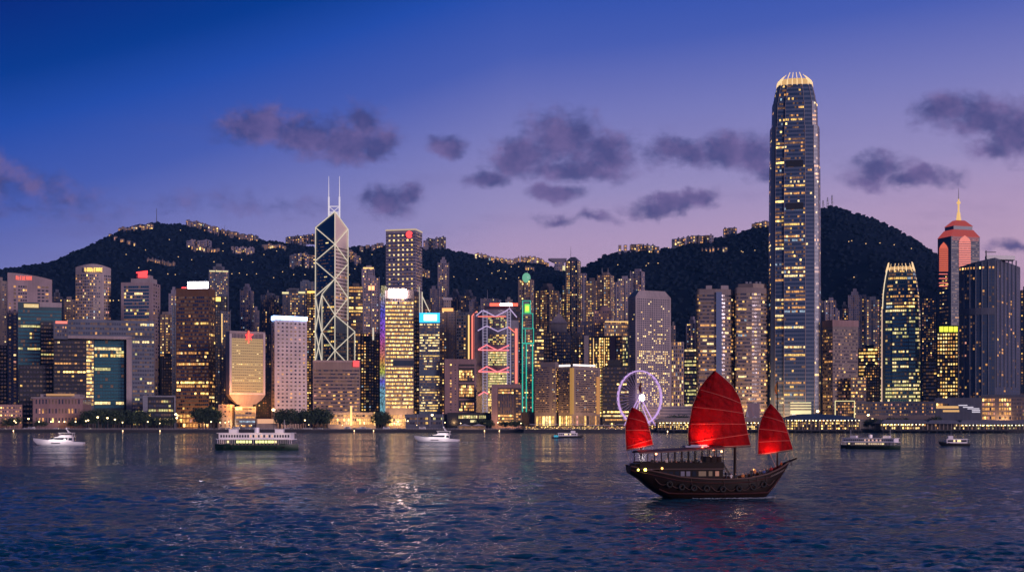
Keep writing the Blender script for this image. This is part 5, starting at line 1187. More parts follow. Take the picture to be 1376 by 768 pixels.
for (x0, xc, x1, yt, Y, wall, mode, p, extra, label) in BG:
    b = simple('residential_tower' if mode != 'office' else 'office_tower', label, x0, xc, x1, yt, Y, wall, depth=None, seed=int(x0*13)+7, group='towers behind the waterfront')
    sides = (0, 1) if xc else (0,)
    rows = dict(fh=3.05, ww=2.5, fx=.55, fz=.5) if mode != 'office' else dict(fh=3.9, ww=2.6, fx=.9, fz=.5)
    L = 'home' if mode != 'office' else 'gold'; p = min(.95, p*1.3)
    if mode == 'cols' and p > .6: L = 'warm'
    vis0 = max(b.z0, hgt(560, Y))
    for s_ in sides: b.windows(s_, z0=vis0, mode=mode, p=p if s_ == 0 else p*.6, lits=L, dark=b.rng.choice([GD, GB]), **rows)
    # vertical recesses / bay piers typical of flats
    if mode != 'office' and not extra == 'flare':
        P_, Q_ = b.pts[0], b.pts[1]; e = (Q_-P_); Lw = e.length; e.normalize(); nn = Vector((e.y, -e.x)); nb = max(2, int(Lw/7)); 
        for k in range(nb+1):
            q = P_+e*(Lw*k/nb); mb = MB(); mb.prism([q-e*.45+nn*.9, q+e*.45+nn*.9, q+e*.45+nn*.02, q-e*.45+nn*.02], b.z0+2, b.z1+b.rng.uniform(-1, 1.5)); b.part(mb, 'bay_pier', b.wall)
    if extra in ('', 'ycap', 'ycaps', 'osign', 'gcrown') and (x1-x0) > 9:
        a_ = b.rng.uniform(.1, .35); b.roofbox(a_, a_+.45, b.rng.uniform(2.5, 5))
    xm = (x0+x1)/2; w_ = x1-x0
    if extra == 'step': b.roofbox(.22, .78, 5); b.roofbox(.36, .66, 9)
    if extra == 'crown':
        b.roofbox(.2, .8, 5); b.roofbox(.35, .65, 9); b.panel(0, x0, x1, 363.5, 365, M['paleyel_led'], 'lit_cornice', .4, .3)
    if extra == 'ysign': b.panel(0, 290, 297, 399, 404.5, M['yellow_led'], 'sign', .2, .5)
    if extra == 'vline': b.strip(0, [(298.2, 421), (298.2, 460)], .5, M['gold_led'])
    if extra == 'spire': b.roofbox(.3, .7, 3); b.mast(360, 393, 389)
    if extra == 'ycaps':
        b.roofbox(.26, .74, 6.5); b.panel(0, 379, 388, 392, 394.5, M['paleyel_led'], 'lit_cornice', .3, .8); b.panel(0, 401, 410, 391.5, 394, M['paleyel_led'], 'lit_cornice', .3, .8)
    if extra == 'ycap': b.panel(0, 413, 424, 391, 393, M['yellow_led'], 'lit_cornice', .3, .8)
    if extra == 'gcrown': b.panel(0, 488, 502, 359, 361, M['gold_led'], 'lit_cornice', .2, .5); 
    if extra == 'osign': b.panel(0, 495, 503, 384, 389.5, glow('orange_sign', (1., .32, .12), 3.5, True), 'sign', .3, .5)
    if extra == 'wline': b.strip(0, [(501.4, 440), (501.4, 456.5)], .9, M['white_line'], off=.6)
    if extra == 'gtop':
        b.roofbox(.2, .8, 3.5); b.panel(0, 594, 609, 413.8, 418, glow('orange_sign2', (1., .42, .12), 1.6), 'crown_light', .3, 1)
    if extra == 'flare':
        A, B = b.at(0, x0-1.5, yt), b.at(0, x1+1.5, yt); mb = MB(); mb.prism([(A.x, A.y-1), (B.x, B.y-1), (B.x, B.y+8), (A.x, A.y+8)], b.z1+.02, b.z1+3); b.part(mb, 'flared_roof', W['white'])
    if extra == 'ant': b.mast(655, 401, 389)
    if extra == 'gdome':
        c = sum(b.pts, Vector((0, 0)))/4; b.roofbox(.22, .8, 2); mb = MB(); mb.ball((c.x, c.y-6, b.z1+2), 5, 5, 6, nu=14, nv=10); b.part(mb, 'dome', M['mint_led']); b.mast(708.5, 369, 364)
        b.windows(0, quad=wq(b, 699, 712, 377, 383, .3), nx=6, nz=2, fx=.7, fz=.6, mode='rand', p=.9, lits='warm')
    if extra == 'peak':
        c = sum(b.pts, Vector((0, 0)))/4; mb = MB(); mb.loft([[Vector((*(c+(q-c)*1.0), b.z1+.03)) for q in b.pts], [Vector((*(c+(q-c)*.35), b.z1+5.5)) for q in b.pts]]); b.part(mb, 'roof', b.wall); b.mast(767, 345, 331, .35)
    if extra == 'ants': b.mast(809, 369, 360); b.mast(817, 369, 359.5)
    if mode == 'cols' and x0 in (787, 803): b.roofbox(.3, .7, 4)
    b.finish_windows(14 if w_ > 11 else 6)

# the crowd of slim towers further up the slope, too alike to tell apart
fr = random.Random(64)
FILL = [(x, y) for x, y in ((440, 384), (462, 392), (478, 396), (510, 396), (603, 402), (611, 408), (626, 404), (640, 410), (652, 408), (660, 404), (672, 406), (684, 404), (724, 402), (741, 404), (752, 396), (771, 400), (783, 396), (795, 392), (808, 396), (822, 390), (836, 388), (843, 396), (905, 440), (1108, 420), (1124, 416), (1136, 424), (1150, 412), (1172, 410), (1244, 412), (1252, 418), (332, 410), (344, 414), (392, 408), (247, 404), (270, 398), (94, 412))]
for (px, py) in FILL:
    w_ = fr.uniform(5.5, 10); b = simple('residential_tower', 'slim pale residential tower deep in the crowd climbing the hillside', px-w_/2, None, px+w_/2, py+fr.uniform(-4, 4), fr.uniform(1950, 2100), fr.choice(['mauve', 'grey', 'stone', 'slate']), seed=int(px*3)+1, group='crowd of slim towers climbing the hillside')
    b.windows(0, z0=max(b.z0, hgt(540, b.Y)), mode='cols', p=.28, lits='home', fh=3.05, ww=2.6, fx=.55, fz=.5); b.roofbox(.25, .7, fr.uniform(2, 6)); b.finish_windows(0)

# peak viewing pavilion on the saddle of the ridge
x, y_, z_ = hill_hit(749, 363); Y = y_-25
b = Bld('viewing_pavilion', 'anvil-shaped viewing pavilion with an upswept roof on the saddle between the hills', 'pavilion', footprint(745, None, 758, Y, 18), Y, 352, W['mauve'], seed=70, z0=z_-30)
b.body(); A, B = b.at(0, 737, 349.5), b.at(0, 761.5, 349.5); A2, B2 = b.at(0, 744, 353), b.at(0, 759, 353); zt = hgt(347.8, Y)
mb = MB(); dpt = 20; mb.loft([[Vector((A2.x, Y, b.z1)), Vector((B2.x, Y, b.z1)), Vector((B2.x, Y+dpt, b.z1)), Vector((A2.x, Y+dpt, b.z1))], [Vector((A.x, Y-4, zt-1)), Vector((B.x, Y-4, zt-1)), Vector((B.x, Y+dpt+4, zt-1)), Vector((A.x, Y+dpt+4, zt-1))], [Vector((A.x, Y-4, zt+1.5)), Vector((B.x, Y-4, zt+1.5)), Vector((B.x, Y+dpt+4, zt+1.5)), Vector((A.x, Y+dpt+4, zt+1.5))]]); b.part(mb, 'roof', W['mauve'])
b.panel(0, 756, 759.5, 357, 367, M['paleyel_led'], 'lit_bay', .3, .4); b.windows(0, z1=b.z1, nx=5, fh=3.6, fx=.6, fz=.5, mode='rand', p=.4, lits='amber'); b.finish_windows(14)

# ------------------------------------------------------------------ houses and flats on the hills
hr = random.Random(21)
def house(px, py, w, h, wall, p, group, label, lits='home'):
    "w, h in bearings; stands on the slope where the sight line meets it"
    x, Y, z = hill_hit(px, py+h*.9)
    Y = max(1650, Y-6); ww = w*Y/F; hh = h*Y/F; d = min(ww, 16)
    X0 = ray(px, Y); pts = [Vector((X0-ww/2, Y)), Vector((X0+ww/2, Y)), Vector((X0+ww/2, Y+d)), Vector((X0-ww/2, Y+d))]
    zb = hgt(py+h*.85, Y); b = Bld('hillside_house', label, 'house', pts, Y, py, W[wall], group, seed=hr.randrange(1, 9999), z0=zb-7)
    b.z1 = zb+hh*.85+5; b.body()
    b.windows(0, z0=zb-1, z1=b.z1-.5,  nx=max(1, int(ww/3.4)), nz=max(1, int(hh/3.6)), fx=.62, fz=.55, mode='rand', p=min(.95, p*1.5), lits='home' if lits == 'home' else ('amber' if hr.random() < .5 else 'warm'))
    if hr.random() < .6: b.roofbox(.25, .6, hr.uniform(1.5, 3.5), fy0=.2, fy1=.7)
    b.finish_windows(0)
def cluster(n, x0, x1, yfun, wr, hrg, wall, p, group, label, lits='home'):
    n = int(n*1.4)
    for k in range(n):
        px = x0+(x1-x0)*(k+.5+hr.uniform(-.3, .3))/n; house(px, yfun(px)+hr.uniform(-1, 1.2), hr.uniform(*wr), hr.uniform(*hrg), hr.choice(wall), p, group, label, lits)
li = lambda *t: (lambda x: float(np.interp(x, [a for a, _ in t], [c for _, c in t])))
cluster(9, 160, 206, li((160, 309), (206, 304)), (3, 6), (3, 5), ['tan', 'mauve'], .6, 'ridge houses west of the hill mast', 'small lit ridge house just below the tall hill mast', 'warm')
cluster(10, 250, 292, li((250, 299), (265, 301), (292, 308)), (3.5, 6), (5, 8), ['tan', 'mauve'], .4, 'flats on the summit ridge', 'block of flats crowding the summit ridge past the hill mast')
cluster(9, 296, 345, li((296, 311), (345, 320)), (4, 6.5), (4, 6), ['tan', 'slate'], .35, 'flats down the ridge', 'low block of flats where the ridge slopes down from the summit', 'warm')
cluster(7, 352, 384, li((352, 330), (384, 332)), (3.5, 6), (3.5, 5), ['tan'], .7, 'golden houses under the ridge', 'golden lit house in the row tucked under the ridge', 'gold')
cluster(8, 384, 424, li((384, 321), (424, 317)), (4.5, 6.5), (6, 9), ['mauve', 'slate'], .2, 'dim flats before the braced tower', 'dim grey flats on the ridge beside the braced tower')
cluster(6, 252, 282, li((252, 327), (282, 325)), (5, 7), (5, 8), ['mauve', 'pale'], .25, 'pale flats below the summit', 'pale flats standing halfway down the hill below the summit')
cluster(8, 256, 294, li((256, 333), (294, 337)), (2.5, 4), (2, 3.2), ['tan'], .9, 'lit villas below the pale flats', 'small bright villa under the pale mid-slope flats', 'gold')
cluster(7, 312, 342, li((312, 334), (342, 336)), (3.5, 5.5), (4, 7), ['mauve', 'pale'], .4, 'mid slope flats', 'pale mid-slope flats under the golden ridge row', 'home')
cluster(8, 391, 422, li((391, 346), (405, 342), (422, 346)), (4.5, 6.5), (11, 17), ['mauve', 'slate'], .22, 'large hillside flats', 'tall cluster of hillside flats beside the braced tower', 'warm')
cluster(9, 198, 234, li((198, 350), (234, 356)), (2, 3.6), (1.6, 2.6), ['tan'], .9, 'road villas', 'tiny golden villa along the mid-hill road above the rosy tower', 'gold')
cluster(4, 146, 182, li((146, 316), (182, 330)), (2.5, 4.5), (2.5, 3.5), ['tan'], .9, 'villas on the north spur', 'golden villa on the spur under the lit ridge houses', 'gold')
cluster(5, 470, 484, li((470, 338), (484, 350)), (3, 5), (5, 12), ['mauve', 'tan'], .3, 'flats by the braced tower', 'narrow hillside flats past the braced tower', 'warm')
cluster(4, 484, 517, li((484, 334), (517, 328)), (4, 6), (4, 6), ['tan', 'mauve'], .4, 'flats beside the square tower', 'ridge flats between the braced tower and square grey tower', 'warm')
cluster(5, 569, 598, li((569, 326), (578, 323), (598, 322)), (5, 7), (9, 12), ['mauve', 'slate'], .12, 'grey flats past the square tower', 'dim grey ridge flats just past the square grey tower')
cluster(3, 566, 576, li((566, 364), (576, 366)), (3, 5), (5, 8), ['tan'], .4, 'slope flats past the square tower', 'small lit slope flats touching the square grey tower', 'warm')
cluster(14, 638, 690, li((638, 342), (665, 348), (690, 352)), (2.5, 4.2), (3, 5), ['tan', 'mauve'], .85, 'golden ridge flats', 'small golden flats strung along the low middle ridge', 'gold')
cluster(12, 690, 738, li((690, 349), (715, 347), (724, 349), (738, 356)), (2.5, 4.5), (3, 5.5), ['tan', 'mauve'], .8, 'golden ridge flats by the pavilion', 'golden flats on the ridge leading to the anvil-shaped pavilion', 'gold')
cluster(4, 706, 718, li((706, 360), (718, 362)), (2.5, 3.6), (2.5, 3.5), ['tan'], .8, 'houses above the dome', 'golden house on the slope above the mint-domed tower', 'gold')
cluster(2, 832, 842, li((832, 331), (842, 332)), (3.5, 5), (5, 6), ['tan', 'mauve'], .4, 'small flats on the second hill', 'small reddish flats at the start of the second hill ridge', 'warm')
cluster(7, 846, 886, li((846, 331), (856, 331), (886, 334)), (4.5, 6.5), (5, 7.5), ['mauve', 'slate'], .3, 'flats on the second hill', 'dark flats lining the lower ridge of the second hill', 'warm')
cluster(9, 905, 958, li((905, 325), (920, 322), (940, 319), (958, 319)), (5, 7), (6, 9), ['slate', 'mauve'], .3, 'flats further up the second hill', 'dark flats on the second hill ridge above the banded towers', 'warm')
cluster(4, 973, 990, li((973, 309), (990, 310)), (4, 5.5), (5, 7), ['slate'], .25, 'upper flats on the second hill', 'compact dark flats high on the second hill ridge', 'warm')
cluster(6, 1012, 1032, li((1012, 303), (1032, 300)), (3, 5), (4, 6), ['tan', 'slate'], .6, 'flats touching the tallest tower', 'lit ridge flats ending at the tallest tower', 'warm')
cluster(5, 940, 980, li((940, 338), (980, 335)), (2, 4), (1.6, 2.6), ['tan'], .8, 'villas on the second slope', 'tiny lit villa on the slope of the second hill', 'gold')
cluster(3, 548, 560, li((548, 300), (560, 300)), (1, 2), (1, 1.5), ['tan'], .1, 'x', 'x') if False else None

# roadside lamps on the hills: short pole with a glowing head
def lamp_proto(name, h, r, mat, label, cat, group):
    root = empty(name, (0, -500, -50), label, cat, group)
    mb = MB(); mb.tube([(0, 0, 0), (0, 0, h)], .12, 5, r2=.08); mb.tube([(0, 0, h), (0, -.9, h+.35)], .07, 4); mb.build('pole', M['darksteel'], root)
    mb = MB(); mb.ball((0, -1.0, h+.1), r, r, r*.8, nu=8, nv=6); mb.build('lamp_head', mat, root); return root
first = {}
def put(proto, loc, rz=0.0, key=None, scale=None):
    key = key or proto.name
    if key not in first: first[key] = 1; o = proto
    else: o = copy_tree(proto)
    o.location = loc; o.rotation_euler = (0, 0, rz)
    if scale: o.scale = (scale,)*3
    return o
hp = lamp_proto('hill_lamp', 6.5, 1.0, glow('hill_lamp_light', (1., .62, .26), 1.5), 'tiny amber lamp shining on a dark wooded hillside road', 'road lamp', 'lamps along the hillside roads')
pts_ = [(216, 330), (243, 312), (228, 325), (302, 371), (312, 371), (322, 370), (332, 372), (345, 371), (368, 376), (258, 352), (300, 340), (170, 345), (181, 333), (196, 339), (240, 348), (355, 345), (372, 340), (380, 368), (226, 371), (236, 372), (153, 407), (160, 407), (166, 407), (340, 355), (288, 355), (500, 345), (477, 364), (610, 375), (641, 378), (669, 367), (671, 366), (679, 368), (687, 361), (673, 377), (680, 377), (697, 376), (697, 361), (661, 370), (656, 357), (735, 385), (871, 357), (884, 357), (898, 336), (868, 360), (830, 359), (1140, 328), (1144, 327), (1163, 331), (1182, 330), (1201, 332), (1224, 337), (1147, 376), (996, 341), (1014, 340), (998, 342), (470, 372), (300, 330), (325, 352), (410, 372), (395, 372), (187, 363), (203, 366)]
for (px, py) in pts_:
    x, Y, z = hill_hit(px, py); put(hp, (x, Y-2, z-2), 0)
# ridge masts
x, Y, z = hill_hit(210.5, 301); r = empty('radio_mast', (x, Y, z-3), 'tall thin radio mast standing on the highest point of the wooded ridge', 'mast')
mb = MB(); H = hgt(280, Y)-z+3; mb.tube([(0, 0, 0), (0, 0, H)], 1.0, 5, r2=.5); mb.build('lattice_pole', M['darksteel'], r)
x, Y, z = hill_hit(301.5, 311); r = empty('radio_mast', (x, Y, z-3), 'short leaning radio mast beside the flats on the sloping ridge', 'mast'); mb = MB(); mb.tube([(0, 0, 0), (1, 0, hgt(302, Y)-z+3)], .5, 5, r2=.3); mb.build('lattice_pole', M['darksteel'], r)
for px, py, lab in ((1106, 269, 'small lattice transmitter mast, shortest on the hill behind the tallest tower'), (1112, 265, 'lattice transmitter mast between two others on the rounded hilltop'), (1118, 262, 'tallest lattice transmitter mast on the rounded hilltop')):
    x, Y, z = hill_hit(px, 281); z = float(hzmax(np.array([x]), np.array([Y]))[0]); r = empty('transmitter_mast', (x, Y, z-2), lab, 'mast', 'transmitter masts on the rounded hill'); H = hgt(py, Y)-z+2
    mb = MB()
    for sx in (-2.2, 2.2): mb.tube([(sx, 0, 0), (sx*.3, 0, H)], .35, 4)
    for k in range(5): mb.tube([(-2.2+k*.3, 0, H*k/5), (2.2-k*.35, 0, H*(k+1)/5)], .25, 4)
    mb.build('lattice', M['darksteel'], r); mb = MB(); mb.tube([(0, -.5, H*.75), (0, .5, H*.75)], 2.0, 8); mb.tube([(1.5, -.5, H*.5), (1.5, .5, H*.5)], 1.6, 8); mb.build('dish', M['steel'], r)
# ================================================================== observation wheel
Y = 1268
hx, hzz, Rw = ray(859.7, Y), hgt(534, Y), 36*Y/F
wh = empty('observation_wheel', (hx, Y, GROUND0), 'big observation wheel outlined in violet light with a blazing white hub', 'ferris wheel', rz=math.radians(31))
H0 = hzz-GROUND0
def ring(r, y, tr, n=72, mat=None, name='rim'):
    mb = MB(); rows = []
    for k in range(n):
        t = 2*math.pi*k/n; c = Vector((r*math.cos(t), y, H0+r*math.sin(t))); e = Vector((math.cos(t), 0, math.sin(t)))
        rows.append([c+e*(tr*math.cos(a))+Vector((0, tr*math.sin(a), 0)) for a in [2*math.pi*q/5 for q in range(5)]])
    rows.append(rows[0]); mb.grid(rows, 0, True, True); return mb.build(name, mat or M['wheel_line'], wh)
ring(Rw, -.9, .52); ring(Rw, .9, .5); ring(Rw*.93, 0, .16, mat=M['wheel_dim'])
for k in range(42):
    t = 2*math.pi*k/42; mb = MB(); mb.tube([(1.5*math.cos(t), 0, H0+1.5*math.sin(t)), (Rw*math.cos(t), 0, H0+Rw*math.sin(t))], .13, 4); mb.build('spoke', M['wheel_dim'], wh)
gm = principled('gondola_paint', (.5, .45, .55), .3); gmesh = None
for k in range(28):
    t = 2*math.pi*(k+.5)/28; c = ((Rw+1.2)*math.cos(t), 0, H0+(Rw+1.2)*math.sin(t)-1.2)
    if gmesh is None: mb = MB(); mb.ball((0, 0, 0), 1.15, 1.1, 1.4); mb.box(-.12, .12, -.1, .1, 1.3, 2.2); gmesh = mb.mesh('gondola', gm)
    o = bpy.data.objects.new('gondola', gmesh); COL.objects.link(o); setpar(o, wh); o.location = c
for sy in (-4.5, 4.5):
    for sx in (-17, 17): mb = MB(); mb.tube([(0, sy*.35, H0), (sx*1.0, sy, .1)], .55, 6, r2=.5); mb.build('support_leg', M['wheel_line'], wh)
mb = MB(); mb.tube([(0, -3, H0), (0, 3, H0)], 1.3, 10); mb.build('axle', M['steel'], wh)
mb = MB(); mb.ball((0, -3.4, H0), 3.2, 1.2, 3.2, nu=16, nv=10); mb.build('hub_light', M['hub'], wh)
mb = MB(); mb.box(-19, 19, -6, 6, 0, .9); mb.build('base_platform', W['pale'], wh)

# ================================================================== piers and waterfront terraces
def pier(name, label, x0, x1, Y, yt, yb, roofm, kind, depth=26, seed=1, cat='pier'):
    X0, X1 = ray(x0, Y), ray(x1, Y); zt = hgt(yt, Y); zr = hgt(yb, Y); r = empty(name, ((X0+X1)/2, Y, 0), label, cat); o = ((X0+X1)/2, Y, 0); rg = random.Random(seed)
    mb = MB(); n = 16
    if kind == 'arch':
        rows = []
        for i in range(n+1):
            t = i/n; x = X0-2+(X1-X0+4)*t; z = zr+(zt-zr)*(1-(2*t-1)**4)*(.55+.45*(1-abs(2*t-.7)/1.7))
            rows.append([(x, Y-3, zr-.6), (x, Y-3, zr), (x, Y+depth*.3, z), (x, Y+depth*.7, z), (x, Y+depth, zr), (x, Y+depth, zr-.6)])
        mb.grid(rows, 0, False, True); mb.face(list(reversed(rows[0]))); mb.face(rows[-1])
    else:
        mb.loft([[(X0-2, Y-3, zr), (X1+2, Y-3, zr), (X1+2, Y+depth, zr), (X0-2, Y+depth, zr)], [(X0+3, Y+2, zt), (X1-3, Y+2, zt), (X1-3, Y+depth-3, zt), (X0+3, Y+depth-3, zt)]])
    mb.build('roof', roofm, r, o)
    mb = MB(); mb.box(X0-1, X1+1, Y-4, Y+depth, 1.9, 2.9); mb.build('deck', conc, r, o)
    mb = MB(); m_ = int((X1-X0)/7)
    for i in range(m_+1):
        x = X0+(X1-X0)*i/m_
        for yy_ in (Y-3.5, Y+8): mb.tube([(x, yy_, -2), (x, yy_, 1.9)], .5, 5)
    q = mb.build('pile', conc, r, o); q['kind'] = 'stuff'
    hgt_ = zr-2.9; mb = MB(); mb.box(X0, X1, Y+4, Y+depth-4, 2.91, zr-.05); mb.build('wall', W['darkbrown'], r, o)
    fl = 2 if hgt_ > 7 else 1
    if fl == 2: mb = MB(); mb.box(X0, X1, Y-1, Y+3.9, 2.9+hgt_*.5-.25, 2.9+hgt_*.5+.25); mb.build('upper_floor', W['tan'], r, o)
    mb = MB()
    for i in range(m_*2+1): x = X0+(X1-X0)*i/(m_*2); mb.box(x-.22, x+.22, Y-.9, Y-.5, 2.9, zr-.02)
    q = mb.build('column', W['beige'], r, o); q['kind'] = 'stuff'
    cells = MB(); mats = [MATS['window_amber'], MATS['window_yellow'], MATS['window_bright'], MATS['window_warm_white'], MATS['window_greenish'], MATS['window_dim_amber']]
    nx = int((X1-X0)/1.9)
    pr = {'gold': (.85, [0, 1, 2, 2, 3]), 'dim': (.25, [5, 0, 3]), 'arch': (.75, [0, 1, 1, 2, 5]), 'green': (.6, [4, 1, 0, 4, 2])}[kind]
    for f_ in range(fl*2):
        z0_ = 2.9+hgt_*(f_+.25)/(fl*2); z1_ = 2.9+hgt_*(f_+.8)/(fl*2)
        for i in range(nx):
            if rg.random() > pr[0]*(1 if f_ % 2 else .7): continue
            a = X0+(X1-X0)*(i+.15)/nx; c = X0+(X1-X0)*(i+.15+rg.uniform(.4, .75))/nx; cells.face([(a, Y+3.9, z0_), (c, Y+3.9, z0_), (c, Y+3.9, z1_), (a, Y+3.9, z1_)], rg.choice(pr[1]))
    q = cells.build('window', mats, r, o); q['kind'] = 'stuff'
    # hanging bulbs along the eaves
    mb = MB()
    for i in range(int((X1-X0)/3.2)):
        x = X0+(i+.5)*3.2; mb.ball((x, Y-2.4, zr-.9), .38, nu=6, nv=4)
    if kind != 'dim': q = mb.build('eaves_lamp', M['lampw'], r, o); q['kind'] = 'stuff'
    return r
roofb = wallmat('pier_roof_blue', (.035, .07, .14), .5); roofg = wallmat('pier_roof_grey', (.16, .16, .19), .6)
pier('ferry_pier', 'big pier hall under a blue arched roof with two decks of golden lamps', 1056, 1156, 1212, 555.5, 563, roofb, 'arch', 34, 1)
pier('ferry_pier', 'low pier with a brilliant golden lamp row behind the small white-decked ferry', 1185, 1246, 1216, 563.5, 568.5, roofg, 'gold', 26, 2)
pier('ferry_pier', 'unlit grey pier between the two golden-lamped piers', 1246.6, 1289, 1216, 564, 569, roofg, 'dim', 26, 3)
pier('ferry_pier', 'grey-roofed pier with yellow-green strings of lights at the end of the waterfront', 1290, 1386, 1216, 564, 569.5, roofg, 'green', 26, 4)
pier('market_pier', 'golden-lit tented stalls on the quay between the big and small sails', 884, 1030, 1222, 561, 566.5, wallmat('tent_cloth', (.30, .24, .2), .8), 'gold', 20, 5, cat='stalls')
# terrace of crowd barriers and canopies
Yt = 1228; X0, X1 = ray(704, Yt), ray(884, Yt); r = empty('waterfront_terrace', ((X0+X1)/2, Yt, 0), 'long pale-canopied terrace speckled with amber lights beneath the broad hotel blocks', 'terrace'); o = ((X0+X1)/2, Yt, 0)
mb = MB(); mb.box(X0, X1, Yt, Yt+22, -2, 3.0); mb.build('deck', conc, r, o)
for a, c, zz_ in ((712, 789, hgt(569.5, Yt)), (830, 884, hgt(569.5, Yt)), (790, 829, hgt(570.8, Yt))):
    mb = MB(); mb.box(ray(a, Yt), ray(c, Yt), Yt+6, Yt+20, zz_-.5, zz_); mb.build('canopy', W['white'], r, o)
mb = MB()
for i in range(60): x = X0+(X1-X0)*(i+.5)/60; mb.box(x-.15, x+.15, Yt+6.2, Yt+6.5, 3.0, hgt(571, Yt))
q = mb.build('canopy_post', W['beige'], r, o); q['kind'] = 'stuff'
mb = MB(); mb.box(X0, X1, Yt+14, Yt+16, 3.01, hgt(571.5, Yt)); mb.build('back_wall', W['darkbrown'], r, o)
rg = random.Random(9); mb = MB()
for i in range(330):
    x = rg.uniform(X0+1, X1-1); z = rg.uniform(3.3, hgt(572, Yt)-.3); w_ = rg.uniform(.3, 1.0); h_ = rg.uniform(.3, .9); yy_ = Yt+rg.uniform(6.6, 13); mb.box(x-w_/2, x+w_/2, yy_, yy_+.1, z-h_/2, z+h_/2, rg.choice([0, 0, 1, 2, 3, 4]))
q = mb.build('lit_stall_board', [MATS['window_amber'], MATS['window_yellow'], MATS['window_bright'], MATS['window_warm_white'], MATS['window_rose']], r, o); q['kind'] = 'stuff'
mb = MB(); mb.box(X0, X1, Yt-.05, Yt+.15, 3.9, 4.02)
for i in range(140): x = X0+(X1-X0)*(i+.5)/140; mb.box(x-.06, x+.06, Yt-.04, Yt+.14, 3.0, 3.9)
mb.build('railing', rail_m, r, o)
# marquees, lit tree, sheds on the quay
def tent(px0, px1, yt, Yq, label, lit=True, name='marquee'):
    X0, X1 = ray(px0, Yq), ray(px1, Yq); zt = hgt(yt, Yq); r = empty(name, ((X0+X1)/2, Yq, GROUND0), label, 'tent'); o = ((X0+X1)/2, Yq, GROUND0); n = max(1, int((X1-X0)/9)); ev = GROUND0+(zt-GROUND0)*.62
    mb = MB()
    for i in range(n):
        a, c = X0+(X1-X0)*i/n, X0+(X1-X0)*(i+1)/n; ap = ((a+c)/2, Yq+4, zt); q = [(a, Yq, ev), (c, Yq, ev), (c, Yq+8, ev), (a, Yq+8, ev)]
        for k in range(4): mb.face([q[k], q[(k+1) % 4], ap])
    mb.build('canopy', W['white'], r, o); mb = MB()
    for i in range(n+1): x = X0+(X1-X0)*i/n; mb.box(x-.12, x+.12, Yq, Yq+.25, GROUND0, ev)
    mb.build('pole', W['white'], r, o); mb = MB(); mb.box(X0+.5, X1-.5, Yq+6, Yq+6.3, GROUND0, ev-.3); mb.build('back_panel', MATS['window_dim_amber'] if lit else W['pale'], r, o)
tent(615, 652, 569, 1256, 'white marquee on the promenade before the garden pavilion lights')
tent(1002.5, 1006.5, 549.5, 1262, 'tall white pointed tent glowing beside the big main sail', name='pointed_tent')
tent(1007, 1023, 558, 1262, 'row of dark peaked tents next to the glowing pointed tent', False)
# ------------------------------------------------------------------ waterfront trees
leaf2 = principled('tree_leaf', (.035, .06, .03), .8); bark = principled('bark', (.08, .06, .045), .9)
gg = G(leaf2.node_tree); leaf2.node_tree.links.new(gg.mix(gg.maprange(gg.noise(gg.n('ShaderNodeNewGeometry').outputs['Position'], .8, 3), .35, .65), (.018, .035, .02, 1), (.06, .095, .04, 1)), leaf2.node_tree.nodes['Principled BSDF'].inputs['Base Color'])
def tree_proto(seed):
    rg = random.Random(seed); root = empty('waterfront_tree', (0, -500, -50), 'x', 'tree')
    mb = MB(); mb.tube([(0, 0, 0), (.2, .1, 2.4), (.1, 0, 4.6)], .32, 7, r2=.2)
    for k in range(6): t = k*1.05+rg.random(); mb.tube([(.15, .05, 3+k*.25), (1.3*math.cos(t), 1.3*math.sin(t), 5+rg.random()), (2.6*math.cos(t), 2.6*math.sin(t), 6.6+rg.random())], .14, 5, r2=.05)
    mb.build('trunk', bark, root); mb = MB()
    blobs = [(rg.uniform(-2.6, 2.6), rg.uniform(-2.6, 2.6), rg.uniform(4.6, 8.6), rg.uniform(1.3, 2.2)) for _ in range(11)]
    for (bx, by, bz, br_) in blobs:
        for _ in range(46):
            v = Vector((rg.gauss(0, 1), rg.gauss(0, 1), rg.gauss(0, 1))).normalized()*br_*rg.uniform(.65, 1.1); c = Vector((bx, by, bz))+v; s_ = rg.uniform(.28, .55)
            a = Vector((rg.gauss(0, 1), rg.gauss(0, 1), rg.gauss(0, 1))).normalized(); d_ = a.orthogonal().normalized(); e = a.cross(d_); mb.face([c+d_*s_, c+e*s_*.7, c-d_*s_, c-e*s_*.7])
    mb.build('crown', leaf2, root); return root
TP = [tree_proto(s_) for s_ in (31, 32, 33, 34)]
tree_runs = [(6, 26, 562, 8, 'dark tree in front of the small rosy block at the edge'), (45, 62, 565, 4, 'small dark tree before the low dark block by the colonnaded hall'), (92, 116, 564, 6, 'dark tree below the colonnaded hall'), (116, 196, 553, 34, 'dark leafy tree in the grove before the gateway complex'), (196, 234, 562, 10, 'dark tree in front of the pale framed glass box'), (266, 292, 551, 12, 'tall dark tree between the bronze tower and the flared-neck wings'), (374, 440, 553, 26, 'dark tree in the grove under the white tower'), (506, 520, 556, 6, 'dark tree beside the lit podium arcade'), (642, 662, 563, 6, 'tree at the end of the garden pavilion'), (674, 702, 566, 9, 'small round tree in front of the rack-windowed pink block'), (898, 922, 560, 8, 'dark tree among the golden stalls beside the main sail'), (1160, 1184, 564, 9, 'dark tree in the gap between the arched pier and golden pier'), (1196, 1216, 562, 6, 'tree clump above the brilliant golden pier roof'), (1250, 1262, 562, 4, 'tree behind the unlit grey pier')]
rg = random.Random(77); used = [False]*4
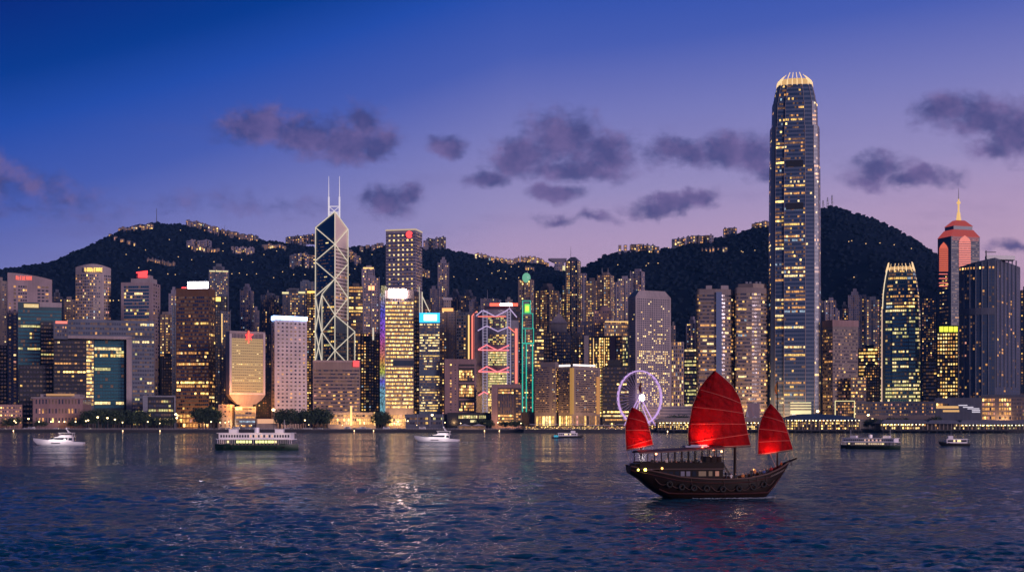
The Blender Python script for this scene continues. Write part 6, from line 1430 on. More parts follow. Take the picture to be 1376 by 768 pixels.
for gi, (x0, x1, yt, n, label) in enumerate(tree_runs):
    for k in range(n):
        px = x0+(x1-x0)*(k+.5)/n+rg.uniform(-1.2, 1.2); Yq = rg.uniform(1276, 1284) if x0 < 640 or x0 > 1190 else rg.uniform(1262, 1272)
        if x0 in (898, 1160): Yq = rg.uniform(1252, 1262)
        i = rg.randrange(4); o = TP[i] if not used[i] else copy_tree(TP[i]); used[i] = True
        H = hgt(yt, Yq)-GROUND0; s_ = H/9.3*rg.uniform(.8, 1.12); o.location = (ray(px, Yq), Yq, GROUND0); o.scale = (s_*1.15, s_*1.0, s_); o.rotation_euler = (0, 0, rg.uniform(0, 6))
        o['label'] = label; o['group'] = 'trees: '+label
for i in range(4):
    if not used[i]: TP[i].location = (ray(150, 1290), 1290, GROUND0); TP[i]['label'] = 'dark leafy tree in the grove before the gateway complex'; TP[i]['group'] = 'trees: dark leafy tree in the grove before the gateway complex'
# ------------------------------------------------------------------ street lamps, cars
sl = lamp_proto('street_lamp', 7.0, .6, M['lamp'], 'street lamp with a warm glowing head along the promenade below the towers', 'street lamp', 'street lamps along the promenade')
lamps = [(20, 565), (22, 567), (39, 562), (53, 566), (69, 566), (80, 566), (87, 566), (102, 566), (116, 565), (119, 564), (132, 560), (145, 561), (155, 563), (165, 567), (215, 568), (237, 556), (238, 561), (199, 566), (284, 566), (296, 567), (303, 567), (308, 566), (368, 550), (410, 564), (415, 570), (548, 565), (581, 557), (598, 567), (619, 568), (669, 567), (652, 568), (700, 568), (1098, 552), (1166, 557), (1172, 562), (1184, 564), (1294, 567), (1292, 571), (1140, 560), (560, 572), (338, 572), (325, 571), (460, 571), (530, 568), (535, 566), (885, 566)]
for (px, py) in lamps:
    Yq = 1263; zt = hgt(py, Yq); s_ = max(.55, (zt-GROUND0)/7.1); put(sl, (ray(px, Yq), Yq, GROUND0-.14), 0, scale=s_)
carm = [principled('car_paint_'+n, c, .35) for n, c in (('white', (.6, .58, .58)), ('silver', (.35, .35, .38)), ('dark', (.05, .05, .06)), ('red', (.3, .03, .03)))]
tyre = principled('tyre', (.008, .008, .008), .8); cglass = principled('car_glass', (.02, .025, .03), .1)
def car_proto(m, name, label, L, Hh, van=False):
    r = empty(name, (0, -500, -50), label, 'car' if not van else 'van', 'vehicles parked on the waterfront road'); w = .9
    prof_ = [(-L/2, .45), (L/2, .45), (L/2, .85), (L*.28, 1.0), (L*.12, Hh), (-L*.32, Hh), (-L*.46, 1.0), (-L/2, .9)] if not van else [(-L/2, .4), (L/2, .4), (L/2, 1.2), (L*.42, Hh), (-L/2, Hh)]
    mb = MB(); n = len(prof_); A = [(x, -w, z) for x, z in prof_]; B = [(x, w, z) for x, z in prof_]; mb.face(A); mb.face(list(reversed(B)))
    for i in range(n): mb.face([A[(i+1) % n], A[i], B[i], B[(i+1) % n]])
    mb.build('body', m, r); mb = MB(); mb.box(-L*.33, L*.16, -w-.02, w+.02, Hh*.68, Hh*.9); mb.build('side_window', cglass, r)
    for sx in (-L*.3, L*.3):
        for sy in (-w, w-.2): mb = MB(); mb.tube([(sx, sy-.01, .33), (sx, sy+.21, .33)], .33, 10); mb.build('wheel', tyre, r)
    mb = MB(); mb.box(L/2, L/2+.03, -.8, -.5, .6, .78); mb.build('headlight', M['lampw'], r); mb = MB(); mb.box(L/2, L/2+.03, .5, .8, .6, .78); mb.build('headlight', M['lampw'], r); return r
protos = [car_proto(carm[0], 'parked_car', 'white car on the waterfront road', 4.4, 1.45), car_proto(carm[1], 'parked_car', 'silver car on the waterfront road', 4.6, 1.42), car_proto(carm[2], 'parked_car', 'black car on the waterfront road', 4.5, 1.45), car_proto(carm[0], 'parked_van', 'white box van on the waterfront road', 6.2, 2.5, True)]
rg = random.Random(5); usedc = [False]*4
for k in range(54):
    px = rg.choice([rg.uniform(2, 120), rg.uniform(270, 350), rg.uniform(384, 540), rg.uniform(545, 700)]); i = rg.choice([0, 0, 1, 2, 3]); o = protos[i] if not usedc[i] else copy_tree(protos[i]); usedc[i] = True
    Yq = 1265 if k % 2 else 1271.5; o.location = (ray(px, Yq), Yq, GROUND0-.14); o.rotation_euler = (0, 0, 0 if k % 2 else math.pi)
# small marker buoys with lamps near the seawall
by = None
for (px, Yb) in ((165, 1236), (215, 1238), (18, 1236), (502, 1238), (671, 1236), (651, 1238), (897, 1180), (476, 1238)):
    if by is None:
        by = empty('marker_buoy', (0, 0, 0), 'tiny lit marker buoy floating just off the seawall', 'buoy', 'marker buoys'); mb = MB(); mb.tube([(0, 0, -.6), (0, 0, .6)], .9, 8); mb.build('float', carm[3], by); mb = MB(); mb.tube([(0, 0, .6), (0, 0, 1.6)], .12, 5); mb.ball((0, 0, 1.8), .4, nu=8, nv=6); mb.build('lamp', M['lamp'], by); o = by
    else: o = copy_tree(by)
    o.location = (ray(px, Yb), Yb, 0)

# real lamp light at street level (the waterfront the photograph shows glowing)
def plight(px, Yq, z, e, c=(1., .55, .22), r=3.0):
    l = bpy.data.lights.new('street_floodlight', 'SPOT'); l.spot_size = math.radians(165); l.spot_blend = 1.0; l.energy = e; l.color = c; l.shadow_soft_size = r; o = bpy.data.objects.new('street_floodlight', l); COL.objects.link(o); o.location = (ray(px, Yq), Yq, z); o.rotation_euler = (math.radians(100), 0, 0)
for (px, Yq, z, e) in ((262, 1330, 9, 60000), (310, 1276, 8, 16000), (470, 1285, 9, 30000), (492, 1285, 9, 20000), (535, 1320, 9, 50000), (390, 1300, 8, 14000), (610, 1300, 9, 16000), (680, 1278, 7, 20000), (730, 1290, 8, 30000), (770, 1282, 8, 30000), (800, 1290, 8, 22000), (860, 1290, 10, 24000), (1045, 1360, 12, 70000), (1070, 1370, 12, 60000), (960, 1370, 12, 60000), (1010, 1370, 12, 40000), (1140, 1300, 10, 20000), (1215, 1390, 10, 60000), (1350, 1295, 10, 16000), (80, 1285, 8, 3500), (650, 1370, 30, 50000), (10, 1285, 8, 16000)): plight(px, Yq, z, e)
for px in (312, 322, 338, 348): plight(px, 1275, 25.5, 42000, (1., .36, .07), 1.5)
# ================================================================== boats
def hull(mb, st, mi=0, deckmi=1, n=10, stripe=None):
    "st: (x, half beam at deck, deck height, keel height[, flare]) from stern to bow; z=0 is the waterline"
    rows = []
    for (x, hb, zd, zk) in st:
        row = []
        for i in range(2*n+1):
            t = (i-n)/n; a = abs(t); y = math.copysign(hb*math.sin(min(1, a)*math.pi/2)**.72, t) if a > 0 else 0.0
            z = zk+(zd-zk)*(1-math.cos(a*math.pi/2))**.9
            row.append((x, y, z))
        rows.append(row)
    mb.grid(rows, mi, True)
    mb.face([p for p in rows[0]], mi); mb.face([p for p in reversed(rows[-1])], mi)
    for a, c in zip(rows[:-1], rows[1:]): mb.face([a[0], a[-1], c[-1], c[0]], deckmi) if a[0][1] < 0 else None
    return rows
bw = principled('boat_white', (.80, .76, .78), .35); bgreen = principled('boat_green', (.012, .035, .02), .5); bdark = principled('boat_dark', (.02, .02, .022), .5); bglass = principled('boat_glass', (.015, .02, .03), .08)
deckw = wallmat('boat_deck', (.25, .2, .16), .7, .2); cablit = glow('cabin_light', (1., .78, .35), 1.4); cabgrn = glow('lower_deck_light', (.85, .85, .25), 2.4, True); foam = principled('foam', (.75, .78, .82), .7)
def star_ferry(loc, rz, label, L=35.0, sc=1.0, litw=cabgrn, hullm=bgreen):
    r = empty('passenger_ferry', loc, label, 'ferry', rz=rz); r.scale = (sc,)*3; h = L/2
    mb = MB(); st = []
    for k in range(17):
        t = -1+2*k/16; st.append((h*t, 4.3*(1-abs(t)**3.2)+.25, 2.1+.5*abs(t)**3, -.9+.7*abs(t)**6)); 
    hull(mb, st); mb.build('hull', [hullm, deckw], r)
    mb = MB(); rr = []
    mb.prism([(-h*.93, -3.0), (-h*.8, -4.0), (h*.8, -4.0), (h*.93, -3.0), (h*.93, 3.0), (h*.8, 4.0), (-h*.8, 4.0), (-h*.93, 3.0)], 4.35, 4.6); mb.build('upper_deck', bw, r)
    mb = MB(); mb.box(-h*.72, h*.72, -3.2, 3.2, 2.2, 4.34); mb.build('lower_cabin', hullm, r)
    for k in range(18):
        x = -h*.68+h*1.36*(k+.5)/18; mb = MB(); mb.box(x-.5, x+.5, -3.26, -3.2, 2.95, 3.95); mb.build('window', litw if (2 < k < 8 or 8 < k < 15) else (cablit if k % 5 == 0 else bglass), r)
    mb = MB(); mb.box(-h*.86, h*.86, -3.6, 3.6, 4.61, 6.9); mb.build('upper_cabin', bw, r)
    for k in range(26):
        x = -h*.83+h*1.66*(k+.5)/26; mb = MB(); mb.box(x-.34, x+.34, -3.66, -3.6, 5.25, 6.3); mb.build('window', glow('upper_deck_light', (1., .55, .4), .9) if 9 < k < 20 and k % 2 else bglass, r)
    mb = MB(); mb.box(-h*.9, h*.9, -4.1, 4.1, 6.95, 7.15); mb.build('roof', bw, r)
    for sx in (-h*.55, h*.55): mb = MB(); mb.box(sx-1.7, sx+1.7, -1.5, 1.5, 7.16, 8.5); mb.box(sx-1.9, sx+1.9, -1.7, 1.7, 8.5, 8.65); mb.build('wheelhouse', bw, r)
    mb = MB(); mb.tube([(0, 0, 7.1), (0, 0, 9.3)], 1.1, 12); mb.build('funnel', bw, r)
    for sx in (-h*.66, h*.66): mb = MB(); mb.tube([(sx, 0, 7.1), (sx, 0, 12.6)], .14, 5); mb.tube([(sx-.8, 0, 11.2), (sx+.8, 0, 11.2)], .07, 4); mb.build('mast', M['steel'], r)
    mb = MB()
    for k in range(40): x = -h*.9+h*1.8*(k+.5)/40; mb.box(x-.06, x+.06, -4.05, -3.95, 2.6, 4.35)
    q = mb.build('stanchion', bw, r); q['kind'] = 'stuff'
    mb = MB()
    for k in range(9): x = -h*.7+h*1.4*k/8; mb.tube([(x, -4.35, 1.2), (x, -4.55, 1.2)], .5, 8)
    q = mb.build('tyre_fender', tyre, r); q['kind'] = 'stuff'
    # passengers' silhouettes read as dark seats along the lower deck
    mb = MB()
    for k in range(14): x = -h*.6+h*1.2*(k+.5)/14; mb.box(x-.3, x+.3, -3.9, -3.4, 2.15, 2.7)
    q = mb.build('bench', deckw, r); q['kind'] = 'stuff'
    return r
star_ferry((ray(345, 557), 557, 0), math.radians(-2), 'green-hulled double-deck ferry with a white upper deck below the flared-neck block')
star_ferry((ray(1169.5, 575), 575, 0), math.radians(-35), 'turned white-decked ferry crossing before the golden pier', L=33, sc=.80, litw=glow('gold_deck_light', (1., .7, .4), .8)).scale = (.8, .8, .66)
def yacht(loc, rz, label, L, sc=1.0, flip=1):
    r = empty('motor_yacht', loc, label, 'yacht', rz=rz); r.scale = (sc*flip, sc, sc); h = L/2
    mb = MB(); st = [(-h, 2.3, 1.5, -.3), (-h*.8, 2.6, 1.7, -.6), (-h*.3, 2.8, 2.0, -.7), (h*.2, 2.7, 2.4, -.6), (h*.6, 1.9, 2.9, -.3), (h*.85, .9, 3.3, .5), (h, .1, 3.5, 2.4)]
    hull(mb, st); mb.build('hull', [bw, bw], r)
    mb = MB(); mb.loft([[(-h*.55, -2.2, 1.9), (h*.42, -1.9, 2.5), (h*.42, 1.9, 2.5), (-h*.55, 2.2, 1.9)], [(-h*.55, -2.0, 4.1), (h*.12, -1.7, 4.1), (h*.12, 1.7, 4.1), (-h*.55, 2.0, 4.1)]]); mb.build('cabin', bw, r)
    for sy in (1, -1):
        mb = MB(); mb.face([(-h*.38, sy*2.26, 2.75), (h*.36, sy*2.04, 2.95), (h*.22, sy*1.95, 3.75), (-h*.38, sy*2.14, 3.75)]); mb.build('side_window', bglass, r)
        mb = MB(); mb.face([(-h*.56, sy*2.27, 2.5), (-h*.42, sy*2.26, 2.5), (-h*.42, sy*2.15, 3.7), (-h*.56, sy*2.15, 3.7)]); mb.build('side_window', bglass, r)
        mb = MB(); mb.box(-h*.1, h*.25, min(sy*2.72, sy*2.78), max(sy*2.72, sy*2.78), 1.0, 1.35); mb.build('port_light', bglass, r)
    mb = MB(); mb.box(-h*.62, h*.02, -1.9, 1.9, 4.12, 4.3); mb.loft([[(-h*.5, -1.6, 4.31), (h*.0, -1.6, 4.31), (h*.0, 1.6, 4.31), (-h*.5, 1.6, 4.31)], [(-h*.5, -1.5, 5.1), (-h*.1, -1.5, 5.1), (-h*.1, 1.5, 5.1), (-h*.5, 1.5, 5.1)]]); mb.build('flybridge', bw, r)
    mb = MB()
    for x in (-h*.58, -h*.05): 
        for y in (-1.7, 1.7): mb.box(x-.06, x+.06, y-.06, y+.06, 4.3, 6.0)
    mb.box(-h*.62, -h*.0, -1.9, 1.9, 6.0, 6.15); mb.build('hardtop', bw, r)
    mb = MB(); mb.tube([(-h*.38, 0, 6.1), (-h*.3, 0, 8.2)], .25, 5, r2=.1); mb.tube([(-h*.46, 0, 6.1), (-h*.3, 0, 7.8)], .15, 5); mb.ball((-h*.3, 0, 8.3), .45, nu=8, nv=6); mb.build('radar_mast', bw, r)
    mb = MB(); n_ = 12
    for k in range(n_): x = h*.2+h*.7*k/n_; y = -2.6+2.0*(k/n_)**1.6; mb.box(x-.03, x+.03, y-.03, y+.03, 2.5+.6*k/n_, 3.4+.6*k/n_)
    mb.build('bow_rail', M['steel'], r)
    mb = MB(); mb.ball((h*.3, -1.95, 3.2), .28, nu=8, nv=6); mb.build('lamp', glow('deck_spotlight', (1, 1, 1), 6), r)
    mb = MB(); mb.box(-h*1.06, -h*.98, -2, 2, .3, .6); mb.build('swim_platform', deckw, r)
    return r
yacht((ray(79, 650), 650, 0), math.radians(180+6), 'slim white motor yacht with dark side windows gliding before the colonnaded hall', 24, 1.0, 1)
y2 = yacht((ray(587, 743), 743, 0), math.radians(180-4), 'white motor yacht speeding with a bright wake before the mauve block', 25, 1.0)
for r_ in ():
    pass
def launch(loc, rz, label, L, cat='ferry'):
    r = empty('harbour_launch', loc, label, cat, rz=rz); h = L/2; mb = MB()
    hull(mb, [(-h, 2.0, 1.3, -.3), (-h*.6, 2.5, 1.2, -.6), (h*.3, 2.5, 1.4, -.6), (h*.8, 1.3, 1.9, -.2), (h, .2, 2.2, 1.0)]); mb.build('hull', [bdark, deckw], r)
    mb = MB(); mb.box(-h*.8, h*.55, -2.0, 2.0, 1.3, 3.2); mb.build('cabin', bw, r); mb = MB(); mb.box(-h*.86, h*.6, -2.3, 2.3, 3.2, 3.4); mb.build('roof', bw, r)
    for k in range(10): x = -h*.76+h*1.25*(k+.5)/10; mb = MB(); mb.box(x-.45, x+.45, -2.06, -2.0, 1.95, 2.85); mb.box(x-.45, x+.45, 2.0, 2.06, 1.95, 2.85); mb.build('window', cablit if k in (3, 4, 6) else bglass, r)
    mb = MB(); mb.box(h*.1, h*.42, -1.3, 1.3, 3.41, 4.8); mb.build('wheelhouse', bw, r); mb = MB(); mb.tube([(h*.2, 0, 4.8), (h*.2, 0, 7.0)], .08, 4); mb.build('mast', M['steel'], r); return r
def boat_fill_light(x, y, z, e, c=(1., .86, .82)):  # unseen fill spot added off the boat's side to brighten it
    l = bpy.data.lights.new('boat_fill_light', 'SPOT'); l.spot_size = math.radians(150); l.spot_blend = 1.0; l.energy = e; l.color = c; l.shadow_soft_size = .6; o = bpy.data.objects.new('boat_fill_light', l); COL.objects.link(o); o.location = (x, y, z); o.rotation_euler = (math.radians(88), 0, 0)
for (px, Yq) in ((72, 650), (86, 650), (578, 743), (596, 743)): boat_fill_light(ray(px, Yq), Yq-7.5, 4.0, 1100)
for (px, Yq) in ((312, 557), (345, 557), (378, 557), (1158, 575), (1180, 575)): boat_fill_light(ray(px, Yq), Yq-9, 7.5, 420, (1., .7, .55))
launch((ray(765, 905), 905, 0), math.radians(4), 'flat white-roofed launch with a dark hull crossing below the hotel blocks', 19)
launch((ray(1282, 640), 640, 0), math.radians(176), 'small low ferry boat with a lit cabin before the grey pier', 14.2)
# tiny blue sampan
r = empty('sampan', (ray(747.5, 890), 890, 0), 'tiny turquoise-lit sampan trailing the white-roofed launch', 'small boat'); mb = MB(); hull(mb, [(-3, .9, .9, -.1), (0, 1.3, .7, -.3), (3, .5, 1.1, .3)]); mb.build('hull', [bdark, deckw], r)
mb = MB(); mb.loft([[(-1.6, -1, .8), (1.4, -1, .8), (1.4, 1, .8), (-1.6, 1, .8)], [(-1.6, -.9, 2.0), (1.2, -.9, 2.0), (1.2, .9, 2.0), (-1.6, .9, 2.0)]]); mb.build('canopy', principled('turquoise_cloth', (.05, .4, .5), .6, emit=(.05, .6, .8), es=.35), r)

# wakes: ragged foam lying on the water
def wake(label, paths, seed=1):
    rg = random.Random(seed); mb = MB()
    for (xa, ya, xb, yb, wd, n, s_) in paths:
        for _ in range(n):
            t = rg.random(); x = xa+(xb-xa)*t+rg.gauss(0, wd*.3); y = ya+(yb-ya)*t+rg.gauss(0, wd*(.3+.9*t)); r_ = s_*rg.uniform(.3, 1.1)*(1-.5*t); k = rg.randrange(5, 8); z = .10+rg.random()*.12
            mb.face([(x+r_*rg.uniform(.7, 1.5)*math.cos(a), y+r_*rg.uniform(.5, 1.1)*math.sin(a), z+rg.uniform(-.03, .05)) for a in [2*math.pi*q/k for q in range(k)]])
    o = mb.build('foam', foam); return tag(o, label, 'wake', kind='stuff')
wake('white wake spreading astern of the speeding yacht', [(ray(560, 741), 739, ray(628, 741), 741, 1.6, 220, .8), (ray(575, 735), 734, ray(616, 735), 735, 1.0, 160, .6), (ray(620, 741), 741, ray(700, 741), 743, 1.0, 90, .55)], 2)
wake('thin white wake trailing behind the turned ferry', [(ray(1136, 572), 572, ray(1085, 572), 566, .8, 90, .45)], 3)
wake('faint wake behind the slim white yacht', [(ray(60, 648), 647, ray(112, 648), 648, .7, 50, .3)], 4)

# ================================================================== the junk
YJ = 221.0; S = YJ/F
JO = Vector((ray(957, YJ), YJ, 0)); jr = empty('sailing_junk', JO, 'dark wooden junk under three glowing red sails sailing across the harbour', 'sailing ship', rz=math.radians(5))
JX = lambda px: (px-957)*S
JZ = lambda py: CZ-(py-HY)*S       # height above the water of a bearing at the junk
wood = wallmat('dark_hull_wood', (.012, .0065, .005), .5, .4); gg = G(wood.node_tree); bs = wood.node_tree.nodes['Principled BSDF']
bs.inputs['Specular IOR Level'].default_value = .15; oc = gg.n('ShaderNodeTexCoord').outputs['Object']; wv = gg.n('ShaderNodeTexWave', bands_direction='Z'); wood.node_tree.links.new(oc, wv.inputs[0]); wv.inputs['Scale'].default_value = 1.6; wv.inputs['Distortion'].default_value = .6
bmp = gg.n('ShaderNodeBump'); bmp.inputs['Strength'].default_value = .5; bmp.inputs['Distance'].default_value = .03; wood.node_tree.links.new(wv.outputs['Fac'], bmp.inputs['Height']); wood.node_tree.links.new(bmp.outputs[0], bs.inputs['Normal'])
redwood = wallmat('red_brown_wood', (.05, .013, .010), .5, .3); trimw = wallmat('worn_trim', (.085, .042, .033), .6, .2); deckj = wallmat('junk_deck', (.09, .05, .03), .7, .3)
interp = lambda t, x: float(np.interp(x, [a for a, _ in t], [c for _, c in t]))
sheer = [(843, 625), (860, 628.5), (880, 633), (910, 639.5), (957, 642.5), (1000, 641), (1030, 635), (1050, 627.5), (1062, 620.5)]
keel = [(843, 635), (855, 642), (865, 651), (875, 659), (886, 665), (900, 672), (950, 675), (1010, 675), (1026, 670), (1033, 664), (1040, 655), (1048, 645), (1056, 633), (1062, 622.5)]
beam = [(843, 2.5), (860, 3.0), (900, 3.6), (957, 3.8), (1000, 3.5), (1030, 2.4), (1050, 1.1), (1062, .12)]
stn = []
for px in [843, 849, 855, 862, 870, 880, 892, 906, 925, 945, 965, 985, 1002, 1016, 1028, 1038, 1047, 1055, 1062]:
    stn.append((JX(px), interp(beam, px), JZ(interp(sheer, px)), JZ(interp(keel, px))))
def jhull(mb, stn, n=10):
    rows = []
    for (x, hb, zd, zk) in stn:
        row = []
        for i in range(2*n+1):
            t = (i-n)/n; a = abs(t); y = math.copysign(hb*math.sin(a*math.pi/2)**.6, t) if a else 0.0; z = zk+(zd-zk)*(1-math.cos(a*math.pi/2))**1.0; row.append((x, y, z))
        rows.append(row)
    mb.grid(rows, 0, True); mb.face(rows[0], 0); mb.face(list(reversed(rows[-1])), 0); return rows
mb = MB(); hrows = jhull(mb, stn); mb.build('hull', wood, jr)
# deck inside the bulwark
mb = MB()
for (a, c) in zip(stn[:-1], stn[1:]):
    mb.face([(a[0], -a[1]*.97, a[2]-.42), (c[0], -c[1]*.97, c[2]-.42), (c[0], c[1]*.97, c[2]-.42), (a[0], a[1]*.97, a[2]-.42)])
mb.build('deck', deckj, jr)
for sy in (-1, 1):
    mb = MB(); mb.tube([(x, sy*(hb+.04), zd+.02) for (x, hb, zd, zk) in stn], .14, 6); mb.build('rail_cap', trimw, jr)
    mb = MB(); mb.tube([(x, sy*(hb*.985+.05), zd-.62) for (x, hb, zd, zk) in stn[:-1]], .09, 5); mb.build('rubbing_strake', redwood, jr)
    mb = MB(); mb.tube([(x, sy*(hb*.90+.05), max(.35, zk+.3)+(zd-max(.35, zk+.3))*.16) for (x, hb, zd, zk) in stn[5:17]], .13, 5); mb.build('rubbing_strake', redwood, jr)
# scalloped boarding net rope along the side
mb = MB(); pl = []
for k in range(9):
    for q in range(8):
        t = (k+q/8)/9; px = 874+t*(1040-874); hb = interp(beam, px); zd = JZ(interp(sheer, px)); pl.append((JX(px), -(hb*.97+.14), zd-1.15-.75*math.sin(math.pi*q/8)))
mb.tube(pl, .055, 5); mb.build('draped_rope', trimw, jr)
for px in (893, 909, 925, 942, 964, 986, 1006, 1021):
    hb = interp(beam, px); zd = JZ(interp(sheer, px)); mb = MB(); rr_ = []
    for k in range(14):
        t = 2*math.pi*k/14; rr_.append([(JX(px)+(.42+.15*math.cos(a))*math.cos(t), -(hb*.97+.2)+.15*math.sin(a), zd-1.55+(.42+.15*math.cos(a))*math.sin(t)) for a in [2*math.pi*q/6 for q in range(6)]])
    rr_.append(rr_[0]); mb.grid(rr_, 0, True, True); mb.build('tyre_fender', tyre, jr)
for px, l_ in ((921, 1.3), (965, 2.6), (1000, 1.6), (1011, 1.4), (1024, 1.2)):
    hb = interp(beam, px); zd = JZ(interp(sheer, px)); mb = MB(); mb.tube([(JX(px), -(hb+.12), zd), (JX(px)+.25, -(hb+.1), zd-l_)], .04, 4); mb.build('hanging_rope', trimw, jr)
# bowsprit, anchor, name board
mb = MB(); mb.tube([(JX(1050), 0, JZ(626)), (JX(1062), 0, JZ(620)), (JX(1073.5), 0, JZ(615.5))], .24, 8, r2=.13); mb.build('bowsprit', wood, jr)
mb = MB(); mb.tube([(JX(1065), -.3, JZ(619.5)), (JX(1065), -.3, JZ(624.5))], .09, 5); mb.tube([(JX(1063.3), -.3, JZ(623)), (JX(1065), -.3, JZ(625)), (JX(1066.8), -.3, JZ(623))], .08, 5); mb.build('anchor', M['darksteel'], jr)
mb = MB(); rgk = random.Random(4)
for k in range(9):
    px = 1032+k*2.4; px2 = px+1.6; hb, hb2 = interp(beam, px), interp(beam, px2); z0, z1 = JZ(interp(sheer, px))-.72, JZ(interp(sheer, px))-.38
    mb.tube([(JX(px), -(hb+.14), z0), (JX(px)+.1, -(hb+.10), z1), (JX(px2), -(hb2+.12), (z0+z1)/2+rgk.uniform(-.1, .1))], .028, 4)
mb.build('name_lettering', principled('cream_paint', (.55, .5, .42), .6), jr)
# deckhouse: lower cabin, upper deck with posts, roof
zl0, zl1, zr0 = JZ(643), JZ(629), JZ(608.5)
mb = MB(); mb.box(JX(880), JX(966), -2.9, 2.9, zl0-.6, zl1-.02); mb.build('lower_cabin', wood, jr)
for k, px in enumerate((888, 896, 904, 911.5, 919, 927, 935.5, 940.5, 949, 958)):
    mb = MB(); w_ = .32 if k < 5 else .30; mb.box(JX(px)-w_, JX(px)+w_, -2.97, -2.9, JZ(638), JZ(631.6)); q = mb.build('cabin_window', {3: principled('pale_blind', (.12, .12, .17), .5), 4: principled('pale_blind', (.12, .12, .17), .5), 6: glow('cabin_warm', (1., .55, .28), .10), 8: glow('cabin_warm', (1., .55, .28), .10), 7: glow('cabin_warm', (1., .55, .28), .10), 9: glow('cabin_rose', (1., .4, .25), .3)}.get(k, bglass), jr)
mb = MB(); mb.box(JX(853), JX(967), -3.1, 3.1, zl1, zl1+.14); mb.build('upper_deck', redwood, jr)
for sy in (-3.05, 3.05-.08):
    mb = MB(); mb.box(JX(854), JX(967), sy, sy+.08, zl1+.14, zl1+1.05); mb.box(JX(854), JX(967), sy-.04, sy+.12, zl1+1.06, zl1+1.14); mb.build('balustrade', wood, jr)
for k in range(13):
    px = 855.5+(966-855.5)*k/12
    for sy in (-3.0, 2.88): mb = MB(); x = JX(px); mb.box(x-.07, x+.07, sy, sy+.12, zl1+.15, zr0+.75*k/12); mb.build('post', wood, jr)
mb = MB(); xa, xb = JX(853), JX(968); rows = []
for i in range(9):
    y = -3.4+6.8*i/8; cz = .32*(1-(2*i/8-1)**2); rows.append([(xa, y, zr0+cz), (xb, y, zr0+.75+cz), (xb, y, zr0+.97+cz), (xa, y, zr0+.22+cz)])
mb.grid(rows, 0, False, True); mb.face(rows[0]); mb.face(list(reversed(rows[-1]))); mb.build('roof', wallmat('junk_roof', (.10, .045, .04), .6, .25), jr)
mb = MB(); mb.box(JX(918), JX(950), -1.4, 1.0, zr0+1.02, zr0+1.24); mb.box(JX(926), JX(948), -1.2, .8, zr0+1.25, zr0+1.42); mb.build('roof_raft', principled('raft_grey', (.35, .33, .42), .6), jr)
mb = MB(); mb.box(JX(945), JX(966), -2.0, 2.0, zl1+.16, zl1+2.0); mb.build('helm_room', wood, jr)
mb = MB(); mb.box(JX(848), JX(866), -2.4, 2.4, JZ(634), zl1+.9); mb.build('stern_house', wood, jr)
# stairs down to the foredeck
for sy in (-2.2, -1.4): mb = MB(); mb.tube([(JX(967.5), sy, zl1+1.0), (JX(980), sy, JZ(641))], .06, 5); mb.build('stair_rail', wood, jr)
mb = MB()
for k in range(6): t = k/6; mb.box(JX(967.5+11*t), JX(970+11*t), -2.2, -1.4, zl1-.1-(zl1-JZ(643))*t, zl1-.02-(zl1-JZ(643))*t)
mb.build('stair_tread', wood, jr)
# rudder
if 0: mb = MB(); mb.prism([(JX(846), -.12), (JX(858), -.12), (JX(858), .12), (JX(846), .12)], JZ(660)*0-.5, [JZ(640), JZ(646), JZ(646), JZ(640)]); mb.build('rudder', wood, jr)
# masts
def jmast(px, y0, y1, r0, r1, name='mast'): mb = MB(); mb.tube([(JX(px), .25, JZ(y0)), (JX(px)+.0, .25, JZ(y1))], r0, 10, r2=r1); return mb.build(name, wood, jr)
jmast(988.7, 650, 498.5, .26, .13); jmast(1047, 634, 511, .17, .07); jmast(860.6, 612, 511, .14, .06)
def pennant(px, y0, y1, w, col, name='pennant'):
    mb = MB(); rows = []
    for i in range(5):
        t = i/4; rows.append([(JX(px)-w*S*(.2+.8*math.sin(math.pi*t*.9))*u_, .25+.1*math.sin(u_*5+t*3), JZ(y0+(y1-y0)*t)) for u_ in (0, .33, .66, 1)])
    mb.grid(rows); o = mb.build(name, col, jr); md = o.modifiers.new('thickness', 'SOLIDIFY'); md.thickness = .02
pennant(1046.9, 513, 529, 3.5, principled('ochre_cloth', (.45, .18, .04), .8)); pennant(860.5, 513, 527, 3.0, principled('dark_red_cloth', (.12, .02, .03), .8))
# sails
sail = principled('red_sailcloth', (.36, .005, .008), .75, spec=.15); gg = G(sail.node_tree); bs = sail.node_tree.nodes['Principled BSDF']
tr = gg.n('ShaderNodeBsdfTranslucent'); tr.inputs[0].default_value = (.62, .006, .010, 1); mx = gg.n('ShaderNodeMixShader'); mx.inputs[0].default_value = .42
out = sail.node_tree.nodes['Material Output']; sail.node_tree.links.new(bs.outputs[0], mx.inputs[1]); sail.node_tree.links.new(tr.outputs[0], mx.inputs[2]); sail.node_tree.links.new(mx.outputs[0], out.inputs[0])
oc = gg.n('ShaderNodeTexCoord').outputs['Object']; na = gg.noise(gg.v('MULTIPLY', oc, (.9, .9, .25)), 1.0, 5, .6); nb_ = gg.noise(gg.v('MULTIPLY', oc, (.25, .25, 1.4)), 1.0, 3, .5)
wr = gg.n('ShaderNodeTexWave', bands_direction='DIAGONAL'); sail.node_tree.links.new(oc, wr.inputs[0]); wr.inputs['Scale'].default_value = .35; wr.inputs['Distortion'].default_value = 6; wr.inputs['Detail'].default_value = 3
bmp = gg.n('ShaderNodeBump'); bmp.inputs['Strength'].default_value = .8; bmp.inputs['Distance'].default_value = .45; sail.node_tree.links.new(gg.m('ADD', gg.m('ADD', na, gg.m('MULTIPLY', nb_, .6)), gg.m('MULTIPLY', wr.outputs['Fac'], .35)), bmp.inputs['Height']); sail.node_tree.links.new(bmp.outputs[0], bs.inputs['Normal']); sail.node_tree.links.new(bmp.outputs[0], tr.inputs['Normal'])
